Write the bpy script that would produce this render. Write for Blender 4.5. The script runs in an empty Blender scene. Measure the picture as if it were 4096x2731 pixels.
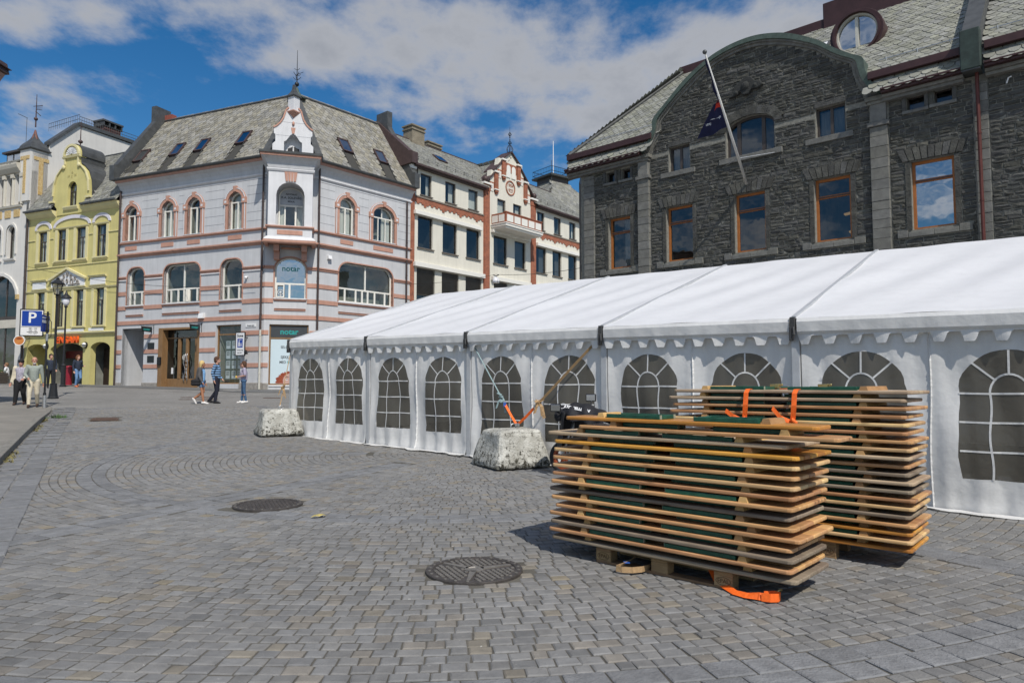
import bpy, bmesh, math, random
import numpy as np
from mathutils import Vector, Matrix
from mathutils.geometry import tessellate_polygon
R = math.radians
PI = math.pi
rnd = random.Random(7)
scene = bpy.context.scene
COL = scene.collection
# ---------------------------------------------------------------- camera
cam_d = bpy.data.cameras.new('camera')
cam = bpy.data.objects.new('camera', cam_d)
COL.objects.link(cam)
cam_d.sensor_width = 36.0
cam_d.lens = 36.0 * 2731.0 / 4096.0
cam_d.clip_end = 3000
cam.location = (0, 0, 1.5)
cam.rotation_euler = (R(90 + 3.447), 0, 0)
scene.camera = cam
# ---------------------------------------------------------------- light
SUN_AZ, SUN_EL = 25.0, 50.0            # sun stands behind the camera, to its right
SUN_ENERGY, SKY = 3.3, 0.105
sun_d = bpy.data.lights.new('sun', 'SUN')
sun_d.energy = SUN_ENERGY
sun_d.angle = R(0.5)
sun_d.color = (1.0, 0.95, 0.87)
sun = bpy.data.objects.new('sun', sun_d)
COL.objects.link(sun)
sdir = Vector((math.sin(R(SUN_AZ)) * math.cos(R(SUN_EL)), -math.cos(R(SUN_AZ)) * math.cos(R(SUN_EL)), math.sin(R(SUN_EL))))
sun.rotation_euler = sdir.to_track_quat('Z', 'Y').to_euler()
sun.location = sdir * 100
scene.view_settings.view_transform = 'Standard'
scene.view_settings.look = 'None'
scene.view_settings.exposure = 0.36
scene.view_settings.gamma = 1.0
# ---------------------------------------------------------------- sky with clouds
world = bpy.data.worlds.new('World')
scene.world = world
world.use_nodes = True
wn, wl = world.node_tree.nodes, world.node_tree.links
wn.clear()
def wnode(t, **k):
    n = wn.new(t)
    for a, b in k.items():
        setattr(n, a, b)
    return n
def wmath(op, a, b=None, c=None):
    n = wnode('ShaderNodeMath', operation=op)
    for i, x in enumerate((a, b, c)):
        if x is None: continue
        if isinstance(x, (int, float)): n.inputs[i].default_value = x
        else: wl.new(x, n.inputs[i])
    return n.outputs[0]
sky = wnode('ShaderNodeTexSky', sky_type='NISHITA')
sky.sun_disc = False
sky.sun_elevation = R(SUN_EL)
sky.sun_rotation = R(180 - SUN_AZ)
sky.air_density = 1.0
sky.dust_density = 0.2
sky.ozone_density = 2.5
hs = wnode('ShaderNodeHueSaturation')
hs.inputs['Saturation'].default_value = 1.38
hs.inputs['Value'].default_value = 0.74
wl.new(sky.outputs[0], hs.inputs['Color'])
bg1 = wnode('ShaderNodeBackground'); bg1.inputs[1].default_value = SKY
wl.new(hs.outputs[0], bg1.inputs[0])
tc = wnode('ShaderNodeTexCoord')
sep = wnode('ShaderNodeSeparateXYZ'); wl.new(tc.outputs['Generated'], sep.inputs[0])
zc = wmath('MAXIMUM', sep.outputs[2], 0.02)
yc = wmath('MAXIMUM', sep.outputs[1], 0.05)
ca = wmath('DIVIDE', sep.outputs[0], yc)           # bearing and height of a sky direction
cb = wmath('DIVIDE', sep.outputs[2], yc)
zz = wmath('ADD', zc, 0.12)
comb = wnode('ShaderNodeCombineXYZ')
wl.new(wmath('DIVIDE', sep.outputs[0], zz), comb.inputs[0])
wl.new(wmath('DIVIDE', sep.outputs[1], zz), comb.inputs[1])
n1 = wnode('ShaderNodeTexNoise'); n1.inputs['Scale'].default_value = 2.1; n1.inputs['Detail'].default_value = 8; n1.inputs['Roughness'].default_value = 0.56; n1.inputs['Distortion'].default_value = 0.25
mp = wnode('ShaderNodeMapping'); mp.inputs['Location'].default_value = (3.1, 1.7, 0.4); mp.inputs['Scale'].default_value = (1.0, 0.75, 1)
wl.new(comb.outputs[0], mp.inputs[0]); wl.new(mp.outputs[0], n1.inputs['Vector'])
n2 = wnode('ShaderNodeTexNoise'); n2.inputs['Scale'].default_value = 7.5; n2.inputs['Detail'].default_value = 7; n2.inputs['Roughness'].default_value = 0.6
wl.new(mp.outputs[0], n2.inputs['Vector'])
def dxy(x, y):                                       # bearing/height of a place in the sky
    b = (784 - y) / 1568.0; th = R(3.447)
    fy = math.cos(th) - b * math.sin(th); fz = math.sin(th) + b * math.cos(th)
    return (x - 1176) / 1568.0 / fy, fz / fy
CLOUDS = [(100, 30, 420, 70, 0.34), (620, 10, 380, 60, 0.30), (90, 230, 170, 85, 0.30), (330, 180, 160, 50, 0.24), (730, 135, 180, 55, 0.34), (1000, 60, 230, 80, 0.27),
          (1060, 170, 120, 75, 0.22), (1330, 90, 300, 150, 0.28), (1480, 210, 190, 70, 0.26), (1620, 130, 210, 90, 0.36), (1290, 290, 160, 90, 0.15), (970, 230, 110, 40, 0.20), (845, 240, 50, 25, 0.16),
          (1790, 60, 130, 80, 0.46), (1120, 330, 80, 40, 0.10), (100, 330, 200, 40, 0.16), (430, 250, 60, 40, 0.06), (2100, 50, 300, 200, 0.25),
          (60, 135, 260, 24, -0.30), (400, 120, 130, 55, -0.10), (500, 265, 100, 90, -0.16), (720, 255, 170, 60, -0.22), (600, 90, 60, 40, -0.10), (950, 205, 60, 40, -0.10), (1650, 25, 70, 22, -0.22), (1180, 230, 60, 60, -0.06)]
acc = None
for (x, y, sx, sy, w) in CLOUDS:
    a0, b0 = dxy(x, y); sa, sb = sx / 1568.0, sy / 1568.0
    da = wmath('DIVIDE', wmath('SUBTRACT', ca, a0), sa)
    db = wmath('DIVIDE', wmath('SUBTRACT', cb, b0), sb)
    e = wmath('EXPONENT', wmath('MULTIPLY', wmath('ADD', wmath('MULTIPLY', da, da), wmath('MULTIPLY', db, db)), -0.7))
    g = wmath('MULTIPLY', e, w)
    acc = g if acc is None else wmath('ADD', acc, g)
front = wmath('GREATER_THAN', sep.outputs[1], 0.06)
acc = wmath('MULTIPLY', acc, front)
# unseen broken cloud added overhead and behind the viewer for neutral fill
over = wmath('MULTIPLY', wmath('MAXIMUM', wmath('GREATER_THAN', sep.outputs[2], 0.60), wmath('SUBTRACT', 1.0, front)), 0.16)
dens = wmath('ADD', wmath('ADD', wmath('MULTIPLY', n1.outputs[0], 1.1), wmath('MULTIPLY', n2.outputs[0], 0.75)), wmath('ADD', wmath('MULTIPLY', acc, 0.72), over))
ramp = wnode('ShaderNodeMapRange', interpolation_type='SMOOTHSTEP')
ramp.inputs[1].default_value = 0.97; ramp.inputs[2].default_value = 1.36
wl.new(dens, ramp.inputs[0])
crp = wnode('ShaderNodeValToRGB')
crp.color_ramp.elements[0].position = 0.60; crp.color_ramp.elements[0].color = (0.57, 0.58, 0.61, 1)
crp.color_ramp.elements[1].position = 1.0; crp.color_ramp.elements[1].color = (0.30, 0.32, 0.36, 1)
wl.new(wmath('ADD', wmath('MULTIPLY', dens, 0.53), wmath('MULTIPLY', n2.outputs[0], 0.10)), crp.inputs[0])
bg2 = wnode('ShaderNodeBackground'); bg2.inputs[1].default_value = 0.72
# unseen clouds behind the viewer, brightened to add fill light
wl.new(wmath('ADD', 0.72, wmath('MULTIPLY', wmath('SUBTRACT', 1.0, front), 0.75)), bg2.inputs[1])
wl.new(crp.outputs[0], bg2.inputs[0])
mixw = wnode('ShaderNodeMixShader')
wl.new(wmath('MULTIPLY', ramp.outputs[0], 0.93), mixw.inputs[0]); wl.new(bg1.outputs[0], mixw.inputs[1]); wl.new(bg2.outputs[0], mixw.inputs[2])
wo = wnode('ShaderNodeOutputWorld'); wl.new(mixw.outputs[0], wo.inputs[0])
world.cycles.sampling_method = 'MANUAL'
world.cycles.sample_map_resolution = 512

# ---------------------------------------------------------------- materials
def mat(name, color, rough=0.8, var=0.08, scale=3.0, bump=0.0, bscale=40.0, metal=0.0, island=0.0, spec=0.4, hue=0.0, color2=None, stretch=None, coat=0.0, detail=4, streak=0.0):
    """plain painted / plastered / metal surface: base colour with mottling, optional bump and per-piece variation"""
    m = bpy.data.materials.new(name); m.use_nodes = True
    nt = m.node_tree; N, L = nt.nodes, nt.links
    b = N['Principled BSDF']
    b.inputs['Roughness'].default_value = rough; b.inputs['Metallic'].default_value = metal
    b.inputs['Specular IOR Level'].default_value = spec
    if coat: b.inputs['Coat Weight'].default_value = coat; b.inputs['Coat Roughness'].default_value = 0.15
    tcn = N.new('ShaderNodeTexCoord'); v = tcn.outputs['Object']
    if stretch:
        mpn = N.new('ShaderNodeMapping'); mpn.inputs['Scale'].default_value = stretch; L.new(v, mpn.inputs[0]); v = mpn.outputs[0]
    nz = N.new('ShaderNodeTexNoise'); nz.inputs['Scale'].default_value = scale; nz.inputs['Detail'].default_value = detail; nz.inputs['Roughness'].default_value = 0.6
    L.new(v, nz.inputs['Vector'])
    mr = N.new('ShaderNodeMapRange'); mr.inputs[1].default_value = 0.3; mr.inputs[2].default_value = 0.7
    L.new(nz.outputs[0], mr.inputs[0])
    mx = N.new('ShaderNodeMix'); mx.data_type = 'RGBA'
    c = color
    if color2:
        mx.inputs[6].default_value = (*c, 1); mx.inputs[7].default_value = (*color2, 1)
    else:
        mx.inputs[6].default_value = (*[x * (1 - var) for x in c], 1); mx.inputs[7].default_value = (*[min(1, x * (1 + var)) for x in c], 1)
    L.new(mr.outputs[0], mx.inputs[0]); out = mx.outputs[2]
    if island:
        geo = N.new('ShaderNodeNewGeometry')
        hv = N.new('ShaderNodeHueSaturation')
        ma = N.new('ShaderNodeMapRange'); ma.inputs[3].default_value = 1 - island; ma.inputs[4].default_value = 1 + island
        L.new(geo.outputs['Random Per Island'], ma.inputs[0]); L.new(ma.outputs[0], hv.inputs['Value'])
        if hue:
            wnz = N.new('ShaderNodeTexWhiteNoise'); wnz.noise_dimensions = '1D'; L.new(geo.outputs['Random Per Island'], wnz.inputs['W'])
            mb = N.new('ShaderNodeMapRange'); mb.inputs[3].default_value = 1 - hue; mb.inputs[4].default_value = 1 + hue
            L.new(wnz.outputs['Value'], mb.inputs[0]); L.new(mb.outputs[0], hv.inputs['Saturation'])
        L.new(out, hv.inputs['Color']); out = hv.outputs[0]
    if streak:                                          # rain streaks and grime
        ms_ = N.new('ShaderNodeMapping'); ms_.inputs['Scale'].default_value = (5, 5, .35); L.new(tcn.outputs['Object'], ms_.inputs[0])
        n3 = N.new('ShaderNodeTexNoise'); n3.inputs['Scale'].default_value = 1.0; n3.inputs['Detail'].default_value = 6; n3.inputs['Roughness'].default_value = .65; L.new(ms_.outputs[0], n3.inputs['Vector'])
        r3 = N.new('ShaderNodeMapRange'); r3.inputs[1].default_value = .45; r3.inputs[2].default_value = .75; r3.inputs[3].default_value = 1.0; r3.inputs[4].default_value = 1 - streak; L.new(n3.outputs[0], r3.inputs[0])
        m3 = N.new('ShaderNodeMix'); m3.data_type = 'RGBA'; m3.blend_type = 'MULTIPLY'; m3.inputs[0].default_value = 1; L.new(out, m3.inputs[6]); L.new(r3.outputs[0], m3.inputs[7]); out = m3.outputs[2]
    L.new(out, b.inputs['Base Color'])
    if bump:
        nb = N.new('ShaderNodeTexNoise'); nb.inputs['Scale'].default_value = bscale; nb.inputs['Detail'].default_value = 5
        L.new(v, nb.inputs['Vector'])
        bp = N.new('ShaderNodeBump'); bp.inputs['Strength'].default_value = bump; bp.inputs['Distance'].default_value = 0.02
        L.new(nb.outputs[0], bp.inputs['Height']); L.new(bp.outputs[0], b.inputs['Normal'])
    return m
def glass_mat(name, tint, refl, rough=0.02):
    m = bpy.data.materials.new(name); m.use_nodes = True
    nt = m.node_tree; N, L = nt.nodes, nt.links; N.clear()
    o = N.new('ShaderNodeOutputMaterial'); t = N.new('ShaderNodeBsdfTransparent'); t.inputs[0].default_value = (*tint, 1)
    g = N.new('ShaderNodeBsdfGlossy'); g.inputs['Roughness'].default_value = rough; g.inputs[0].default_value = (0.9, 0.93, 0.95, 1)
    tcn = N.new('ShaderNodeTexCoord'); nz = N.new('ShaderNodeTexNoise'); nz.inputs['Scale'].default_value = 1.3; L.new(tcn.outputs['Object'], nz.inputs['Vector'])
    bp = N.new('ShaderNodeBump'); bp.inputs['Strength'].default_value = 0.05; bp.inputs['Distance'].default_value = 0.1; L.new(nz.outputs[0], bp.inputs['Height']); L.new(bp.outputs[0], g.inputs['Normal'])
    lw = N.new('ShaderNodeLayerWeight'); lw.inputs[0].default_value = 0.5      # Schlick, the same from both sides
    p5 = N.new('ShaderNodeMath'); p5.operation = 'POWER'; p5.inputs[1].default_value = 4.0; L.new(lw.outputs['Facing'], p5.inputs[0])
    pw = N.new('ShaderNodeMath'); pw.operation = 'MULTIPLY_ADD'; pw.use_clamp = True; pw.inputs[1].default_value = 0.9; pw.inputs[2].default_value = refl + .05; L.new(p5.outputs[0], pw.inputs[0])
    mx = N.new('ShaderNodeMixShader'); L.new(pw.outputs[0], mx.inputs[0]); L.new(t.outputs[0], mx.inputs[1]); L.new(g.outputs[0], mx.inputs[2]); L.new(mx.outputs[0], o.inputs[0])
    return m

# ---------------------------------------------------------------- mesh helpers
SPLIT = dict(pink_bands='pink_band', pier_capitals='pier_capital', capital_necks='capital_neck', window_aprons='window_apron', window_sills='window_sill', plinth='plinth', oriel_trim='oriel_trim', brick_piers='brick_pier',
    brick_band='brick_band', mouldings='moulding', window_jambs='window_jamb', white_panels='white_panel', gable_caps='gable_cap', gable_panels='gable_panel', gable_brickwork='brick_step', columns='column', gold_panels='gold_panel', lintel_stones='lintel',
    maroon_fascia='fascia', eaves_cornice='eaves_cornice', pilaster_cap='pilaster_cap', gutter='gutter', string_course='string_course', rivets='rivet', tread='tread', gable_capping='gable_capping', balcony_panels='balcony_panel', awning_box='awning_box',
    gable_trim='gable_trim', hip_flashing='hip_flashing', ridge_cap='ridge_cap', snow_rail='snow_rail', snow_guards='snow_guard', gable_mouldings='gable_moulding', railing='railing', brick_parapet='brick_parapet')
class MB:
    """collects shapes; sg flips the outward depth axis so that d always points out of a facade"""
    def __init__(s, sg=1, fn=None):
        s.v = []; s.f = []; s.mi = []; s.sg = sg; s.cur = 0; s.fn = fn
    def V(s, x, d, z):
        if s.fn: x, d, z = s.fn(x, d, z)
        s.v.append((x, s.sg * d, z)); return len(s.v) - 1
    def F(s, *idx):
        s.f.append(tuple(idx)); s.mi.append(s.cur)
    def poly(s, pts):
        s.F(*[s.V(*p) for p in pts])
    def box(s, x0, x1, d0, d1, z0, z1):
        i = [s.V(x, d, z) for z in (z0, z1) for d in (d0, d1) for x in (x0, x1)]
        for q in ((0, 1, 3, 2), (4, 6, 7, 5), (0, 4, 5, 1), (2, 3, 7, 6), (0, 2, 6, 4), (1, 5, 7, 3)):
            s.F(*[i[k] for k in q])
    def hexa(s, a, b):                                # two quads (lists of 4 points) joined into a solid
        i = [s.V(*p) for p in a]; j = [s.V(*p) for p in b]
        s.F(*i[::-1]); s.F(*j)
        for k in range(4):
            s.F(i[k], i[(k + 1) % 4], j[(k + 1) % 4], j[k])
    def plate(s, outer, holes, d0, d1, back=True):
        """polygon in (x,z) with holes, from depth d0 (back) to d1 (front)"""
        loops = [outer] + list(holes)
        tris = tessellate_polygon([[Vector((p[0], p[1], 0)) for p in l] for l in loops])
        flat = [p for l in loops for p in l]
        fi = [s.V(p[0], d1, p[1]) for p in flat]
        for t in tris: s.F(*[fi[k] for k in t])
        bi = [s.V(p[0], d0, p[1]) for p in flat]
        if back:
            for t in tris: s.F(*[bi[k] for k in reversed(t)])
        o = 0
        for l in loops:
            n = len(l)
            for k in range(n):
                a, b = o + k, o + (k + 1) % n
                s.F(fi[a], fi[b], bi[b], bi[a])
            o += n
    def sheet(s, outer, d):
        tris = tessellate_polygon([[Vector((p[0], p[1], 0)) for p in outer]]); ids = [s.V(p[0], d, p[1]) for p in outer]
        for t in tris: s.F(*[ids[k] for k in t])
    def strip(s, prof, path):
        """profile [(d,z)] swept along straight/mitred path of (x,) positions -> moulding between x0 and x1"""
        x0, x1 = path
        a = [s.V(x0, d, z) for d, z in prof]; b = [s.V(x1, d, z) for d, z in prof]
        n = len(prof)
        for k in range(n):
            s.F(a[k], a[(k + 1) % n], b[(k + 1) % n], b[k])
        s.F(*a[::-1]); s.F(*b)
    def tube(s, pts, r, n=8, caps=True):
        pts = [Vector(p) for p in pts]; rs = r if isinstance(r, (list, tuple)) else [r] * len(pts)
        rings = []
        up = None
        for k, p in enumerate(pts):
            t = (pts[min(k + 1, len(pts) - 1)] - pts[max(k - 1, 0)])
            if t.length < 1e-9: t = Vector((0, 0, 1))
            t.normalize()
            if up is None:
                up = Vector((0, 0, 1)) if abs(t.z) < 0.9 else Vector((1, 0, 0))
            a = t.cross(up)
            if a.length < 1e-6: a = t.cross(Vector((0, 1, 0.1)))
            a.normalize(); b = a.cross(t).normalized(); up = b
            rings.append([s.V(*(p + (a * math.cos(2 * PI * j / n) + b * math.sin(2 * PI * j / n)) * rs[k])) for j in range(n)])
        for k in range(len(rings) - 1):
            for j in range(n):
                s.F(rings[k][j], rings[k][(j + 1) % n], rings[k + 1][(j + 1) % n], rings[k + 1][j])
        if caps:
            s.F(*rings[0][::-1]); s.F(*rings[-1])
    def lathe(s, prof, c=(0, 0, 0), n=16, a0=0, a1=2 * PI):
        """profile [(r,z)] turned about the vertical through c"""
        full = abs(a1 - a0 - 2 * PI) < 1e-6
        cnt = n if full else n + 1
        rings = []
        for r, z in prof:
            rings.append([s.V(c[0] + r * math.cos(a0 + (a1 - a0) * j / n), c[1] + r * math.sin(a0 + (a1 - a0) * j / n), c[2] + z) for j in range(cnt)])
        for k in range(len(rings) - 1):
            for j in range(n):
                jj = (j + 1) % cnt
                s.F(rings[k][j], rings[k][jj], rings[k + 1][jj], rings[k + 1][j])
        if full:
            s.F(*rings[0][::-1]); s.F(*rings[-1])
    def ball(s, c, r, n=12, m=8, sc=(1, 1, 1)):
        prof = [(max(1e-4, math.sin(PI * k / m)) , -math.cos(PI * k / m)) for k in range(m + 1)]
        rings = [[s.V(c[0] + r * sc[0] * q * math.cos(2 * PI * j / n), c[1] + r * sc[1] * q * math.sin(2 * PI * j / n), c[2] + r * sc[2] * h) for j in range(n)] for q, h in prof]
        for k in range(m):
            for j in range(n):
                s.F(rings[k][j], rings[k][(j + 1) % n], rings[k + 1][(j + 1) % n], rings[k + 1][j])
    def ribbon(s, pts, w, side, t=0.002):
        """flat strap of width w along pts; side = width direction(s)"""
        pts = [Vector(p) for p in pts]
        for k in range(len(pts) - 1):
            sd0 = Vector(side[k] if isinstance(side, list) else side).normalized() * w / 2
            sd1 = Vector(side[k + 1] if isinstance(side, list) else side).normalized() * w / 2
            tt = (pts[k + 1] - pts[k]).normalized(); n0 = tt.cross(sd0).normalized() * t
            a = [pts[k] - sd0 - n0, pts[k] + sd0 - n0, pts[k] + sd0 + n0, pts[k] - sd0 + n0]
            b = [pts[k + 1] - sd1 - n0, pts[k + 1] + sd1 - n0, pts[k + 1] + sd1 + n0, pts[k + 1] - sd1 + n0]
            s.hexa([tuple(p) for p in a], [tuple(p) for p in b])
    def pieces(s):
        """face groups that lie apart from each other"""
        n = len(s.v); par = list(range(n))
        def find(a):
            while par[a] != a: par[a] = par[par[a]]; a = par[a]
            return a
        for f in s.f:
            r0 = find(f[0])
            for i in f[1:]: par[find(i)] = r0
        used = {}
        for k, f in enumerate(s.f): used.setdefault(find(f[0]), []).append(k)
        roots = list(used); lo = []; hi = []
        for r_ in roots:
            P = np.array([s.v[i] for k in used[r_] for i in s.f[k]]); lo.append(P.min(0)); hi.append(P.max(0))
        lo, hi = np.array(lo), np.array(hi); size = (hi - lo).max(1); k = len(roots)
        gap = np.maximum(0, np.maximum(lo[:, None] - hi[None], lo[None] - hi[:, None])); near = np.sqrt((gap ** 2).sum(2)) <= np.maximum(.02, .3 * np.minimum(size[:, None], size[None]))
        grp = list(range(k))
        def fg(a):
            while grp[a] != a: a = grp[a]
            return a
        for a, b in zip(*np.nonzero(np.triu(near, 1))): grp[fg(int(a))] = fg(int(b))
        out = {}
        for a in range(k): out.setdefault(fg(a), []).extend(used[roots[a]])
        return list(out.values())
    def build(s, name, m, parent=None, **kw):
        if name in SPLIT:
            gs = s.pieces(); first = None
            if 1 < len(gs) <= 99:
                for g in gs:
                    q = MB(); q.sg = 1; mp = {}
                    for k in g:
                        for i in s.f[k]:
                            if i not in mp: mp[i] = len(q.v); q.v.append(s.v[i])
                        q.f.append(tuple(mp[i] for i in s.f[k])); q.mi.append(s.mi[k])
                    o = q.build_one(SPLIT[name], m, parent, **kw); first = first or o
                return first
        return s.build_one(name, m, parent, **kw)
    def build_one(s, name, m, parent=None, bevel=0.0, smooth=False, label=None, seg=2, recalc=True, kind=None):
        me = bpy.data.meshes.new(name)
        me.from_pydata(s.v, [], s.f)
        ms = m if isinstance(m, (list, tuple)) else [m]
        for x in ms: me.materials.append(x)
        if len(ms) > 1: me.polygons.foreach_set('material_index', s.mi)
        if recalc:
            bm = bmesh.new(); bm.from_mesh(me); bmesh.ops.recalc_face_normals(bm, faces=bm.faces); bm.to_mesh(me); bm.free()
        if smooth: me.polygons.foreach_set('use_smooth', [True] * len(me.polygons))
        me.update()
        o = bpy.data.objects.new(name, me); COL.objects.link(o)
        if parent: o.parent = parent
        if bevel:
            b = o.modifiers.new('bevel', 'BEVEL'); b.width = bevel; b.segments = seg; b.limit_method = 'ANGLE'; b.angle_limit = R(35)
        if label: o['label'] = label
        if kind: o['kind'] = kind
        return o
def tag(o, label, cat, group=None, kind=None):
    o['label'] = label; o['category'] = cat
    if group: o['group'] = group
    if kind: o['kind'] = kind
    return o
def thing(name, label, cat, loc=(0, 0, 0), rz=0.0, group=None):
    o = bpy.data.objects.new(name, None); COL.objects.link(o)
    o.empty_display_size = 0.3
    o.location = loc; o.rotation_euler = (0, 0, rz)
    return tag(o, label, cat, group)
def facade(name, label, cat, O, d, z=0.0, group=None):
    """building whose local X runs along its front"""
    return thing(name, label, cat, (O[0], O[1], z), math.atan2(d[1], d[0]), group)
def copy_tree(o, parent=None):
    c = o.copy(); COL.objects.link(c); c.parent = parent
    for ch in list(o.children): copy_tree(ch, c)
    return c
def outline(s0, s1, z0, z1, rise=0.0, kind='seg', n=10):
    if rise <= 0: return [(s0, z0), (s1, z0), (s1, z1), (s0, z1)]
    p = [(s0, z0), (s1, z0)]
    if kind == 'seg':
        mid, hw = (s0 + s1) / 2, (s1 - s0) / 2
        p += [(mid + hw * math.cos(PI * k / n), z1 - rise + rise * math.sin(PI * k / n)) for k in range(n + 1)]
    else:
        h = n // 2
        p += [(s1 - rise + rise * math.cos(PI / 2 * k / h), z1 - rise + rise * math.sin(PI / 2 * k / h)) for k in range(h + 1)]
        p += [(s0 + rise - rise * math.sin(PI / 2 * k / h), z1 - rise + rise * math.cos(PI / 2 * k / h)) for k in range(h + 1)]
    return p
def text_mesh(s, size, ext=0.004, font=None, bold=0.0, shear=0.0):
    c = bpy.data.curves.new('lettering', 'FONT'); c.body = s; c.size = size; c.extrude = ext; c.align_x = 'CENTER'; c.align_y = 'CENTER'; c.offset = bold; c.shear = shear
    c.resolution_u = 3
    o = bpy.data.objects.new('lettering', c); COL.objects.link(o)
    bpy.context.view_layer.update()
    me = bpy.data.meshes.new_from_object(o.evaluated_get(bpy.context.evaluated_depsgraph_get()))
    bpy.data.objects.remove(o); bpy.data.curves.remove(c)
    return me
def lettering(s, size, m, parent, loc, flip=1, name='lettering', ext=0.004, bold=0.0, sx=1.0, rot=None):
    """upright lettering in the local XZ plane; flip=-1 where local X runs right to left for the reader"""
    me = text_mesh(s, size, ext, bold=bold); me.materials.clear(); me.materials.append(m)
    o = bpy.data.objects.new(name, me); COL.objects.link(o); o.parent = parent; o.location = loc
    o.rotation_euler = rot if rot else ((R(90), 0, 0) if flip > 0 else (R(90), 0, R(180)))
    o.scale = (sx, 1, 1)
    return o
KN = ([-50, 5, 12, 17.4, 22.8, 28, 33, 38, 46, 60, 120, 600], [0, 0, .1, .24, .44, .66, .88, 1.13, 1.32, 1.6, 2.0, 2.0])
def gz(x, y):
    return np.interp(-.45 * x + .89 * y, KN[0], KN[1])
# ================================================================ ground
def sett_mat():
    m = mat('granite_setts', (0.176, 0.172, 0.165), rough=0.75, var=0.16, scale=9, bump=0.35, bscale=90, island=0.13, hue=0.55, detail=6)
    nt = m.node_tree; N, L = nt.nodes, nt.links
    b = N['Principled BSDF']; src = b.inputs['Base Color'].links[0].from_socket
    geo = N.new('ShaderNodeNewGeometry')
    wnz = N.new('ShaderNodeTexWhiteNoise'); wnz.noise_dimensions = '1D'; L.new(geo.outputs['Random Per Island'], wnz.inputs['W'])
    cr = N.new('ShaderNodeValToRGB'); cr.color_ramp.interpolation = 'CONSTANT'
    e = cr.color_ramp.elements
    e[0].position = 0; e[0].color = (1, 1, 1, 1); e[1].position = 0.80; e[1].color = (1.06, 1.0, 0.92, 1)
    for p, c in ((0.92, (1.08, 1.0, 0.86, 1)), (0.95, (0.80, 0.82, 0.85, 1)), (0.990, (1.18, 1.06, 0.84, 1)), (0.994, (0.75, 0.71, 0.66, 1))):
        q = e.new(p); q.color = c
    L.new(wnz.outputs['Value'], cr.inputs[0])
    mx = N.new('ShaderNodeMix'); mx.data_type = 'RGBA'; mx.blend_type = 'MULTIPLY'; mx.inputs[0].default_value = 1
    L.new(src, mx.inputs[6]); L.new(cr.outputs[0], mx.inputs[7])
    # broad patches where the square is more or less dusty
    tcn = N.new('ShaderNodeTexCoord'); nz = N.new('ShaderNodeTexNoise'); nz.inputs['Scale'].default_value = 0.35; nz.inputs['Detail'].default_value = 3; L.new(tcn.outputs['Object'], nz.inputs['Vector'])
    mr = N.new('ShaderNodeMapRange'); mr.inputs[1].default_value = .3; mr.inputs[2].default_value = .7; mr.inputs[3].default_value = .93; mr.inputs[4].default_value = 1.10; L.new(nz.outputs[0], mr.inputs[0])
    m2 = N.new('ShaderNodeMix'); m2.data_type = 'RGBA'; m2.blend_type = 'MULTIPLY'; m2.inputs[0].default_value = 1
    L.new(mx.outputs[2], m2.inputs[6]); L.new(mr.outputs[0], m2.inputs[7]); L.new(m2.outputs[2], b.inputs['Base Color'])
    # pale specks: droppings, gum and chips
    n4 = N.new('ShaderNodeTexNoise'); n4.inputs['Scale'].default_value = 26; n4.inputs['Detail'].default_value = 3; L.new(tcn.outputs['Object'], n4.inputs['Vector'])
    r4 = N.new('ShaderNodeMapRange'); r4.inputs[1].default_value = .70; r4.inputs[2].default_value = .74; L.new(n4.outputs[0], r4.inputs[0])
    n5 = N.new('ShaderNodeTexNoise'); n5.inputs['Scale'].default_value = 1.7; n5.inputs['Detail'].default_value = 2; L.new(tcn.outputs['Object'], n5.inputs['Vector'])
    r5 = N.new('ShaderNodeMapRange'); r5.inputs[1].default_value = .46; r5.inputs[2].default_value = .62; r5.inputs[4].default_value = .7; L.new(n5.outputs[0], r5.inputs[0])
    pm = N.new('ShaderNodeMath'); pm.operation = 'MULTIPLY'; L.new(r4.outputs[0], pm.inputs[0]); L.new(r5.outputs[0], pm.inputs[1])
    m6 = N.new('ShaderNodeMix'); m6.data_type = 'RGBA'; m6.inputs[7].default_value = (.42, .41, .38, 1); L.new(pm.outputs[0], m6.inputs[0]); L.new(m2.outputs[2], m6.inputs[6]); L.new(m6.outputs[2], b.inputs['Base Color'])
    return m
def far_paving_mat():
    m = bpy.data.materials.new('far_setts'); m.use_nodes = True
    nt = m.node_tree; N, L = nt.nodes, nt.links; b = N['Principled BSDF']; b.inputs['Roughness'].default_value = 0.8
    tcn = N.new('ShaderNodeTexCoord'); mpn = N.new('ShaderNodeMapping'); mpn.inputs['Rotation'].default_value = (0, 0, R(22)); L.new(tcn.outputs['Object'], mpn.inputs[0])
    br = N.new('ShaderNodeTexBrick'); br.inputs['Scale'].default_value = 1; br.inputs['Brick Width'].default_value = .16; br.inputs['Row Height'].default_value = .12; br.inputs['Mortar Size'].default_value = .008
    br.inputs['Color1'].default_value = (.185, .180, .170, 1); br.inputs['Color2'].default_value = (.225, .218, .205, 1); br.inputs['Mortar'].default_value = (.12, .11, .095, 1)
    L.new(mpn.outputs[0], br.inputs['Vector'])
    nz = N.new('ShaderNodeTexNoise'); nz.inputs['Scale'].default_value = .6; nz.inputs['Detail'].default_value = 6; L.new(tcn.outputs['Object'], nz.inputs['Vector'])
    mr = N.new('ShaderNodeMapRange'); mr.inputs[1].default_value = .3; mr.inputs[2].default_value = .7; mr.inputs[3].default_value = .85; mr.inputs[4].default_value = 1.15; L.new(nz.outputs[0], mr.inputs[0])
    mx = N.new('ShaderNodeMix'); mx.data_type = 'RGBA'; mx.blend_type = 'MULTIPLY'; mx.inputs[0].default_value = 1
    L.new(br.outputs[0], mx.inputs[6]); L.new(mr.outputs[0], mx.inputs[7]); L.new(mx.outputs[2], b.inputs['Base Color'])
    return m
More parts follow.
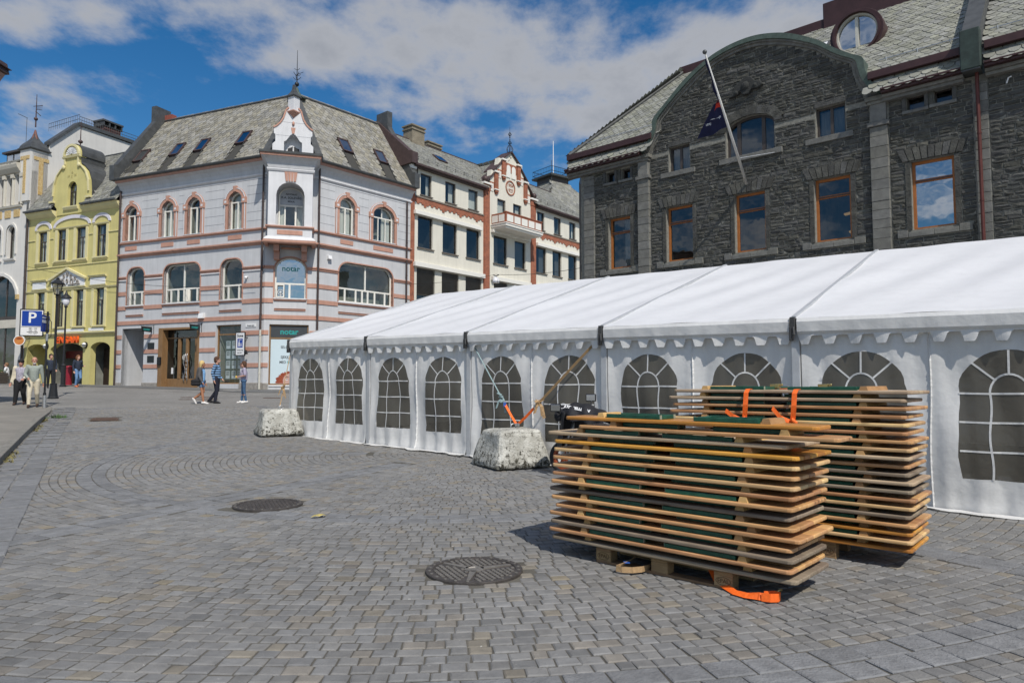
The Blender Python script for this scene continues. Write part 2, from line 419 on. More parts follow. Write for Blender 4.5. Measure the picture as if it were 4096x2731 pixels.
M_joint = mat('sandy_joints', (0.060, 0.055, 0.046), color2=(0.140, 0.130, 0.108), rough=0.95, var=0.35, scale=.9, bump=0.6, bscale=120)
M_far = far_paving_mat()
M_sett = sett_mat()
M_slab = mat('granite_slabs', (0.172, 0.173, 0.175), rough=0.78, var=0.20, scale=9, bump=0.6, bscale=60, island=0.14, hue=0.3)
M_asph = mat('old_asphalt', (0.205, 0.192, 0.170), rough=0.9, var=0.18, scale=1.2, bump=0.4, bscale=150, detail=8)
M_kerb = mat('kerb_granite', (0.19, 0.18, 0.16), rough=0.8, var=0.25, scale=8, bump=0.4, bscale=60)
M_dark_asph = mat('dark_asphalt', (0.125, 0.126, 0.124), rough=0.9, var=0.15, scale=2, bump=0.3, bscale=150)

xs = np.concatenate([[-500, -250, -120], np.arange(-60, 61, 1.5), [120, 250, 500]])
ys = np.concatenate([[-300, -100, -30], np.arange(-6, 76, 1.5), [95, 140, 250, 600]])
mb = MB()
idx = {}
for j, y in enumerate(ys):
    for i, x in enumerate(xs): idx[i, j] = mb.V(float(x), float(y), float(gz(x, y)))
for j in range(len(ys) - 1):
    for i in range(len(xs) - 1):
        cx, cy = (xs[i] + xs[i + 1]) / 2, (ys[j] + ys[j + 1]) / 2
        mb.cur = 0 if (math.hypot(cx, cy) < 26.5 or cy < 0 and math.hypot(cx, cy) < 60) else 1
        mb.F(idx[i, j], idx[i + 1, j], idx[i + 1, j + 1], idx[i, j + 1])
g = mb.build('ground', [M_joint, M_far], recalc=False); g['kind'] = 'structure'; g['label'] = 'sloping town square ground'

# raised footway at the left with its granite kerb
KERB = [(-4.2, 4.5), (-8.31, 11.18), (-9.26, 12.74), (-10.49, 14.76), (-11.83, 17.03), (-13.12, 19.25), (-14.4, 21.4), (-15.6, 23.3), (-18.0, 26.3), (-23, 28.3), (-40, 31)]
def along(pl, step=.6):
    out = []
    for k in range(len(pl) - 1):
        a, b = Vector(pl[k]), Vector(pl[k + 1]); n = max(1, int((b - a).length / step))
        out += [tuple(a.lerp(b, t / n)) for t in range(n)]
    return out + [pl[-1]]
KP = along(KERB)
def in_walk(x, y):
    # left of the kerb line
    for k in range(len(KERB) - 1):
        (x0, y0), (x1, y1) = KERB[k], KERB[k + 1]
        if y0 <= y <= y1:
            return x < x0 + (x1 - x0) * (y - y0) / (y1 - y0) + .02
    return False
def kh(k):                                           # kerb upstand: 13 cm, sinking to flush at the far end
    y = KP[k][1]
    return .13 if y < 19 else max(.012, .13 - .118 * (y - 19) / 3.5)
mb = MB(); n = len(KP)
L0 = []; 
for k in range(n):
    x, y = KP[k]; a = Vector(KP[min(k + 1, n - 1)]) - Vector(KP[max(0, k - 1)]); a.normalize(); nx, ny = -a.y, a.x
    z = float(gz(x, y)); h = kh(k)
    L0.append([mb.V(x, y, z - .05), mb.V(x + nx * .015, y + ny * .015, z + h), mb.V(x + nx * .16, y + ny * .16, z + h + .004), mb.V(x + nx * .16, y + ny * .16, z - .05)])
for k in range(n - 1):
    for q in range(3): mb.F(L0[k][q], L0[k + 1][q], L0[k + 1][q + 1], L0[k][q + 1])
o = mb.build('kerb', M_kerb, bevel=.012); o['kind'] = 'structure'
mb = MB(); ra = []
for k in range(n):
    x, y = KP[k]; a = Vector(KP[min(k + 1, n - 1)]) - Vector(KP[max(0, k - 1)]); a.normalize(); nx, ny = -a.y, a.x
    row = []
    for q, w in enumerate((.158, 1.0, 2.2, 4, 8, 18)):
        if q == 0: px_, py_ = x + nx * w, y + ny * w
        else: px_, py_ = x - w, min(y, 29 + 0 * w)
        row.append(mb.V(px_, py_, float(gz(px_, py_)) + kh(k)))
    ra.append(row)
for k in range(n - 1):
    for q in range(5): mb.F(ra[k][q], ra[k + 1][q], ra[k + 1][q + 1], ra[k][q + 1])
o = mb.build('pavement', M_asph); o['kind'] = 'structure'

# ---- setts laid in rings round the middle of the square
CX, CY = -1.2, 13.4
TA = (-3.115, 14.89); TD = (.768, -.640); TN = (.640, .768)
HOLES = [(-2.88, 8.16, .42), (-.30, 5.53, .41)]
def visible(x, y):
    if y < 2.4 or abs(x) > .80 * y + .4: return False
    if x * x + y * y > 27.5 ** 2: return False
    s, t = (x - TA[0]) * TD[0] + (y - TA[1]) * TD[1], (x - TA[0]) * TN[0] + (y - TA[1]) * TN[1]
    if t > .15 and -2.9 < s < 18 and t < 9.9: return False
    if in_walk(x, y): return False
    for hx, hy, hr in HOLES:
        if (x - hx) ** 2 + (y - hy) ** 2 < hr * hr: return False
    if abs((x + 11.75) * -.5 + (y - 19.8) * .866) < .68 and abs((x + 11.75) * .866 + (y - 19.8) * .5) < .40: return False
    return True
rr = random.Random(3)
class Setts:
    def __init__(s): s.v = []; s.f = []
    def add(s, cx, cy, tx, ty, hl, hw, gap, h):
        # tx,ty along the row; hl half length, hw half width
        nx, ny = -ty, tx; b = len(s.v); z = float(gz(cx, cy)) + h + rr.uniform(-.003, .003)
        tl, tw = rr.uniform(-.012, .012), rr.uniform(-.015, .015)
        cs = []
        for a, c in ((-1, -1), (1, -1), (1, 1), (-1, 1)):
            l = a * (hl - gap) + rr.uniform(-.0045, .0045); w = c * (hw - gap) + rr.uniform(-.004, .004)
            cs.append((l, w))
        ins = .009
        for l, w in cs:
            s.v.append((cx + tx * l + nx * w, cy + ty * l + ny * w, z - .018))
        for l, w in cs:
            s.v.append((cx + tx * l + nx * w, cy + ty * l + ny * w, z - .0055 + l * tl * .5 + w * tw * .5))
        for l, w in cs:
            l2, w2 = l - math.copysign(ins, l), w - math.copysign(ins, w)
            s.v.append((cx + tx * l2 + nx * w2, cy + ty * l2 + ny * w2, z + l * tl + w * tw))
        s.f.append((b + 8, b + 9, b + 10, b + 11))
        for k in range(4):
            q = (k + 1) % 4
            s.f.append((b + k, b + q, b + 4 + q, b + 4 + k)); s.f.append((b + 4 + k, b + 4 + q, b + 8 + q, b + 8 + k))
    def obj(s, name, m):
        me = bpy.data.meshes.new(name); me.from_pydata(s.v, [], s.f); me.materials.append(m); me.update()
        o = bpy.data.objects.new(name, me); COL.objects.link(o); return o
ss, sl = Setts(), Setts()
BANDS = [R(-56), R(-116), R(-176), R(124)]
def near_band(x, y, w=.21):
    dx, dy = x - CX, y - CY
    for b in BANDS:
        if dx * math.cos(b) + dy * math.sin(b) > 1.5 and abs(-dx * math.sin(b) + dy * math.cos(b)) < w: return True
    return False
r = .05
while r < 33:
    slab = (5.70 < r < 6.05) or (9.86 < r < 10.22) or (15.9 < r < 16.2)
    dr = rr.uniform(.185, .215) if slab else rr.uniform(.102, .118)
    rm = r + dr / 2
    a = rr.uniform(0, .3)
    while a < 2 * PI + .1:
        ln = rr.uniform(.20, .34) if slab else rr.uniform(.092, .150)
        am = a + ln / 2 / rm
        x, y = CX + rm * math.cos(am), CY + rm * math.sin(am)
        if visible(x, y) and not near_band(x, y):
            (sl if slab else ss).add(x, y, -math.sin(am), math.cos(am), ln / 2, dr / 2, .006 if slab else rr.uniform(.003, .0062), .009 if slab else .008)
        a += ln / rm
    r += dr
for b in BANDS:
    d = 1.6
    while d < 24:
        ln = rr.uniform(.35, .5)
        for off in (-.105, .105):
            x, y = CX + (d + ln / 2) * math.cos(b) - off * math.sin(b), CY + (d + ln / 2) * math.sin(b) + off * math.cos(b)
            if visible(x, y): sl.add(x, y, math.cos(b), math.sin(b), ln / 2, .1, .006, .009)
        d += ln
# rows of slabs along the kerb
for k in range(len(KP) - 1):
    x, y = KP[k]; a = Vector(KP[k + 1]) - Vector(KP[k]); 
    if y > 24: break
    a.normalize()
for off, w in ((.18, .15), (.50, .15)):
    t = 0.0; pts = [Vector(p) for p in KERB[:8]]
    for k in range(len(pts) - 1):
        sg_ = pts[k + 1] - pts[k]; d = sg_.normalized(); m_ = int(sg_.length / .6)
        for q in range(m_):
            c = pts[k] + sg_ * ((q + .5) / m_); c = c + Vector((d.y, -d.x)) * off
            if c.y > 2 and not (abs((c.x + 11.75)) < .9 and abs(c.y - 19.8) < 1.0): sl.add(c.x, c.y, d.x, d.y, sg_.length / m_ / 2, w, .006, .018)
o = ss.obj('paving_setts', M_sett); o['kind'] = 'structure'
o = sl.obj('paving_slabs', M_slab); o['kind'] = 'structure'

# ---- dark asphalt strip and slabs in front of the corner house
mb = MB()
C1 = Vector((-13.13, 36.0)); LD = Vector((-.923, .385)).normalized(); LN = Vector((-LD.y, LD.x)); 
C2 = Vector((-10.612, 36.707)); RD = Vector((.65, .76)).normalized()
front = [C1 + LD * 30 + LN * -.05, C1 + LD * 11 , C1, C2, C2 + RD * 30]
outer = [C1 + LD * 30 + LN * 2.6, C1 + LD * 11 + LN * 2.4, C1 + Vector((-.2, -2.5)), C2 + Vector((1.4, -2.3)), C2 + RD * 30 + Vector((2.4, -1.6))]
pa, pb = along([tuple(p) for p in front], 1.0), along([tuple(p) for p in outer], 1.0)
m_ = min(len(pa), len(pb))
A = [Vector(pa[int(k * (len(pa) - 1) / 60)]) for k in range(61)]; B = [Vector(pb[int(k * (len(pb) - 1) / 60)]) for k in range(61)]
ia = [mb.V(p.x, p.y, float(gz(p.x, p.y)) + .016) for p in A]; ib = [mb.V(p.x, p.y, float(gz(p.x, p.y)) + .016) for p in B]
for k in range(60): mb.F(ia[k], ib[k], ib[k + 1], ia[k + 1])
o = mb.build('footpath', M_dark_asph); o['kind'] = 'structure'

# ---- covers and grates
M_iron = mat('cast_iron', (0.075, 0.066, 0.060), rough=0.55, var=0.3, scale=14, bump=0.3, bscale=90, metal=0.3)
M_iron_worn = mat('worn_iron', (0.20, 0.185, 0.165), rough=0.5, var=0.25, scale=20, metal=0.4)
M_rust = mat('rusty_steel', (0.095, 0.060, 0.045), rough=0.75, var=0.3, scale=12, bump=0.3, bscale=80)
def manhole(x, y, r, star, label):
    t = thing('manhole_cover', label, 'manhole cover', (x, y, float(gz(x, y)) + .002), R(25), 'round iron covers in the setts')
    mb = MB(); mb.lathe([(r, -.03), (r, .018), (r * .985, .022), (r * .86, .022), (r * .855, .014), (.001, .014)], n=48); mb.build('frame', M_iron, t)
    mb = MB()
    for k in range(24):
        a = 2 * PI * k / 24; mb.lathe([(.013, 0), (.013, .006), (.0001, .007)], (r * .92 * math.cos(a), r * .92 * math.sin(a), .021), n=6)
    mb.build('rivets', M_iron_worn, t)
    mb = MB()
    st = .042
    q = int(r / st) + 1
    for i in range(-q, q + 1):
        for j in range(-q, q + 1):
            px_, py_ = i * st, j * st
            d = math.hypot(px_, py_); a = math.degrees(math.atan2(py_, px_)) % 120
            if d > r * .80: continue
            if star and (d < .085 or min(a, 120 - a) * PI / 180 * d < .045): continue
            mb.box(px_ - .013, px_ + .013, py_ - .013, py_ + .013, .012, .021)
    mb.build('tread', M_iron_worn if star else M_iron, t)
    if star:
        mb = MB()
        for k in range(3):
            a = R(120 * k); c, s_ = math.cos(a), math.sin(a)
            P = [(.06, -.028), (r * .82, -.012), (r * .82, .012), (.06, .028)]
            mb.hexa([(p * c - w * s_, p * s_ + w * c, .012) for p, w in P], [(p * c - w * s_, p * s_ + w * c, .024) for p, w in P])
        mb.lathe([(.085, .012), (.085, .024), (.06, .024), (.055, .018), (.0001, .018)], n=6)
        mb.build('spokes', M_iron_worn, t)
    return t
manhole(-2.88, 8.16, .395, False, 'worn round iron manhole cover with plain studs and no star')
manhole(-.30, 5.53, .385, True, 'round iron manhole cover with a three spoke star among its studs')
t = thing('drain_grate', 'rusty rectangular iron drain plate set in the setts near the kerb', 'drain cover', (-11.75, 19.8, float(gz(-11.75, 19.8)) + .012), R(120))
mb = MB(); mb.box(-.62, .62, -.34, .34, -.02, .008); mb.build('frame', M_rust, t)
mb = MB()
for k in range(14): mb.box(-.56 + k * .082, -.51 + k * .082, -.29, .29, .008, .016)
mb.build('bars', M_rust, t)
for (x, y, a, l) in ((-13.6, 29.6, 12, 1.3), (-13.0, 28.4, 12, 1.5), (-10.6, 30.2, 10, .7)):
    mb = MB(); mb.box(-l / 2, l / 2, -.14, .14, -.01, .017)
    for k in range(6): mb.box(-l / 2 + .05 + k * l / 6, -l / 2 + .05 + k * l / 6 + .07, -.11, .11, .017, .022)
    o = mb.build('drain_cover', M_rust); o.location = (x, y, float(gz(x, y))); o.rotation_euler = (0, 0, R(a))
    tag(o, {1.3: 'flat rusty drain cover nearest to the oak door', 1.5: 'flat rusty drain cover closest to the blonde woman', .7: 'small rusty drain cover behind the woman in jeans'}[l], 'drain cover', 'flat rusty drain covers near the corner house')
# fallen leaf and weeds
M_leaf = mat('dry_leaf', (0.42, 0.34, 0.11), rough=0.7, var=0.25, scale=30)
M_weed = mat('weeds', (0.06, 0.12, 0.03), rough=0.7, var=0.4, scale=20)
M_moss = mat('dry_moss', (0.16, 0.14, 0.06), rough=0.9, var=0.4, scale=20)
mb = MB(); pts = [(-.09, 0, 0), (-.04, .035, .018), (.02, .03, .012), (.05, .045, .02), (.09, .0, .006), (.04, -.03, .02), (0, -.02, .008), (-.04, -.035, .018)]
c = mb.V(0, 0, .03)
ids = [mb.V(*p) for p in pts]
for k in range(8): mb.F(c, ids[k], ids[(k + 1) % 8])
o = mb.build('fallen_leaf', M_leaf); o.location = (-2.09, 7.48, .055); o.rotation_euler = (0, 0, .5); tag(o, 'dry yellow leaf lying on the grey setts', 'leaf')
mb = MB(); q = random.Random(5)
for k in range(160):
    x, y = q.gauss(0, .16), q.gauss(0, .1); h = q.uniform(.05, .17) * max(.2, 1 - 2 * math.hypot(x, y)); a = q.uniform(0, 6.3)
    mb.poly([(x, y, 0), (x + .02 * math.cos(a), y + .02 * math.sin(a), 0), (x + .09 * math.cos(a + 1) * q.random(), y + .08 * math.sin(a + 1), h)])
o = mb.build('weed_tuft', M_weed, recalc=False); o.location = (-13.05, 19.7, .49); tag(o, 'green weed tuft growing at the end of the kerb', 'weeds')
mb = MB(); q = random.Random(6)
for k in range(900):
    tt = q.random() ** .7; i = int(tt * 14) ; a, b = Vector(KERB[1]), Vector(KERB[5]); p = a.lerp(b, q.random()); p += Vector((.86, .5)) * abs(q.gauss(.02, .05))
    if math.sin(p.y * 2.7) + math.sin(p.y * 1.1 + 1) < .35: continue
    z = float(gz(p.x, p.y)) + .015; a = q.uniform(0, 6.3)
    mb.poly([(p.x, p.y, z), (p.x + .03 * math.cos(a), p.y + .03 * math.sin(a), z), (p.x + .04 * math.cos(a + 1), p.y + .04 * math.sin(a + 1), z + q.uniform(.01, .05))])
o = mb.build('kerb_moss', M_moss, recalc=False); tag(o, 'dry moss and weeds along the foot of the kerb', 'moss', kind='stuff')
# ================================================================ party tent
M_pvc = mat('tent_canvas', (0.72, 0.715, 0.70), rough=0.42, var=0.06, scale=1.5, bump=0.45, bscale=7, spec=0.5, streak=0.14)
M_pvc_roof = mat('tent_roof_canvas', (0.74, 0.74, 0.75), rough=0.5, var=0.025, scale=1.0, bump=0.12, bscale=7, spec=0.3, streak=0.06)
for m_ in (M_pvc, M_pvc_roof):
    N, L = m_.node_tree.nodes, m_.node_tree.links
    b = N['Principled BSDF']; o_ = N['Material Output']
    tr = N.new('ShaderNodeBsdfTranslucent'); tr.inputs[0].default_value = (.75, .75, .72, 1)
    mx = N.new('ShaderNodeMixShader'); mx.inputs[0].default_value = 0.16
    L.new(b.outputs[0], mx.inputs[1]); L.new(tr.outputs[0], mx.inputs[2]); L.new(mx.outputs[0], o_.inputs[0])
M_pane = bpy.data.materials.new('clear_vinyl'); M_pane.use_nodes = True
N, L = M_pane.node_tree.nodes, M_pane.node_tree.links
pb = N['Principled BSDF']; pb.inputs['Base Color'].default_value = (.135, .125, .105, 1); pb.inputs['Roughness'].default_value = .22
tcn = N.new('ShaderNodeTexCoord'); nz = N.new('ShaderNodeTexNoise'); nz.inputs['Scale'].default_value = 4; nz.inputs['Detail'].default_value = 5; L.new(tcn.outputs['Object'], nz.inputs['Vector'])
bp = N.new('ShaderNodeBump'); bp.inputs['Strength'].default_value = .25; bp.inputs['Distance'].default_value = .05; L.new(nz.outputs[0], bp.inputs['Height']); L.new(bp.outputs[0], pb.inputs['Normal'])
tr = N.new('ShaderNodeBsdfTransparent'); tr.inputs[0].default_value = (.62, .60, .56, 1)
mx = N.new('ShaderNodeMixShader'); mx.inputs[0].default_value = .45; L.new(pb.outputs[0], mx.inputs[1]); L.new(tr.outputs[0], mx.inputs[2]); L.new(mx.outputs[0], N['Material Output'].inputs[0])
M_alu = mat('tent_aluminium', (0.46, 0.47, 0.48), rough=0.5, var=0.1, scale=6, metal=0.25)
M_tent_dark = mat('tent_fittings', (0.05, 0.05, 0.05), rough=0.6, var=0.3, scale=20)
tent = thing('party_tent', 'long white party tent with arched windows and scalloped eaves across the square', 'tent', (TA[0], TA[1], 0), math.atan2(TD[1], TD[0]))
W2 = 5.0
S0, S1 = -3, 18
def tg(s): return .17 - .0149 * s
def eave(s): return 2.470 - .0149 * s
def ridge(s): return 4.155 - .0149 * s
from mathutils.geometry import delaunay_2d_cdt
def pnoise(x, y, seed=0.0):
    return (math.sin(x * 5.1 + y * 1.3 + seed) + math.sin(x * 8.7 - y * 2.9 + seed * 2.1) * .6 + math.sin(x * 2.3 + y * 4.1 + seed * .7) * .8 + math.sin(x * 15.3 + y * 3.1 + seed) * .3)
def wr(s, z, seed):
    """how the canvas of a wall billows out of its plane"""
    h = z - tg(s)
    vert = math.sin(s * 17 + math.sin(z * 2.2 + seed) * 1.4 + seed) * .010 + math.sin(s * 41 + seed * 3 + z * 1.5) * .003
    belly = pnoise(s * .55, z * .8, seed) * .026
    bot = max(0, 1 - h / .5)
    return -(belly * min(1, h / .3 + .3) * max(0.15, 1 - abs(h - 1.0) / 1.6) + vert * (.9 + 1.3 * bot) + max(0, .15 - h) * .25 * (.6 + .4 * math.sin(s * 9 + seed)))
def win_outline(c, g, w=.49, n=20):
    seed = c * 3.7
    p = []
    wav = lambda z: .012 * math.sin(z * 7 + seed) + .008 * math.sin(z * 13 + seed * 2)
    for k in range(9):
        z = g + .40 + (1.385 - .40) * k / 8; p.append((c + w + wav(z), z))
    for k in range(1, n): p.append((c + w * math.cos(PI * k / n) + .01 * math.sin(k * 1.1 + seed), g + 1.385 + .485 * math.sin(PI * k / n)))
    for k in range(9):
        z = g + 1.385 - (1.385 - .40) * k / 8; p.append((c - w + wav(z + 2), z))
    for k in range(1, 6): p.append((c - w + 2 * w * k / 6, g + .40 + .006 * math.sin(k * 2 + seed)))
    return p
def inside(p, poly):
    x, y = p; r_ = False; j = len(poly) - 1
    for i in range(len(poly)):
        xi, yi = poly[i]; xj, yj = poly[j]
        if (yi > y) != (yj > y) and x < (xj - xi) * (y - yi) / (yj - yi) + xi: r_ = not r_
        j = i
    return r_
def wall_panel(a, b, seed, windows=True, depth=0.0, holes_at=None):
    verts = []; edges = []
    top = lambda s: eave(s) - .03
    bd = []
    ns, nz_ = int((b - a) / .06), 40
    for k in range(ns): bd.append((a + (b - a) * k / ns, tg(a + (b - a) * k / ns) + .015))
    for k in range(nz_): bd.append((b, tg(b) + .015 + (top(b) - tg(b) - .015) * k / nz_))
    for k in range(ns): s = b - (b - a) * k / ns; bd.append((s, top(s)))
    for k in range(nz_): bd.append((a, top(a) - (top(a) - tg(a) - .015) * k / nz_))
    loops = [bd]; outs = []
    cs = [a + .72, a + 2.23] if windows else []
    for c in cs:
        ol = win_outline(c, tg(c)); outs.append(ol); loops.append(ol)
    for lp in loops:
        o = len(verts); verts += lp; edges += [(o + k, o + (k + 1) % len(lp)) for k in range(len(lp))]
    for i in range(1, ns):
        for j in range(1, nz_):
            s = a + (b - a) * (i + .5 * (j % 2)) / ns
            if s > b - .03: continue
            z = tg(s) + .015 + (top(s) - tg(s)) * j / nz_; verts.append((s, z))
    vo, eo, fo, *_ = delaunay_2d_cdt([Vector(v) for v in verts], edges, [], 1, 1e-5)
    fab, pan = MB(), [MB() for _ in cs]
    maps = [dict() for _ in range(1 + len(cs))]
    for f in fo:
        c = sum((vo[k] for k in f), Vector((0, 0))) / len(f)
        t = 0
        for q, ol in enumerate(outs):
            if inside(c, ol): t = q + 1
        mbx = fab if t == 0 else pan[t - 1]
        ids = []
        for k in f:
            if k not in maps[t]: maps[t][k] = mbx.V(vo[k][0], wr(vo[k][0], vo[k][1], seed) + depth, vo[k][1])
            ids.append(maps[t][k])
        mbx.F(*ids)
    w = fab.build('wall_panel', M_pvc, tent, smooth=True)
    if windows:                                           # stitched seam down the middle of the bay
        sm_ = MB(); pr_s = None; c = (a + b) / 2 + .02
        for k in range(90):
            z = tg(c) + .03 + (top(c) - tg(c) - .05) * k / 89; x = c + .012 * math.sin(z * 3 + seed); d = wr(x, z, seed) + depth - .008 - .006 * math.sin(k * 1.9) * math.sin(k * .7)
            q = (sm_.V(x - .016, d + .012, z), sm_.V(x, d - .012, z), sm_.V(x + .016, d + .012, z))
            if pr_s: sm_.F(pr_s[0], pr_s[1], q[1], q[0]); sm_.F(pr_s[1], pr_s[2], q[2], q[1])
            pr_s = q
        sm_.build('seam', M_pvc, w, recalc=False)
    for q, c in enumerate(cs):
        g = tg(c)
        p = pan[q].build('window', M_pane, w, smooth=True)
        st = MB()
        def strap(pts, wd=.022):
            P = []
            for k in range(len(pts) - 1):
                n_ = max(1, int(math.dist(pts[k], pts[k + 1]) / .05))
                P += [(pts[k][0] + (pts[k + 1][0] - pts[k][0]) * i / n_, pts[k][1] + (pts[k + 1][1] - pts[k][1]) * i / n_) for i in range(n_)]
            P.append(pts[-1]); A = []
            for k, (s, z) in enumerate(P):
                a_, b_ = P[max(0, k - 1)], P[min(len(P) - 1, k + 1)]; dx, dz = b_[0] - a_[0], b_[1] - a_[1]; l = math.hypot(dx, dz) or 1
                nx, nz2 = -dz / l * wd / 2, dx / l * wd / 2; d = wr(s, z, seed) - .006
                A.append((st.V(s - nx, d, z - nz2), st.V(s + nx, d, z + nz2)))
            for k in range(len(A) - 1): st.F(A[k][0], A[k][1], A[k + 1][1], A[k + 1][0])
        sd = c * 3.7
        for h in (1.375, 1.045, .715): strap([(c - .485, g + h), (c - .2, g + h - .004), (c + .2, g + h + .003), (c + .485, g + h)])
        for sg_ in (-1, 1):
            strap([(c + sg_ * .185 + .012 * math.sin(z * 9 + sd + sg_), g + z) for z in np.linspace(.40, 1.375, 14)])
            strap([(c + sg_ * .14, g + 1.375 + .16), (c + sg_ * .35, g + 1.385 + .345)])
        strap([(c + .185 * math.cos(PI * k / 14), g + 1.375 + .22 * math.sin(PI * k / 14)) for k in range(15)])
        strap([(c, g + 1.595), (c + .004, g + 1.865)])
        st.build('window_bars', M_pvc, w, recalc=False)
def skirt(a, b):
    mb = MB(); n = 30; prev = None
    for k in range(n + 1):
        s = a + (b - a) * k / n; d = wr(s, tg(s) + .02, a) - .02
        w_ = .09 + .05 * math.sin(s * 5 + a)
        q = (mb.V(s, d, tg(s) + .03), mb.V(s, d - w_, tg(s) + .018 + .006 * math.sin(s * 11)))
        if prev: mb.F(prev[0], q[0], q[1], prev[1])
        prev = q
    mb.build('ground_flap', M_pvc, tent, recalc=False, smooth=True)
def roof_panel(a, b, side):
    mb = MB(); ns, nt_ = 36, 26; ids = []
    for j in range(nt_ + 1):
        t = j / nt_; row = []
        for i in range(ns + 1):
            u = i / ns; s = a + .016 + (b - a - .032) * u
            e, r_ = eave(s) + .02, ridge(s)
            d = -.09 + (W2 + .09) * t
            z = e + (r_ - e) * t
            edge = math.exp(-((u) / .12) ** 2) + math.exp(-((1 - u) / .12) ** 2)
            fold = math.sin((t * 26 + u * 5 + a) * 1.3) * .004 * edge + math.sin(u * 9 + t * 13 + a * 1.7) * .0035 + math.sin((u * 1.6 - t) * 11 + a * 2) * .020 * math.exp(-((t - .5) / .4) ** 2)
            sag = -.035 * math.sin(PI * u) * math.sin(PI * t)
            row.append(mb.V(s, d if side > 0 else 2 * W2 - d, z + fold + sag))
        ids.append(row)
    for j in range(nt_):
        for i in range(ns): mb.F(ids[j][i], ids[j][i + 1], ids[j + 1][i + 1], ids[j + 1][i])
    mb.build('roof_panel', M_pvc_roof, tent, smooth=True, recalc=False)
def valance(a, b, side):
    mb = MB(); prev = None; a += .05; b -= .05
    n = int((b - a) / .02)
    rows = []
    for k in range(n + 1):
        s = a + (b - a) * k / n; e = eave(s)
        ph = ((s - a) / .303) % 1
        # trapezoid scallops
        if ph < .12: q = ph / .12
        elif ph < .45: q = 1
        elif ph < .62: q = 1 - (ph - .45) / .17
        else: q = 0
        q = q * q * (3 - 2 * q)
        wv = .008 * math.sin(s * 21 + a) + .006 * math.sin(s * 8.3)
        z3 = e - .215 - .115 * q
        D = lambda d: d if side > 0 else 2 * W2 - d
        rows.append([mb.V(s, D(-.09), e + .02), mb.V(s, D(-.115), e - .03), mb.V(s, D(-.105 - wv * .3), e - .16), mb.V(s, D(-.075 - wv), e - .2), mb.V(s, D(-.072 - wv * 1.5), z3)])
    for k in range(n):
        for j in range(4): mb.F(rows[k][j], rows[k + 1][j], rows[k + 1][j + 1], rows[k][j + 1])
    mb.build('valance', M_pvc, tent, recalc=False)
k = S0
while k < S1:
    wall_panel(k + .07, k + 3 - .05, k * 1.7 + .4)
    skirt(k + .07, k + 2.95)
    for sd in (1, -1): roof_panel(k, k + 3, sd); valance(k, k + 3, sd)
    k += 3
k = S0
while k <= S1:
    for y in (.02, 2 * W2 - .02):
        mb = MB(); mb.box(k - .05, k + .055, y - .05, y + .05, tg(k), eave(k) - .02); mb.box(k - .1, k + .1, y - .1, y + .1, tg(k), tg(k) + .012); mb.build('post', M_alu, tent, bevel=.006)
    mb = MB()
    for y0, y1 in ((-.06, W2), (2 * W2 + .06, W2)):
        e, r_ = eave(k) + .005, ridge(k) - .012
        mb.hexa([(k - .028, y0, e - .1), (k + .028, y0, e - .1), (k + .028, y0, e + .045), (k - .028, y0, e + .045)], [(k - .028, y1, r_ - .1), (k + .028, y1, r_ - .1), (k + .028, y1, r_ + .04), (k - .028, y1, r_ + .04)])
    mb.build('rafter', M_alu, tent)
    mb = MB(); e = eave(k)
    mb.box(k - .035, k + .03, -.125, -.04, e - .12, e + .035); mb.box(k - .045, k - .01, -.13, -.05, e - .28, e - .10)
    mb.tube([(k + .01, -.12, e - .1), (k + .02, -.13, e - .2), (k - .01, -.11, e - .27)], .018, 6)
    mb.build('eave_fitting', M_tent_dark, tent, bevel=.006)
    k += 3
# gable ends, back wall and ridge cover
for s in (S0 + .01, S1 - .01):
    mb = MB(); mb.plate([(0.05, tg(s)), (2 * W2 - .05, tg(s)), (2 * W2 - .05, eave(s)), (W2, ridge(s) - .02), (.05, eave(s))], [], -.008, .008)
    mb.v = [(s + v[1], v[0], v[2]) for v in mb.v]
    mb.build('gable_panel', M_pvc, tent)
mb = MB()
for k in range(S0, S1, 3): mb.box(k + .06, k + 2.94, 2 * W2 - .06, 2 * W2 - .04, tg(k + 1.5), eave(k + 1.5))
mb.build('back_wall', M_pvc, tent)
for s in (S0 - .1, S1 + .1):                            # hanging scallops of the gable edge
    mb = MB(); n = 60; pr = None
    for k in range(n + 1):
        t = k / n; y = -.09 + (2 * W2 + .18) * t; zt = eave(s) + .02 + (ridge(s) - eave(s)) * (1 - abs(2 * t - 1)); q = .5 + .5 * math.cos(k * 2.1)
        c_ = (mb.V(s, y, zt), mb.V(s, y, zt - .2 - .1 * q))
        if pr: mb.F(pr[0], c_[0], c_[1], pr[1])
        pr = c_
    mb.build('gable_valance', M_pvc, tent, recalc=False)
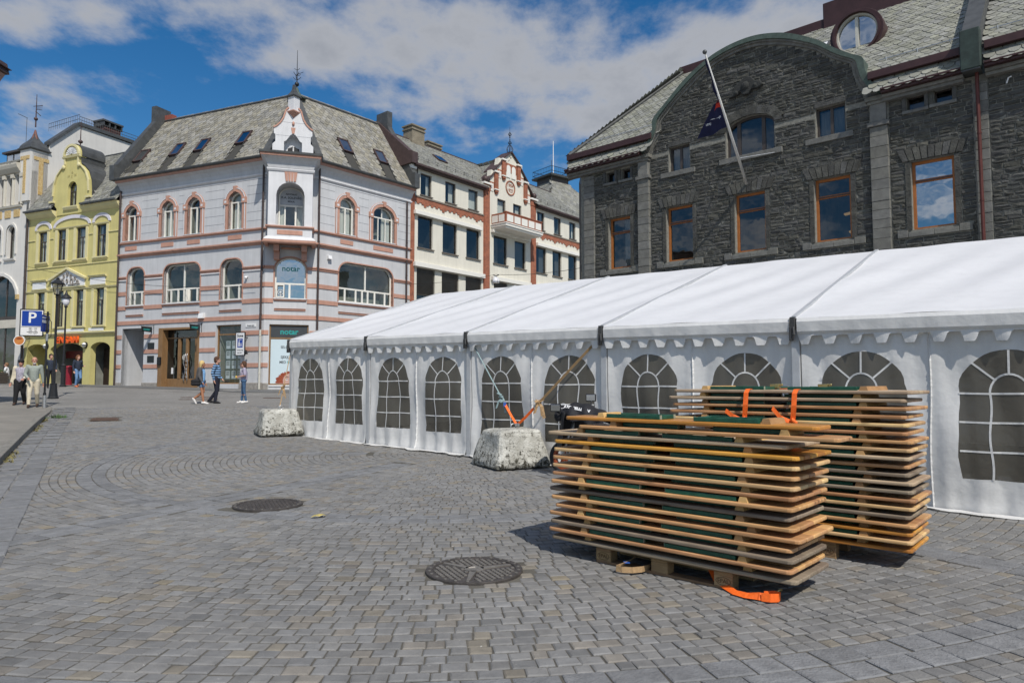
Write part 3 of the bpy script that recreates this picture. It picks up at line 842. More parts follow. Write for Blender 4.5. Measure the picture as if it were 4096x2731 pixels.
# ================================================================ folded beer tables on pallets
def wood(name, c1, c2, rough=.5, gloss=.3, dirt=.25, coat=0.0):
    m = bpy.data.materials.new(name); m.use_nodes = True
    nt = m.node_tree; N, L = nt.nodes, nt.links; b = N['Principled BSDF']; b.inputs['Roughness'].default_value = rough; b.inputs['Specular IOR Level'].default_value = gloss
    if coat: b.inputs['Coat Weight'].default_value = coat; b.inputs['Coat Roughness'].default_value = .2
    tcn = N.new('ShaderNodeTexCoord'); oi = N.new('ShaderNodeObjectInfo'); geo = N.new('ShaderNodeNewGeometry')
    off = N.new('ShaderNodeVectorMath'); off.operation = 'ADD'; cx = N.new('ShaderNodeCombineXYZ')
    mu = N.new('ShaderNodeMath'); mu.operation = 'MULTIPLY'; mu.inputs[1].default_value = 37; L.new(oi.outputs['Random'], mu.inputs[0])
    mu2 = N.new('ShaderNodeMath'); mu2.operation = 'MULTIPLY'; mu2.inputs[1].default_value = 19; L.new(geo.outputs['Random Per Island'], mu2.inputs[0])
    L.new(mu.outputs[0], cx.inputs[0]); L.new(mu2.outputs[0], cx.inputs[1]); L.new(tcn.outputs['Object'], off.inputs[0]); L.new(cx.outputs[0], off.inputs[1])
    mp = N.new('ShaderNodeMapping'); mp.inputs['Scale'].default_value = (1.2, 26, 26); L.new(off.outputs[0], mp.inputs[0])
    nz = N.new('ShaderNodeTexNoise'); nz.inputs['Scale'].default_value = 2.2; nz.inputs['Detail'].default_value = 8; nz.inputs['Distortion'].default_value = 1.2; L.new(mp.outputs[0], nz.inputs['Vector'])
    mr = N.new('ShaderNodeMapRange'); mr.inputs[1].default_value = .32; mr.inputs[2].default_value = .68; L.new(nz.outputs[0], mr.inputs[0])
    mx = N.new('ShaderNodeMix'); mx.data_type = 'RGBA'; mx.inputs[6].default_value = (*c1, 1); mx.inputs[7].default_value = (*c2, 1); L.new(mr.outputs[0], mx.inputs[0])
    # dark knots
    vo = N.new('ShaderNodeTexVoronoi'); vo.inputs['Scale'].default_value = 1.0; mp2 = N.new('ShaderNodeMapping'); mp2.inputs['Scale'].default_value = (2.6, 9, 9); L.new(off.outputs[0], mp2.inputs[0]); L.new(mp2.outputs[0], vo.inputs['Vector'])
    kr = N.new('ShaderNodeMapRange'); kr.inputs[1].default_value = .05; kr.inputs[2].default_value = .16; kr.inputs[3].default_value = .40; kr.inputs[4].default_value = 1.0; L.new(vo.outputs[0], kr.inputs[0])
    # large stains
    n2 = N.new('ShaderNodeTexNoise'); n2.inputs['Scale'].default_value = 3; n2.inputs['Detail'].default_value = 5; L.new(off.outputs[0], n2.inputs['Vector'])
    m2 = N.new('ShaderNodeMapRange'); m2.inputs[1].default_value = .35; m2.inputs[2].default_value = .7; m2.inputs[3].default_value = 1.08; m2.inputs[4].default_value = 1 - dirt; L.new(n2.outputs[0], m2.inputs[0])
    pr = N.new('ShaderNodeMath'); pr.operation = 'MULTIPLY'; L.new(kr.outputs[0], pr.inputs[0]); L.new(m2.outputs[0], pr.inputs[1])
    wnz = N.new('ShaderNodeTexWhiteNoise'); wnz.noise_dimensions = '2D'; cx2 = N.new('ShaderNodeCombineXYZ'); L.new(geo.outputs['Random Per Island'], cx2.inputs[0]); L.new(oi.outputs['Random'], cx2.inputs[1]); L.new(cx2.outputs[0], wnz.inputs['Vector'])
    hv = N.new('ShaderNodeHueSaturation'); a = N.new('ShaderNodeMapRange'); a.inputs[3].default_value = .74; a.inputs[4].default_value = 1.2; L.new(wnz.outputs['Value'], a.inputs[0])
    pv = N.new('ShaderNodeMath'); pv.operation = 'MULTIPLY'; L.new(a.outputs[0], pv.inputs[0]); L.new(pr.outputs[0], pv.inputs[1]); L.new(pv.outputs[0], hv.inputs['Value'])
    hh = N.new('ShaderNodeMapRange'); hh.inputs[3].default_value = .488; hh.inputs[4].default_value = .506; L.new(wnz.outputs['Value'], hh.inputs[0]); L.new(hh.outputs[0], hv.inputs['Hue'])
    L.new(mx.outputs[2], hv.inputs['Color']); L.new(hv.outputs[0], b.inputs['Base Color'])
    bp = N.new('ShaderNodeBump'); bp.inputs['Strength'].default_value = .25; bp.inputs['Distance'].default_value = .004; L.new(nz.outputs[0], bp.inputs['Height']); L.new(bp.outputs[0], b.inputs['Normal'])
    return m
M_pine = wood('lacquered_pine', (.48, .25, .10), (.62, .37, .17), rough=.38, coat=.15)
M_pale = wood('pale_pine', (.56, .36, .16), (.68, .47, .24), rough=.45)
M_orange = wood('amber_varnish', (.52, .23, .035), (.62, .31, .065), rough=.34, coat=.2)
M_grey = wood('weathered_board', (.19, .150, .108), (.28, .225, .165), rough=.85, gloss=.15)
M_weath = wood('bleached_board', (.36, .265, .175), (.45, .34, .23), rough=.75, gloss=.2)
M_block = wood('batten_pine', (.44, .26, .10), (.54, .34, .15), rough=.7, gloss=.2)
M_green = mat('green_enamel', (0.012, 0.075, 0.045), rough=0.42, var=0.3, scale=18, bump=0.1, bscale=60)
M_green_end = mat('chipped_enamel', (0.25, 0.27, 0.20), rough=0.7, var=0.3, scale=40)
M_pal = wood('pallet_timber', (.28, .185, .095), (.38, .26, .14), rough=.85, gloss=.15, dirt=.4)
M_brand = mat('burnt_mark', (0.08, 0.045, 0.02), rough=0.9, var=0.2)
M_orange_strap = mat('orange_webbing', (0.85, 0.14, 0.015), rough=0.6, var=0.12, scale=60, bump=0.2, bscale=300)
M_tan_strap = mat('tan_webbing', (0.36, 0.235, 0.12), rough=0.8, var=0.2, scale=50, bump=0.2, bscale=300)
M_blue_strap = mat('faded_blue_webbing', (0.22, 0.30, 0.31), rough=0.85, var=0.2, scale=50, bump=0.2, bscale=300)
M_brass = mat('brass_hook', (0.45, 0.36, 0.16), rough=0.35, var=0.15, scale=20, metal=0.9)
M_steel = mat('galvanised_steel', (0.45, 0.45, 0.45), rough=0.4, var=0.2, scale=20, metal=0.8)
WOODS = {'G': M_grey, 'P': M_pine, 'L': M_pale, 'O': M_orange, 'W': M_weath}
WNAME = {'G': 'grey weathered', 'P': 'warm pine', 'L': 'pale pine', 'O': 'amber varnished', 'W': 'bleached'}
def board(kind, ln, w, t, parent, q):
    mb = MB(); n = max(2, round(w / .13)); e = [0]
    cuts = sorted(q.uniform(.85, 1.15) for _ in range(n)); tot = sum(cuts); acc_ = 0
    for c in cuts: acc_ += c / tot * w; e.append(acc_)
    r_ = .035
    for k in range(n):
        y0, y1 = e[k], e[k + 1] - .0006
        x0, x1 = q.uniform(0, .004), ln - q.uniform(0, .004)
        P = [(x0, y0), (x1, y0), (x1, y1), (x0, y1)]
        if k == 0: P = [(x0, y0 + r_), (x0 + r_ * .3, y0 + r_ * .3), (x0 + r_, y0), (x1 - r_, y0), (x1 - r_ * .3, y0 + r_ * .3), (x1, y0 + r_), (x1, y1), (x0, y1)]
        if k == n - 1: P = [(x0, y0), (x1, y0), (x1, y1 - r_), (x1 - r_ * .3, y1 - r_ * .3), (x1 - r_, y1), (x0 + r_, y1), (x0 + r_ * .3, y1 - r_ * .3), (x0, y1 - r_)]
        a = [mb.V(x, y, 0) for x, y in P]; b = [mb.V(x, y, t) for x, y in P]; m_ = len(P)
        mb.F(*a[::-1]); mb.F(*b)
        for i in range(m_): mb.F(a[i], a[(i + 1) % m_], b[(i + 1) % m_], b[i])
    return mb.build('tabletop', WOODS[kind], parent, bevel=.009, seg=3)
def folded_table(kind, ln, w, z, gap, par, q, label, group, loc, rz, inset, bench=False, first=None):
    t = thing('folded_bench' if bench else 'folded_table', label, 'bench' if bench else 'table', loc, rz, group)
    th = .029
    board(kind, ln, w, th, t, q)
    h = gap - .0015
    b0, b1 = .33 + q.uniform(-.03, .03), ln - .40 + q.uniform(-.03, .03)
    y0, y1 = inset, w - inset
    for x in (b0, b1):                                  # battens
        mb = MB(); m_ = .02; 
        mb.hexa([(x, y0, th), (x + .07, y0, th), (x + .07, y1, th), (x, y1, th)], [(x + .012, y0 + .004, th + h), (x + .058, y0 + .004, th + h), (x + .058, y1 - .004, th + h), (x + .012, y1 - .004, th + h)])
        mb.build('batten', M_block, t)
    lg = .52 if not bench else .50
    for x0, x1 in ((b0 + .085, b0 + .085 + lg), (b1 - .02 - lg - (.05 if not bench else 0), b1 - .02)):   # two folded leg frames
        mb = MB(); ly0, ly1 = y0 + .012 + par, y1 - .012 - par
        for y in (ly0, ly1 - .034):
            mb.box(x0, x1, y, y + .034, th + .001, th + h * .84)
        fx = x1 - .035 if x0 < ln / 2 else x0
        mb.box(fx, fx + .034, ly0 + .035, ly1 - .035, th + .002, th + h * .8)
        mx_ = (x0 + x1) / 2; mb.box(mx_, mx_ + .02, ly0 + .035, ly1 - .035, th + .002, th + h * .6)
        f_ = mb.build('leg_frame', M_green, t, bevel=.003)
        mb = MB(); ex = x1 if x0 < ln / 2 else x0 - .003
        for y in (ly0, ly1 - .034): mb.box(ex, ex + .003, y + .003, y + .031, th + .004, th + h * .92)
        mb.build('leg_foot', M_green_end, f_)
    return t
q = random.Random(11)
FS = dict(o=(.335, 6.06), rz=math.atan2(-.681, .732), ln=2.12, w=.68)
BS = dict(o=(1.58, 6.85), rz=math.atan2(-.66, .75), ln=2.11, w=.69)
def stack(S, kinds, z0, pitch, where, benches=0):
    n = len(kinds); c, s_ = math.cos(S['rz']), math.sin(S['rz'])
    seen = {}
    ords = ['lowest', 'second lowest', 'third from the bottom', 'fourth from the bottom', 'fifth from the bottom', 'sixth from the bottom', 'seventh from the bottom', 'eighth from the bottom', 'ninth from the bottom', 'tenth from the bottom', 'eleventh from the bottom']
    tops = ['topmost', 'second from the top', 'third from the top', 'fourth from the top', 'fifth from the top', 'sixth from the top', 'seventh from the top', 'eighth from the top', 'ninth from the top', 'tenth from the top']
    for i, k in enumerate(kinds):
        bench = i >= n - benches
        dx = {n - 2: .30, n - 1: .16}.get(i, q.uniform(-.035, .035)) if benches else q.uniform(-.03, .03)
        dy = .0 if bench else q.uniform(-.012, .012)
        if benches and i == n - 3: dx = -.045
        o = ords[i] if i < n / 2 else tops[n - 1 - i]
        w = .30 if bench else S['w']; 
        x, y = S['o'][0] + dx * c - dy * s_, S['o'][1] + dx * s_ + dy * c
        label = f"{WNAME[k]} {'bench' if bench else 'folded table'} with green legs, {o} in the {where} stack"
        par = 0.0 if i % 2 else .06
        folded_table(k, S['ln'], w, 0, pitch - .029, par, q, label, f'folded tables in the {where} stack', (x, y, z0 + i * pitch), S['rz'] + q.uniform(-.006, .006), (.014 if i % 2 else .045) if not bench else .015, bench)
stack(FS, list('GPGPPPGPPLPLOWPO'), .147, .0690, 'nearer', 2)
stack(BS, list('OLOPGLPGWGPWLPPLPPWW'), .147, .0662, 'farther')
def pallet(S, x0, y0, label, ends):
    c, s_ = math.cos(S['rz']), math.sin(S['rz'])
    t = thing('wooden_pallet', label, 'pallet', (S['o'][0] + x0 * c - y0 * s_, S['o'][1] + x0 * s_ + y0 * c, .004), S['rz'], 'wooden pallets under the tables')
    for y in (0, .35, .70):                              # three runs of blocks, each with a base board and a bearer
        mb = MB(); mb.box(0, 1.2, y, y + .1, 0, .022); mb.build('base_board', M_pal, t, bevel=.003)
        for x in (0, .5275, 1.055):
            mb = MB(); mb.box(x, x + .145, y, y + .1, .022, .1); bl = mb.build('block', M_pal, t, bevel=.004)
            if y == 0 and x != .5275:
                lettering('EPAL', .042, M_brand, bl, (x + .0725, -.001, .061), name='stamp', ext=.0008)
                mb = MB(); n_ = 28
                ring = [(x + .0725 + .058 * math.cos(2 * PI * k / n_), .061 + .030 * math.sin(2 * PI * k / n_)) for k in range(n_)]
                ring2 = [(x + .0725 + .054 * math.cos(2 * PI * k / n_), .061 + .027 * math.sin(2 * PI * k / n_)) for k in range(n_)]
                mb.plate(ring, [ring2], .0, -.0012); mb.build('stamp_ring', M_brand, bl)
    for x in (0, .5275, 1.055):
        mb = MB(); mb.box(x, x + .145, .0, .8, .1, .122); mb.build('cross_board', M_pal, t, bevel=.003)
    for y in (0, .16, .35, .54, .70):
        mb = MB(); mb.box(0, 1.2, y, y + .1, .122, .144); mb.build('top_board', M_pal, t, bevel=.003)
pallet(FS, .44, .07, 'wooden pallet under the nearer table stack with stamped corner blocks', 1)
pallet(BS, .31, .05, 'wooden pallet under the farther table stack, mostly hidden', 0)
# ---- orange ratchet straps over the farther stack
def strap_over(x, label, tail):
    c, s_ = math.cos(BS['rz']), math.sin(BS['rz'])
    t = thing('ratchet_strap', label, 'strap', (BS['o'][0], BS['o'][1], 0), BS['rz'], 'orange straps over the farther stack')
    top = .147 + 19 * .0662 + .031; w = BS['w']
    mb = MB()
    P = [(x - .03, -.022, .20), (x - .03, -.024, .8), (x - .028, -.026, top - .26)]
    mb.ribbon(P, .042, (1, 0, 0))
    P = [(x - .028, -.030, top - .28), (x - .01, -.045, top - .14), (x - .006, -.032, top - .03), (x + .0, -.004, top + .004), (x + .03, .14, top + .012), (x + .10, .32, top + .006), (x + .14, w - .02, top + .006), (x + .14, w + .012, top - .03), (x + .14, w + .014, .2)]
    mb.ribbon(P, .042, [(1, 0, .1), (1, .3, 0), (1, .1, 0), (1, .1, 0), (1, .3, 0), (1, .3, 0), (1, 0, 0), (1, 0, 0), (1, 0, 0)])
    mb.build('webbing', M_orange_strap, t, recalc=False)
    mb = MB(); zk = top - .28                                 # knot with two loose tails
    mb.tube([(x - .05, -.045, zk), (x - .02, -.06, zk + .02), (x + .01, -.045, zk - .01)], [.014, .02, .014], 8)
    mb.ribbon([(x - .04, -.05, zk), (x - .11, -.09, zk + .035), (x - .19, -.07, zk + .085 if not tail else zk + .12)], .04, [(0, .3, 1), (.2, .2, 1), (.3, .3, 1)])
    mb.ribbon([(x - .02, -.055, zk - .01), (x + .05, -.07, zk - .06), (x + (.12 if not tail else .02), -.05, zk - .12)], .036, [(.5, 0, 1), (.6, .2, 1), (.4, .3, 1)])
    mb.build('knot', M_orange_strap, t, recalc=False)
    mb = MB(); mb.box(x + .09, x + .17, .30, .36, top + .012, top + .05); mb.tube([(x + .08, .33, top + .04), (x + .2, .33, top + .045)], .012, 8); mb.build('ratchet', M_brass, t, bevel=.004)
strap_over(.80, 'orange strap over the farther stack with knotted tails hanging down', 0)
strap_over(1.235, 'orange strap over the farther stack with one long tail sticking up', 1)
# ---- straps lying on the ground
t = thing('loose_strap', 'orange strap with brass hook lying on the setts before the nearer stack', 'strap', (1.5, 5.0, .014), 0)
mb = MB()
P = [(.0, .26, .10), (.02, .18, .03), (.035, .05, .022), (.07, -.09, .012), (.12, -.17, .016), (.19, -.235, .03), (.25, -.25, .022), (.31, -.24, .012)]
mb.ribbon([(p[0], p[1], p[2]) for p in P], .05, [(1, .2, .5), (1, .1, .6), (1, .25, .6), (1, .5, .5), (.8, .6, .6), (.3, .3, 1), (.1, .2, 1), (.1, .2, 1)])
mb.ribbon([(.20, -.25, .03), (.25, -.275, .03), (.31, -.265, .028), (.335, -.235, .03), (.30, -.21, .032), (.23, -.215, .03)], .055, (.05, .05, 1))
mb.build('webbing', M_orange_strap, t, recalc=False)
mb = MB(); mb.tube([(.30, -.20, .03), (.35, -.17, .05), (.38, -.14, .045), (.375, -.12, .02)], .007, 8); mb.build('hook', M_brass, t)
t = thing('tan_strap', 'tan strap looped on the ground beside the nearer pallet', 'strap', (.82, 5.45, .014), 0)
mb = MB()
mb.ribbon([(.22, .32, .06), (.16, .20, .055), (.06, .08, .04), (.0, .02, .03), (.04, -.02, .03), (.12, -.035, .03), (.20, -.01, .03), (.27, .06, .03), (.30, .13, .04), (.34, .22, .03)], .045, [(1, -.3, .5), (1, -.3, .6), (.6, -.3, 1), (.1, .1, 1), (0, .1, 1), (0, .1, 1), (.1, .1, 1), (.3, .1, 1), (.3, .1, 1), (.5, 0, 1)])
mb.build('webbing', M_tan_strap, t, recalc=False)
M_bluetag = mat('blue_label', (.03, .10, .38), rough=.6)
mb = MB(); mb.box(.075, .12, .085, .13, .05, .058); mb.build('label', M_bluetag, t)

# ================================================================ concrete anchor blocks
def concrete_mat():
    m = mat('lichen_concrete', (0.27, 0.26, 0.225), rough=0.95, var=0.15, scale=7, bump=1.0, bscale=34, color2=(0.55, 0.545, 0.50), detail=8)
    nt = m.node_tree; N, L = nt.nodes, nt.links; b = N['Principled BSDF']; src = b.inputs['Base Color'].links[0].from_socket
    tcn = N.new('ShaderNodeTexCoord'); nz = N.new('ShaderNodeTexNoise'); nz.inputs['Scale'].default_value = 13; nz.inputs['Detail'].default_value = 8; nz.inputs['Roughness'].default_value = .75; L.new(tcn.outputs['Object'], nz.inputs['Vector'])
    sp = N.new('ShaderNodeSeparateXYZ'); L.new(tcn.outputs['Object'], sp.inputs[0])
    mr0 = N.new('ShaderNodeMapRange'); mr0.inputs[1].default_value = 0; mr0.inputs[2].default_value = .35; mr0.inputs[3].default_value = .09; mr0.inputs[4].default_value = -.01; L.new(sp.outputs[2], mr0.inputs[0])
    ad = N.new('ShaderNodeMath'); ad.operation = 'ADD'; L.new(nz.outputs[0], ad.inputs[0]); L.new(mr0.outputs[0], ad.inputs[1])
    mr = N.new('ShaderNodeMapRange'); mr.inputs[1].default_value = .525; mr.inputs[2].default_value = .62; L.new(ad.outputs[0], mr.inputs[0])
    mx = N.new('ShaderNodeMix'); mx.data_type = 'RGBA'; mx.inputs[7].default_value = (.045, .042, .03, 1); L.new(mr.outputs[0], mx.inputs[0]); L.new(src, mx.inputs[6]); L.new(mx.outputs[2], b.inputs['Base Color'])
    return m
M_conc = concrete_mat()
def anchor_block(x, y, half, top, h, rz, label, seed):
    z = float(gz(x, y))
    t = thing('concrete_block', label, 'concrete block', (x, y, z + .012), rz, 'concrete anchor blocks holding the tent')
    bm = bmesh.new(); bmesh.ops.create_cube(bm, size=1)
    for v in bm.verts:
        k = half if v.co.z < 0 else top
        v.co.x = math.copysign(k, v.co.x); v.co.y = math.copysign(k, v.co.y); v.co.z = 0 if v.co.z < 0 else h
    bmesh.ops.bevel(bm, geom=list(bm.edges), offset=.09, segments=3, affect='EDGES', profile=.5)
    bmesh.ops.subdivide_edges(bm, edges=list(bm.edges), cuts=3, use_grid_fill=True)
    bmesh.ops.triangulate(bm, faces=[f for f in bm.faces if len(f.verts) > 4])
    from mathutils import noise
    for v in bm.verts:
        p = v.co * 4.5 + Vector((seed, 0, 0)); d = noise.noise(p) * .040 + noise.noise(p * 3.1) * .022 + noise.noise(p * 7) * .014
        if v.co.z > .01: v.co += Vector((v.co.x, v.co.y, .25)).normalized() * d
        v.co.z = max(0, v.co.z)
    me = bpy.data.meshes.new('body'); bm.to_mesh(me); bm.free(); me.materials.append(M_conc); me.polygons.foreach_set('use_smooth', [True] * len(me.polygons))
    o = bpy.data.objects.new('body', me); COL.objects.link(o); o.parent = t
    sm = o.modifiers.new('sub', 'SUBSURF'); sm.levels = 1; sm.render_levels = 1
    mb = MB(); ring = [(.05 * math.cos(2 * PI * k / 14) + .05, .0, h + .035 + .045 * math.sin(2 * PI * k / 14)) for k in range(15)]; mb.tube(ring, .012, 8); mb.build('lifting_eye', M_steel, t, smooth=True)
    return t
anchor_block(-.02, 11.72, .54, .38, .63, R(28), 'mossy white concrete block with two straps, nearer the pallets', 1.0)
anchor_block(-5.62, 16.52, .52, .38, .62, R(30), 'pitted concrete block at the far corner of the tent', 7.3)
def tpt(s, d, z): return Vector((TA[0] + TD[0] * s + TN[0] * d, TA[1] + TD[1] * s + TN[1] * d, z))
def guy(name, a, b, f, mlow, mup, label, wlow=.045, wup=.03, tagc=True):
    a, b = Vector(a), Vector(b); t = thing(name, label, 'strap', a, 0, 'guy straps of the tent'); d = b - a; u = d.normalized(); sd = u.cross(Vector((0.3, 1, 0))).normalized(); k = d * f
    side = u.cross(Vector((.5, -1, .1))).normalized()
    mb = MB(); mb.ribbon([(0, 0, .02), k * .35, k], wlow, side, .003); mb.build('lower_webbing', mlow, t, recalc=False)
    mb = MB(); mb.ribbon([k * 1.08, d * .6, d], wup, side, .003); mb.build('upper_webbing', mup, t, recalc=False)
    mb = MB(); q_ = random.Random(int(a.x * 100) + 5)
    for j in range(7):
        p0 = k + Vector((q_.uniform(-.04, .04), q_.uniform(-.04, .04), q_.uniform(-.03, .06)))
        pts = [p0, p0 + Vector((q_.uniform(-.08, .08), q_.uniform(-.06, .02), q_.uniform(-.02, .07))), p0 + Vector((q_.uniform(-.06, .06), q_.uniform(-.07, .0), q_.uniform(-.05, .03)))]
        mb.ribbon(pts, wup + .008, [(q_.uniform(-1, 1), .3, .6)] * 3, .003)
    for j in range(3):
        p0 = k + Vector((q_.uniform(-.03, .03), -.03, 0)); s_ = (-1, .5, 1)[j]
        mb.ribbon([p0, p0 + Vector((s_ * .05, -.03, -.05)), p0 + Vector((s_ * .085, -.03, -.16 - .04 * j))], wup + .01, [(1, .2, .3), (1, .4, .2), (1, -.2, .4)], .003)
    mb.tube([k * .9, k * 1.12], [.03, .028], 8)
    mb.build('knot', mup, t, recalc=False)
    mb = MB(); mb.tube([(0, 0, -.02), (0, 0, .03)], .02, 8); mb.box(*sorted((k.x * .84 - .02, k.x * .84 + .02)), *sorted((k.y * .84 - .03, k.y * .84 + .03)), k.z * .84 - .04, k.z * .84 + .04); mb.build('ratchet', M_steel, t)
    return t
g0 = Vector((.07, 11.74, .78))
t = guy('guy_strap', g0, tpt(3.1, .0, 2.22), .30, M_orange_strap, M_blue_strap, 'faded blue strap with orange lower end tied to the block near the pallets', wup=.022)
mb = MB(); k = (tpt(3.1, 0, 2.22) - g0) * .24; mb.box(k.x - .026, k.x + .02, k.y - .03, k.y - .004, k.z - .045, k.z + .03); mb.build('label', M_bluetag, t)
guy('guy_strap', g0 + Vector((.04, 0, .0)), tpt(5.86, .0, 2.18), .26, M_orange_strap, M_tan_strap, 'tan strap with orange lower end crossing a tent window', wup=.042)
guy('guy_strap', (-5.60, 16.52, .90), tpt(-3.05, .0, 2.30), .33, M_tan_strap, M_tan_strap, 'thin tan strap with big knot at the far corner of the tent', wlow=.02, wup=.018)

# ================================================================ scooter under a cover, behind the stack
M_rubber = mat('tyre_rubber', (0.015, 0.015, 0.016), rough=0.75, var=0.3, scale=20)
M_rim = mat('orange_rim', (0.30, 0.06, 0.015), rough=0.4, var=0.1)
M_cover = mat('black_cover_fabric', (0.012, 0.012, 0.015), rough=0.75, var=0.3, scale=8, bump=0.3, bscale=30)
M_whiteprint = mat('white_print', (0.75, 0.75, 0.75), rough=0.6)
M_mirror = mat('mirror_glass', (0.75, 0.78, 0.8), rough=0.06, metal=1.0, var=0.02)
M_sc = mat('scooter_plastic', (0.55, 0.56, 0.58), rough=0.35, var=0.05)
sc = thing('scooter', 'parked scooter with black apron and orange rimmed wheel behind the tables', 'scooter', (.82, 10.72, float(gz(.82, 10.72)) + .012), math.atan2(-.55, .83))
for x in (0, 1.28):
    mb = MB(); n_ = 40; rr_ = .265; prof = [(.0, .0)]
    for k in range(n_):                                    # torus tyre standing in the XZ plane
        pass
    ring = []
    for k in range(n_):
        a = 2 * PI * k / n_
        ring.append([mb.V(x + math.cos(a) * (rr_ - .05 + .05 * math.cos(b)), .055 * math.sin(b), rr_ + math.sin(a) * (rr_ - .05 + .05 * math.cos(b))) for b in [2 * PI * j / 10 for j in range(10)]])
    for k in range(n_):
        for j in range(10): mb.F(ring[k][j], ring[(k + 1) % n_][j], ring[(k + 1) % n_][(j + 1) % 10], ring[k][(j + 1) % 10])
    wh = mb.build('wheel', M_rubber, sc, smooth=True)
    mb = MB()
    circ = lambda r_: [(x + r_ * math.cos(2 * PI * k / n_), rr_ + r_ * math.sin(2 * PI * k / n_)) for k in range(n_)]
    mb.plate(circ(.185), [circ(.15)], -.04, .04)
    for k in range(5):
        a = 2 * PI * k / 5 + .3; ca_, sa_ = math.cos(a), math.sin(a)
        mb.hexa([(x + .03 * ca_ - .02 * sa_, -.02, rr_ + .03 * sa_ + .02 * ca_), (x + .03 * ca_ + .02 * sa_, -.02, rr_ + .03 * sa_ - .02 * ca_), (x + .03 * ca_ + .02 * sa_, .02, rr_ + .03 * sa_ - .02 * ca_), (x + .03 * ca_ - .02 * sa_, .02, rr_ + .03 * sa_ + .02 * ca_)],
                [(x + .155 * ca_ - .015 * sa_, -.015, rr_ + .155 * sa_ + .015 * ca_), (x + .155 * ca_ + .015 * sa_, -.015, rr_ + .155 * sa_ - .015 * ca_), (x + .155 * ca_ + .015 * sa_, .015, rr_ + .155 * sa_ - .015 * ca_), (x + .155 * ca_ - .015 * sa_, .015, rr_ + .155 * sa_ + .015 * ca_)])
    mb.plate(circ(.05), [], -.05, .05); mb.build('rim', M_rim, wh)
mb = MB(); mb.tube([(0, -.075, .265), (.10, -.06, .6), (.16, 0, .82)], .02, 8); mb.tube([(0, .075, .265), (.10, .06, .6), (.16, 0, .82)], .02, 8); mb.build('fork', M_steel, sc, smooth=True)
mb = MB(); mb.hexa([(.30, -.16, .22), (1.45, -.15, .30), (1.45, .15, .30), (.30, .16, .22)], [(.28, -.14, .32), (1.5, -.13, .62), (1.5, .13, .62), (.28, .14, .32)])
mb.hexa([(.75, -.14, .55), (1.5, -.12, .6), (1.5, .12, .6), (.75, .14, .55)], [(.72, -.13, .74), (1.52, -.1, .74), (1.52, .1, .74), (.72, .13, .74)]); mb.build('body', M_sc, sc, bevel=.04)
mb = MB(); mb.box(.7, 1.5, -.14, .14, .745, .80); mb.build('seat', M_cover, sc, bevel=.03)
# draped apron
mb = MB(); nu, nv = 22, 18; G_ = []
for j in range(nv + 1):
    v = j / nv; row = []
    for i in range(nu + 1):
        u = i / nu - .5
        z = .98 - .58 * v - .02 * math.cos(u * 9)
        x = .02 + .05 * v - .18 * (1 - v) ** 3 * 0 + abs(u) ** 2 * (.9 - .1 * v) + .02 * math.sin(u * 17 + v * 3) * v + .12 * (1 - v)
        y = u * (.80 - .06 * v) + .012 * math.sin(v * 9 + u * 7)
        row.append(mb.V(x - .14, y, z))
    G_.append(row)
for j in range(nv):
    for i in range(nu): mb.F(G_[j][i], G_[j][i + 1], G_[j + 1][i + 1], G_[j + 1][i])
o = mb.build('apron', M_cover, sc, smooth=True, recalc=False); sd = o.modifiers.new('s', 'SOLIDIFY'); sd.thickness = .012
mb = MB(); G_ = []
for j in range(15):                                       # folded cover over the handlebar
    v = j / 14; row = []
    for i in range(25):
        u = i / 24; x = -.02 + u * .80; a = -PI * .62 + v * PI * 1.24
        rr_ = .19 * (1 - .35 * abs(u - .35)) + .014 * math.sin(u * 21 + v * 5) + .010 * math.sin(v * 13 + u * 4)
        row.append(mb.V(x, -.0 + math.sin(a) * rr_ * 1.55, .90 + .07 * math.sin(u * 3) - .10 * u + math.cos(a) * rr_))
    G_.append(row)
for j in range(14):
    for i in range(24): mb.F(G_[j][i], G_[j][i + 1], G_[j + 1][i + 1], G_[j + 1][i])
o = mb.build('handlebar_cover', M_cover, sc, smooth=True, recalc=False)
lettering('LYDKJELLEREN', .066, M_whiteprint, o, (.33, -.205, 1.035), name='print', ext=.002, bold=.003, rot=(R(48), R(9), 0))
mb = MB(); n_ = 24
ring = lambda r_: [(r_ * math.cos(2 * PI * k / n_), r_ * math.sin(2 * PI * k / n_)) for k in range(n_)]
mb.plate(ring(.05), [ring(.043)], -.001, .001); o2 = mb.build('print_ring', M_whiteprint, o); o2.location = (.09, -.215, 1.072); o2.rotation_euler = (R(-42), R(9), 0)
for y, zz_, xx in ((-.38, 1.0, .02), (.36, 1.14, .24)):
    mb = MB(); mb.tube([(xx + .1, y * .55, .93), (xx + .07, y * .85, zz_ - .03), (xx + .05, y, zz_)], .012, 8); st = mb.build('mirror', M_cover, sc, smooth=True)
    mb = MB(); mb.box(-.085, .085, -.014, .014, -.06, .06); h_ = mb.build('mirror_shell', M_cover, st, bevel=.03, seg=3); h_.location = (xx + .04, y, zz_ + .05); h_.rotation_euler = (0, 0, .25)
    mb = MB(); mb.box(-.07, .07, -.019, -.015, -.048, .048); h_ = mb.build('mirror_glass', M_mirror, st, bevel=.002); h_.location = (xx + .04, y, zz_ + .05); h_.rotation_euler = (0, 0, .25)
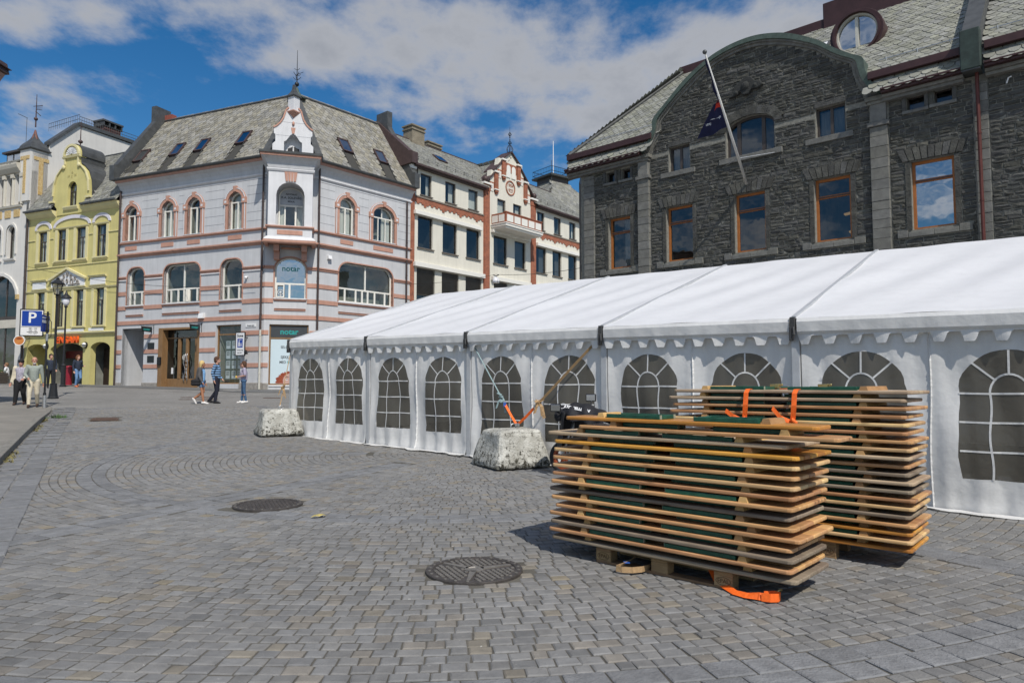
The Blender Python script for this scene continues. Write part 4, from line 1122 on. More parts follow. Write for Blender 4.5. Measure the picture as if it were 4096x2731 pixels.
# ================================================================ buildings: shared helpers
class Fac:
    """a facade: s runs along it, d points out of it, z up; all in the frame of its root"""
    def __init__(s, root, O, d, read):
        s.root = root; s.O = Vector(O); s.d = Vector(d).normalized(); s.e = s.d * read
        s.n = Vector((s.e.y, -s.e.x)); s.read = read; s.ang = math.atan2(s.e.y, s.e.x)
    def P(s, a, d, z):
        p = s.O + s.d * a + s.n * d; return (p.x, p.y, z)
    def mb(s): return MB(fn=s.P)
    def text(s, t, size, m, parent, a, d, z, **k):
        return lettering(t, size, m, parent, s.P(a, d, z), rot=(R(90), 0, s.ang), **k)
M_glass = glass_mat('window_glass', (0.84, 0.88, 0.86), 0.03)
M_glass_sky = glass_mat('sky_reflecting_glass', (0.45, 0.50, 0.55), 0.38)
M_glass_dark = glass_mat('dark_glass', (0.34, 0.36, 0.37), 0.03)
M_inside = mat('dark_interior', (0.20, 0.205, 0.18), rough=0.9, var=0.5, scale=.7)
M_curtain = mat('net_curtain', (0.55, 0.54, 0.50), rough=0.9, var=0.15, scale=2, stretch=(8, 8, .3))
M_wframe = mat('white_window_paint', (0.72, 0.70, 0.64), rough=0.5, var=0.06)
M_dframe = mat('dark_window_frame', (0.055, 0.045, 0.040), rough=0.5, var=0.15)
M_zinc = mat('weathered_zinc', (0.085, 0.088, 0.088), rough=0.55, var=0.25, scale=3, metal=0.35)
M_brownmetal = mat('brown_roof_metal', (0.075, 0.048, 0.045), rough=0.55, var=0.2, scale=4, metal=0.2)
M_copper = mat('green_copper', (0.064, 0.090, 0.075), rough=0.75, var=0.3, scale=5)
M_slate = mat('slate_scales', (0.235, 0.222, 0.186), rough=0.62, var=0.22, scale=7, island=0.28, hue=0.45, spec=0.5, bump=0.3, bscale=50)
M_slate_base = mat('slate_underlay', (0.05, 0.048, 0.042), rough=0.9)
M_black = mat('black_paint', (0.012, 0.012, 0.013), rough=0.45, var=0.2)
def window(F, parent, s0, s1, z0, z1, rise=0, kind='seg', fm=None, bars=(), d=-.20, glass=None, t=.075, curtain=0, name='window', deep=.75, inside=True, bt=.05, label=None):
    """frame with glazing bars; pane, dark room and curtain behind are its sub-parts.  bars: ('v', s, zlo, zhi) / ('h', z, slo, shi)"""
    fm = fm or M_wframe; glass = glass or M_glass
    o_ = outline(s0, s1, z0, z1, rise, kind); i_ = outline(s0 + t, s1 - t, z0 + t, z1 - t, max(0, rise - t) if rise else 0, kind)
    mb = F.mb(); mb.plate(o_, [i_], d - .05, d + .03)
    for b in bars:
        w = b[4] if len(b) > 4 else bt
        if b[0] == 'v': mb.box(b[1] - w / 2, b[1] + w / 2, d - .04, d + .024, b[2], b[3])
        else: mb.box(b[2], b[3], d - .04, d + .022, b[1] - w / 2, b[1] + w / 2)
    f = mb.build(name, fm, parent, label=label)
    mb = F.mb(); mb.sheet(i_, d - .01); mb.build('pane', glass, f, recalc=False)
    if inside:
        mb = F.mb(); a, b = d - deep, d - .052
        mb.poly([(s0, a, z0), (s1, a, z0), (s1, a, z1), (s0, a, z1)])
        for x in (s0, s1): mb.poly([(x, a, z0), (x, a, z1), (x, b, z1), (x, b, z0)])
        for z in (z0, z1): mb.poly([(s0, a, z), (s1, a, z), (s1, b, z), (s0, b, z)])
        mb.build('room', M_inside, f, recalc=False)
    if curtain:
        mb = F.mb(); w = (s1 - s0)
        spans = {1: ((s0 + t, s0 + w * .28), (s1 - w * .28, s1 - t)), 2: ((s0 + t, s0 + w * .5),), 3: ((s0 + w * .55, s1 - t),), 4: ((s0 + t, s1 - t),), 5: ((s0 + t, s0 + w * .3),)}[curtain]
        for a, b in spans:
            n = max(4, int((b - a) / .03)); pr = None
            for k in range(n + 1):
                x = a + (b - a) * k / n; y = d - .16 + .02 * math.sin(k * 1.7)
                c = (mb.V(x, y, z0 + .05), mb.V(x, y, z1 - .08))
                if pr: mb.F(pr[0], c[0], c[1], pr[1])
                pr = c
        mb.build('curtain', M_curtain, f, recalc=False, smooth=True)
    return f
def surround(F, parent, s0, s1, z0, z1, rise, kind, w, m, d=.05, name='surround', zb=None):
    a = outline(s0 - w, s1 + w, zb if zb is not None else z0, z1 + w, rise + w if rise else 0, kind); b = outline(s0, s1, z0 - .001, z1, rise, kind)
    a = [(x, z) for x, z in a]; n = len(a) - 2
    # open at the foot: band between outer and inner line
    mb = F.mb(); A = [a[1]] + a[2:] + [a[0]]; B = [b[1]] + b[2:] + [b[0]]
    if len(A) != len(B): B = B[:len(A)]
    for k in range(len(A) - 1):
        mb.hexa([(A[k][0], -.02, A[k][1]), (A[k + 1][0], -.02, A[k + 1][1]), (B[k + 1][0], -.02, B[k + 1][1]), (B[k][0], -.02, B[k][1])],
                [(A[k][0], d, A[k][1]), (A[k + 1][0], d, A[k + 1][1]), (B[k + 1][0], d, B[k + 1][1]), (B[k][0], d, B[k][1])])
    # reveal lining
    for k in range(len(B) - 1):
        mb.poly([(B[k][0], d, B[k][1]), (B[k + 1][0], d, B[k + 1][1]), (B[k + 1][0], -.2, B[k + 1][1]), (B[k][0], -.2, B[k][1])])
    return mb.build(name, m, parent)
def in_poly(p, poly):
    return inside(p, poly)
def slates(name, root, P0, u, v, poly, m, w=.30, g=.235, L=.40, skip=(), seed=1, under=M_slate_base, lift=.022):
    """rows of rounded slates over the plane P0 + a*u + b*v, inside poly [(a,b)]"""
    q = random.Random(seed); P0 = Vector(P0); u = Vector(u).normalized(); v = Vector(v).normalized(); nrm = u.cross(v)
    if nrm.z < 0: nrm = -nrm
    mb = MB(); mb.poly([tuple(P0 + u * a + v * b - nrm * .02) for a, b in poly]); under_ = mb.build(name, under, root, recalc=False)
    amin, amax = min(p[0] for p in poly), max(p[0] for p in poly); bmin, bmax = min(p[1] for p in poly), max(p[1] for p in poly)
    mb = MB(); j = 0; b = bmin + .1
    while b < bmax + .1:
        a = amin + (w / 2 if j % 2 else 0)
        while a < amax + w:
            aa = a + q.uniform(-.012, .012); bb = b + q.uniform(-.018, .018)
            ok = in_poly((aa, min(bb, bmax - .02)), poly) and not any(x0 - .05 < aa < x1 + .05 and y0 < bb < y1 for x0, x1, y0, y1 in skip)
            if ok:
                ww = w * q.uniform(.9, 1.0); t0 = lift * q.uniform(.7, 1.4); tl = q.uniform(-.006, .006)
                pr = ((-.5, .5, .001), (.5, .5, .001), (.5, -.18, t0 * .8), (.33, -.40, t0), (0, -.5, t0), (-.33, -.40, t0), (-.5, -.18, t0 * .8))
                ids = [mb.V(*(P0 + u * (aa + x * ww) + v * (bb + y * L) + nrm * (h + tl * x))) for x, y, h in pr]
                ids2 = [mb.V(*(P0 + u * (aa + x * ww) + v * (bb + y * L) + nrm * (h + tl * x - .012))) for x, y, h in pr[2:]]
                mb.F(*ids)
                for k in range(4): mb.F(ids[2 + k], ids[3 + k], ids2[k + 1], ids2[k])
            a += w
        b += g; j += 1
    mb.build('slates', m, under_, recalc=False)
    return under_
def pipe(F, parent, s, d, z0, z1, r, m, name='downpipe', jogs=None):
    mb = F.mb(); pts = [(s, d, z0)] + (jogs or []) + [(s, d, z1)]
    mb.tube(pts, r, 10)
    z = z0 + .8
    while z < z1 - .3:
        mb.tube([(s, d, z), (s, d, z + .05)], r * 1.25, 10); z += 2.0
    return mb.build(name, m, parent, smooth=False)

# ================================================================ grey and pink corner house
M_plas = mat('grey_plaster', (0.51, 0.515, 0.525), rough=0.85, var=0.06, scale=1.4, bump=0.12, bscale=60, streak=0.13)
M_plas_white = mat('white_plaster_trim', (0.62, 0.62, 0.63), rough=0.8, var=0.05, scale=2, streak=0.12)
M_pink = mat('terracotta_paint', (0.46, 0.255, 0.19), rough=0.8, var=0.10, scale=3, bump=0.1, bscale=60, streak=0.15)
M_joint_line = mat('plaster_joint', (0.16, 0.16, 0.18), rough=0.9)
M_plinth = mat('plinth_stone', (0.27, 0.25, 0.225), rough=0.9, var=0.25, scale=7, bump=0.3, bscale=40)
M_pipe_brown = mat('brown_pipe', (0.07, 0.05, 0.045), rough=0.5, var=0.15, metal=0.2)
M_pipe_white = mat('cream_pipe', (0.52, 0.50, 0.44), rough=0.6, var=0.1)
M_teal = mat('teal_letters', (0.02, 0.30, 0.28), rough=0.5)
M_signblack = mat('black_sign_panel', (0.012, 0.016, 0.018), rough=0.35)
M_oak = mat('oak_door', (0.22, 0.125, 0.055), rough=0.55, var=0.25, scale=3, stretch=(12, 12, .8))
M_signwhite = mat('white_sign', (0.72, 0.72, 0.72), rough=0.4, var=0.03)
M_signblue = mat('blue_sign', (0.012, 0.050, 0.30), rough=0.35, var=0.04)
M_letter_dark = mat('dark_lettering', (0.03, 0.03, 0.035), rough=0.6)
cb = thing('corner_house', 'grey and pink three storey corner house with slate roof and white corner gable', 'building', (C1.x, C1.y, 0), 0)
LFc = Fac(cb, (0, 0), LD, -1); CHc = Fac(cb, (0, 0), (.962, .27), 1)
CHd = Vector((.962, .27)).normalized(); cw = 2.615; O2 = CHd * cw; RFc = Fac(cb, O2, RD, 1)
LL, RL = 11.12, 6.71
L3 = [10.15, 7.2, 5.18, 2.15]
ol = [outline(c - .50, c + .50, 9.78, 11.90, .5) for c in L3]
L2 = [(8.95, 10.35), (4.6, 7.4), (1.55, 3.1)]
ol += [outline(a, b, 6.0, 8.22, .52, 'corner') for a, b in L2]
ol += [outline(8.84, 10.62, .81, 4.65), outline(4.54, 7.62, .81, 4.60), outline(1.56, 3.33, 1.43, 4.63)]
mb = LFc.mb(); mb.plate(outline(0, LL, .8, 13.4), ol, -.38, 0)
mbw = mb
mb2 = CHc.mb(); mb2.plate(outline(0, cw, .8, 13.4), [outline(.5, 2.1, 5.96, 8.2, .62), outline(.28, 2.28, 1.38, 4.59), outline(.60, 1.95, 9.7, 12.0, .5)], -.38, 0)
R3 = [(1.42, 2.46, .52), (3.76, 5.36, .62)]
rl = [outline(a, b, 9.80, 11.92, r_) for a, b, r_ in R3] + [outline(1.45, 5.3, 6.03, 8.25, .6, 'corner'), outline(.8, 3.0, 1.5, 4.55), outline(3.5, 5.7, 1.5, 4.55)]
mb3 = RFc.mb(); mb3.plate(outline(0, RL, .8, 13.4), rl, -.38, 0)
for m_ in (mb2, mb3):
    o0 = len(mb.v); mb.v += m_.v; mb.f += [tuple(i + o0 for i in f) for f in m_.f]; mb.mi += m_.mi
nL, nR, nC = LFc.n, RFc.n, CHc.n
# back and party walls
A0 = LFc.P(LL, 0, 0); A1 = LFc.P(LL, -9, 0); B1 = RFc.P(RL, -9, 0); B0 = RFc.P(RL, 0, 0)
mb.fn = None
for p, q_ in ((A0, A1), (A1, B1), (B1, B0)):
    mb.poly([(p[0], p[1], .5), (q_[0], q_[1], .5), (q_[0], q_[1], 13.4), (p[0], p[1], 13.4)])
mb.build('wall', M_plas, cb, recalc=False)
# mouldings run round all three fronts, mitred at the corners
def run(prof, zoff=0, fr=(LFc, CHc, RFc), name='moulding', m=None, s_l=LL, s_r=RL):
    """prof [(d,z)] swept from the left end, round both corners, to the right end"""
    def miter(Fa, Fb, p, d):
        # point at distance d outside both fronts next to corner p
        na, nb = Fa.n, Fb.n; den = 1 + na.dot(nb); return Vector(p) + (na + nb) * (d / den)
    secs = []
    for which in range(4):
        row = []
        for d, z in prof:
            if which == 0: p = LFc.P(s_l, d, z); p = Vector((p[0], p[1]))
            elif which == 1: p = miter(LFc, CHc, (0, 0), d)
            elif which == 2: p = miter(CHc, RFc, O2, d)
            else: p = RFc.P(s_r, d, z); p = Vector((p[0], p[1]))
            row.append((p.x, p.y, z))
        secs.append(row)
    mb = MB(); ids = [[mb.V(*p) for p in r_] for r_ in secs]; n = len(prof)
    for a in range(3):
        for k in range(n): mb.F(ids[a][k], ids[a + 1][k], ids[a + 1][(k + 1) % n], ids[a][(k + 1) % n])
    mb.F(*ids[0]); mb.F(*ids[3][::-1])
    return mb.build(name, m, cb)
run([(-.02, 4.87), (.045, 4.87), (.045, 5.09), (-.02, 5.09)], name='belt_band', m=M_pink)
run([(-.02, 8.84), (.05, 8.86), (.10, 8.92), (.17, 8.98), (.17, 9.06), (-.02, 9.10)], name='string_course', m=M_pink)
run([(-.02, 9.64), (.06, 9.65), (.12, 9.70), (.12, 9.765), (-.02, 9.785)], name='sill_course', m=M_pink)
run([(-.02, 12.58), (.05, 12.60), (.09, 12.66), (.09, 12.70), (.05, 12.73), (-.02, 12.73)], name='cornice_moulding', m=M_plas_white)
run([(-.02, 12.74), (.03, 12.74), (.07, 12.95), (.18, 13.15), (.36, 13.27), (.36, 13.29), (-.02, 13.29)], name='cornice_cove', m=M_plas)
run([(-.02, 13.292), (.42, 13.292), (.44, 13.42), (-.02, 13.42)], name='cornice_fascia', m=M_pink)
run([(.36, 13.423), (.52, 13.423), (.56, 13.50), (.56, 13.55), (.50, 13.55), (.46, 13.47), (.36, 13.47)], name='gutter', m=M_zinc)
# plaster joints above the string course
mb = LFc.mb()
for z in (10.20, 10.68, 11.16, 11.64, 12.12):
    cuts = sorted(L3); x = .05
    hw = .80
    for c in cuts:
        if c - hw > x: mb.box(x, c - hw, -.001, .003, z, z + .018)
        x = c + hw
    if x < LL: mb.box(x, LL, -.001, .003, z, z + .018)
mb.box(.05, LL, -.001, .003, 12.44, 12.47)
mb.build('plaster_joints', M_joint_line, cb)
mb = RFc.mb()
for z in (10.20, 10.68, 11.16, 11.64, 12.12):
    x = .05
    for a, b, _ in R3:
        mb.box(x, a - .3, -.001, .003, z, z + .018); x = b + .3
    mb.box(x, RL, -.001, .003, z, z + .018)
mb.box(.05, RL, -.001, .003, 12.44, 12.47)
mb.build('plaster_joints', M_joint_line, cb)
# pink bands on the piers
LP2 = [(0, 1.50), (3.15, 4.55), (7.45, 8.9), (10.4, LL)]
LPG = [(0, 1.52), (3.37, 4.5), (7.66, 8.8), (10.66, LL)]
mb = LFc.mb(); mc = LFc.mb(); mw = LFc.mb()
for a, b in LP2:
    for z0, z1 in ((6.60, 6.83), (5.74, 5.97)): mb.box(a, b, -.01, .04, z0, z1)
    mc.strip([(-.01, 7.54), (.05, 7.56), (.05, 7.62), (.10, 7.66), (.10, 7.72), (-.01, 7.74)], (a, b))
    mw.box(a, b, -.01, .05, 7.47, 7.535)
for a, b in LPG:
    for z0, z1 in ((4.04, 4.27), (3.18, 3.40), (2.32, 2.54)): mb.box(a, b, -.01, .04, z0, z1)
for F_, pr2, prg in ((CHc, [(0, .44), (2.16, cw)], [(0, .24), (2.32, cw)]), (RFc, [(0, 1.4), (5.36, RL)], [(0, .7), (3.05, 3.45), (5.75, RL)])):
    for mbx, zs in ((mb, ((6.60, 6.83), (5.74, 5.97))),):
        t_ = F_.mb()
        for a, b in pr2:
            for z0, z1 in zs: t_.box(a, b, -.01, .04, z0, z1)
        for a, b in prg:
            for z0, z1 in ((4.04, 4.27), (3.18, 3.40), (2.32, 2.54)): t_.box(a, b, -.01, .04, z0, z1)
        o0 = len(mb.v); mb.v += t_.v; mb.f += [tuple(i + o0 for i in f) for f in t_.f]; mb.mi += t_.mi
    t_ = F_.mb()
    for a, b in pr2: t_.strip([(-.01, 7.54), (.05, 7.56), (.05, 7.62), (.10, 7.66), (.10, 7.72), (-.01, 7.74)], (a, b))
    o0 = len(mc.v); mc.v += t_.v; mc.f += [tuple(i + o0 for i in f) for f in t_.f]; mc.mi += t_.mi
mb.build('pink_bands', M_pink, cb); mc.build('pier_capitals', M_pink, cb); mw.build('capital_necks', M_plas_white, cb)
mb = LFc.mb()
for a, b in ((0, 1.56), (3.33, 4.5), (7.66, 8.84), (10.62, LL)): mb.box(a, b, -.01, .09, .8, 1.50)
mb.build('plinth', M_plinth, cb, bevel=.02)
mb = CHc.mb(); mb.box(0, .26, -.01, .09, .8, 1.48); mb.box(2.3, cw, -.01, .09, .8, 1.48); mb.build('plinth', M_plinth, cb, bevel=.02)
mb = RFc.mb(); mb.box(0.02, RL, -.01, .09, .8, 1.48); mb.build('plinth', M_plinth, cb, bevel=.02)
# panels under the windows
for F_, wins2, c3 in ((LFc, L2, [(c - .5, c + .5) for c in L3]), (RFc, [(1.45, 5.3)], [(1.5, 2.4), (3.8, 5.3)]), (CHc, [(.5, 2.1)], [])):
    mb = F_.mb()
    for a, b in c3: mb.box(a + .02, b - .02, -.01, .03, 9.28, 9.52)
    for a, b in wins2:
        mb.strip([(-.01, 5.84), (.06, 5.86), (.10, 5.93), (-.01, 5.945)], (a - .03, b + .03)); mb.strip([(-.01, 5.33), (.05, 5.34), (.05, 5.38), (.09, 5.44), (-.01, 5.46)], (a, b))
    mb.build('window_aprons', M_pink, cb)
    mb = F_.mb()
    for a, b in wins2: mb.box(a - .05, b + .05, -.22, .06, 5.947, 6.0)
    for a, b in c3: mb.box(a - .1, b + .1, -.22, .13, 9.786, 9.83)
    mb.build('window_sills', M_plas_white, cb)
def arch_window(F_, a, b, z0, z1, rise, wide=False, cur=0):
    tz = z1 - rise - .02
    bars = [('h', tz, a + .05, b - .05, .07)]
    if wide: bars += [('v', (a + b) / 2, tz, z1 - .06), ('v', a + (b - a) / 3, z0, tz), ('v', a + (b - a) * 2 / 3, z0, tz)]
    else: bars += [('v', (a + b) / 2, z0, tz, .08)]
    f = window(F_, cb, a, b, z0 + .03, z1, rise, bars=bars, curtain=cur)
    surround(F_, f, a, b, z0, z1, rise, 'seg', .25, M_pink, d=.055)
    surround(F_, f, a - .18, b + .18, z0, z1 + .18, rise + .18, 'seg', .05, M_plas_white, d=.075, name='outer_roll')
    zz_ = z1 - rise
    for x in (a - .27, b + .02):
        mb = F_.mb(); mb.box(x - .03, x + .28, -.0, .10, zz_ - .16, zz_ + .16); k_ = mb.build('impost_block', M_pink, f, bevel=.01)
        mb = F_.mb(); mb.box(x + .06, x + .2, .10, .108, zz_ - .06, zz_ + .06); mb.build('impost_panel', M_plas_white, f)
    mb = F_.mb(); mb.plate([((a + b) / 2 - .09, z1 + .02), ((a + b) / 2 + .09, z1 + .02), ((a + b) / 2 + .13, z1 + .32), ((a + b) / 2 - .13, z1 + .32)], [], 0, .11); mb.build('keystone', M_pink, f)
for k, c in enumerate(L3): arch_window(LFc, c - .5, c + .5, 9.80, 11.90, .5, cur=(5, 4, 2, 4)[k])
arch_window(RFc, 1.42, 2.46, 9.80, 11.92, .52, cur=4); arch_window(RFc, 3.76, 5.36, 9.80, 11.92, .62, wide=True, cur=3)
def office_window(F_, a, b, z0, z1, rise, kind, sashes, mull=None, cur=0, glass=None):
    bars = [('h', 6.80, a + .04, b - .04, .09)]
    for x in sashes: bars.append(('v', x, z0, 6.80, .10))
    if mull: bars.append(('v', mull, 6.8, z1 - .05, .09))
    f = window(F_, cb, a, b, z0, z1, rise, kind, bars=bars, curtain=cur, glass=glass, deep=1.1)
    surround(F_, f, a, b, z0, z1, rise, kind, .07, M_pink, d=.03)
    return f
M_lightroom = mat('pale_room_wall', (0.28, 0.30, 0.26), rough=0.9)
office_window(LFc, 8.95, 10.35, 6.0, 8.22, .52, 'corner', [9.35, 9.95], cur=0)
f_ = office_window(LFc, 4.6, 7.4, 6.0, 8.22, .52, 'corner', [5.0, 5.6, 6.0, 6.45, 7.0], 6.0)
mb = LFc.mb(); mb.hexa([(5.62, .0, 6.06), (5.6, -.2, 6.06), (5.6, -.2, 6.74), (5.62, .0, 6.74)], [(5.67, .0, 6.06), (5.65, -.2, 6.06), (5.65, -.2, 6.74), (5.67, .0, 6.74)]); mb.build('open_sash', M_wframe, f_)
office_window(LFc, 1.55, 3.1, 6.0, 8.22, .52, 'corner', [1.95, 2.7])
f_ = office_window(RFc, 1.45, 5.3, 6.03, 8.25, .6, 'corner', [2.0, 2.75, 3.2, 3.6, 4.1, 4.85], 3.4)
f_ = office_window(CHc, .5, 2.1, 5.96, 8.2, .62, 'seg', [1.25], glass=M_glass_sky)
CHc.text('notar', .42, M_teal, f_, 1.3, -.19, 7.62, name='lettering', bold=.006)
mb = CHc.mb(); mb.plate(outline(.58, 1.0, 6.03, 6.74), [outline(.64, .94, 6.09, 6.68)], .02, .06); mb.build('open_sash', M_wframe, f_)
mb = CHc.mb(); ring = lambda r_: [(.80 + r_ * math.cos(2 * PI * k / 24), 6.32 + r_ * math.sin(2 * PI * k / 24)) for k in range(24)]
mb.plate(ring(.15), [ring(.13)], -.06, -.03); mb.plate(ring(.045), [], -.08, -.02)
for k in range(8): a = k * PI / 4; mb.tube([(.80, -.045, 6.32), (.80 + .14 * math.cos(a), -.045, 6.32 + .14 * math.sin(a))], .006, 4)
mb.tube([(.80, -.07, 6.32), (.80, -.07, 6.06)], .02, 6); fan = mb.build('table_fan', M_signwhite, None); fan.location = (C1.x, C1.y, 0); tag(fan, 'white table fan in the open window of the corner bay', 'fan')
# wall lamp, alarm box, camera
for F_, s, z, w, h, d, nm in ((RFc, .78, 8.37, .22, .2, .2, 'wall_lamp'), (LFc, 4.32, 5.18, .34, .28, .22, 'alarm_box')):
    mb = F_.mb(); mb.hexa([(s - w / 2, 0, z - h / 2), (s + w / 2, 0, z - h / 2), (s + w / 2, 0, z + h / 2), (s - w / 2, 0, z + h / 2)], [(s - w / 2, d, z - h / 2), (s + w / 2, d, z - h / 2), (s + w / 2, d * .7, z + h / 2), (s - w / 2, d * .7, z + h / 2)]); mb.build(nm, M_signwhite, cb, bevel=.01)
mb = LFc.mb(); mb.ball((1.2, .12, 7.12), .08); mb.box(1.15, 1.25, 0, .12, 7.14, 7.2); mb.build('camera_dome', M_signwhite, cb, smooth=True)
# recessed side door
mb = LFc.mb()
for x in (8.84, 10.62): mb.poly([(x, 0, .8), (x, -1.7, .8), (x, -1.7, 4.65), (x, 0, 4.65)])
mb.poly([(8.84, 0, 4.65), (10.62, 0, 4.65), (10.62, -1.7, 4.65), (8.84, -1.7, 4.65)]); mb.poly([(8.84, -1.7, .8), (10.62, -1.7, .8), (10.62, -1.7, 4.65), (8.84, -1.7, 4.65)]); mb.box(8.86, 10.6, -1.68, .05, 1.15, 1.30)
rec = mb.build('entrance_recess', M_plas, cb, recalc=False)
mb = LFc.mb(); mb.box(9.0, 10.1, -1.69, -1.64, 1.32, 3.5); mb.box(9.1, 10.0, -1.65, -1.62, 1.45, 2.1); mb.box(9.1, 10.0, -1.65, -1.62, 2.25, 3.4); mb.build('door', M_plas_white, rec, bevel=.01)
mb = LFc.mb(); mb.box(9.2, 9.45, -1.62, -1.60, 2.75, 2.9); mb.build('mail_slot', M_brass, rec)
# main glazed oak door
dd = LFc.mb(); dd.box(4.54, 4.70, -.34, .04, .9, 4.60); dd.box(7.30, 7.62, -.34, .06, .9, 4.60); dd.box(4.70, 7.30, -.34, .04, 4.48, 4.60)
dd.box(4.70, 7.30, -.40, -.28, 4.0, 4.06); dd.box(4.70, 7.30, -.40, -.28, .9, 1.72)
for x in (5.05, 5.75, 6.35): dd.box(x - .09, x + .09, -.42, -.26, 1.72, 4.0)
door = dd.build('door', M_oak, cb, bevel=.012)
mb = LFc.mb(); mb.poly([(4.70, -.35, 1.72), (7.30, -.35, 1.72), (7.30, -.35, 4.48), (4.70, -.35, 4.48)]); mb.build('door_glass', M_glass_dark, door, recalc=False)
mb = LFc.mb(); mb.poly([(4.6, -1.6, .9), (7.6, -1.6, .9), (7.6, -1.6, 4.6), (4.6, -1.6, 4.6)])
for x in (4.6, 7.6): mb.poly([(x, -1.6, .9), (x, -.4, .9), (x, -.4, 4.6), (x, -1.6, 4.6)])
mb.poly([(4.6, -1.6, 4.6), (7.6, -1.6, 4.6), (7.6, -.4, 4.6), (4.6, -.4, 4.6)]); mb.build('room', M_inside, door, recalc=False)
mb = LFc.mb(); q_ = random.Random(2)
for sx in (-.10, .10):
    mb.tube([(5.75 + sx * (1 + .5 * math.sin(k * 1.1)), -.22 + .02 * math.sin(k), 1.55 + k * .145) for k in range(12)], .022, 6)
for k in range(6): mb.tube([(5.62, -.2, 1.8 + k * .22), (5.75, -.18, 1.86 + k * .22), (5.87, -.2, 1.78 + k * .22)], .014, 5)
mb.build('door_pull', M_steel, door, smooth=True)
mb = LFc.mb(); ring = lambda r_: [(6.02 + r_ * math.cos(2 * PI * k / 20), 2.93 + r_ * math.sin(2 * PI * k / 20)) for k in range(20)]
mb.plate(ring(.15), [ring(.10)], -.345, -.342); mb.plate(ring(.07), [], -.345, -.342); mb.build('door_sticker', M_curtain, door)
mb = LFc.mb(); mb.box(6.85, 7.0, -.345, -.34, 2.0, 2.35); mb.build('notice', M_signwhite, door)
mb = LFc.mb(); mb.box(7.32, 7.56, .06, .17, 2.5, 2.95); o = mb.build('letter_box', M_black, cb, bevel=.02)
# shop window with house adverts
f_ = window(LFc, cb, 1.56, 3.33, 1.43, 4.63, fm=M_oak, bars=[('h', 4.12, 1.6, 3.3, .07)], d=-.16, t=.07, deep=1.3)
M_paper = mat('advert_paper', (0.52, 0.56, 0.62), rough=0.6, var=0.05)
M_photo = mat('advert_photo', (0.10, 0.13, 0.17), rough=0.6, var=0.9, scale=14, color2=(0.35, 0.36, 0.36))
M_holder = mat('clear_holder', (0.09, 0.13, 0.14), rough=0.3)
for r_ in range(4):
    for c in range(3):
        x, z = 2.90 - c * .42, 3.80 - r_ * .54
        mb = LFc.mb(); mb.box(x - .39, x, -.30, -.29, z - .50, z); h_ = mb.build('advert_holder', M_holder, f_)
        mb = LFc.mb(); mb.box(x - .335, x - .055, -.29, -.286, z - .45, z - .04); mb.build('advert', M_paper, f_)
        mb = LFc.mb(); mb.box(x - .305, x - .085, -.286, -.283, z - .17, z - .07); mb.box(x - .305, x - .085, -.286, -.283, z - .29, z - .19); mb.build('advert_photo', M_photo, f_)
# hanging signs, plates and zone sign
def hang_sign(s, z, label):
    t = thing('hanging_sign', label, 'sign', (C1.x, C1.y, 0), 0, 'small black hanging signs at the door')
    mb = LFc.mb(); mb.hexa([(s - .02, .14, z - .16), (s + .02, .14, z - .16), (s + .02, .14, z + .16), (s - .02, .14, z + .16)], [(s - .02, .78, z - .12), (s + .02, .78, z - .12), (s + .02, .84, z + .16), (s - .02, .84, z + .16)]); mb.build('panel', M_signblack, t, bevel=.006)
    mb = LFc.mb(); mb.tube([(s, 0, z + .22), (s, .95, z + .20)], .012, 6); mb.tube([(s, .02, z + .3), (s, .02, z - .5)], .015, 6); mb.build('bracket', M_black, t)
    a = LFc.ang
    # lettering on the face turned to the square (right-hand side of the panel)
    p = LFc.P(s - .024, .49, z)
    lettering('notar', .2, M_teal, t, p, rot=(R(90), 0, math.atan2(LFc.n.y, LFc.n.x) + PI), name='lettering', ext=.003, bold=.003)
    return t
hang_sign(8.05, 4.52, 'black hanging sign with teal letters left of the oak door')
hang_sign(4.38, 4.52, 'black hanging sign with teal letters right of the oak door')
for z, lb in ((3.60, 'upper black name plate on the pier left of the oak door'), (2.85, 'lower black name plate on the pier left of the oak door')):
    mb = LFc.mb(); mb.box(7.98, 8.5, .0, .03, z - .19, z + .19); o = mb.build('name_plate', M_signblack, bevel=.005); o.location = (C1.x, C1.y, 0); tag(o, lb, 'plate', 'black name plates')
t = thing('zone_sign', 'white zone sign with blue pedestrian square on the grey pier', 'sign', (C1.x, C1.y, 0), 0)
mb = LFc.mb(); mb.box(.95, 1.55, .32, .36, 2.95, 4.15); mb.build('panel', M_signwhite, t, bevel=.02)
mb = LFc.mb(); mb.plate(outline(.92, 1.58, 2.92, 4.18), [outline(.96, 1.54, 2.96, 4.14)], .30, .375); mb.build('rim', M_black, t, bevel=.02)
mb = LFc.mb(); mb.tube([(1.1, 0, 3.9), (1.1, .32, 3.9)], .03, 8); mb.tube([(1.1, 0, 3.2), (1.1, .32, 3.2)], .03, 8); mb.box(.86, .98, .2, .32, 3.0, 3.1); mb.build('bracket', M_black, t)
mb = LFc.mb(); mb.box(1.07, 1.43, .36, .364, 3.35, 3.83); mb.build('blue_field', M_signblue, t)
mb = LFc.mb()
for x, k in ((1.31, 1.0), (1.18, .62)):
    zb = 3.40; mb.box(x - .045 * k, x + .045 * k, .364, .367, zb + .1 * k, zb + .24 * k); mb.box(x - .045 * k, x - .008, .364, .367, zb, zb + .1 * k); mb.box(x + .008, x + .045 * k, .364, .367, zb, zb + .1 * k)
    mb.plate([(x + .035 * k * math.cos(j * PI / 6), zb + .285 * k + .035 * k * math.sin(j * PI / 6)) for j in range(12)], [], .364, .367)
mb.build('pedestrian_symbol', M_signwhite, t)
LFc.text('Sone', .21, M_letter_dark, t, 1.25, .363, 3.98, name='lettering', bold=.004)
LFc.text('Gågate', .07, M_signwhite, t, 1.25, .366, 3.77, name='lettering')
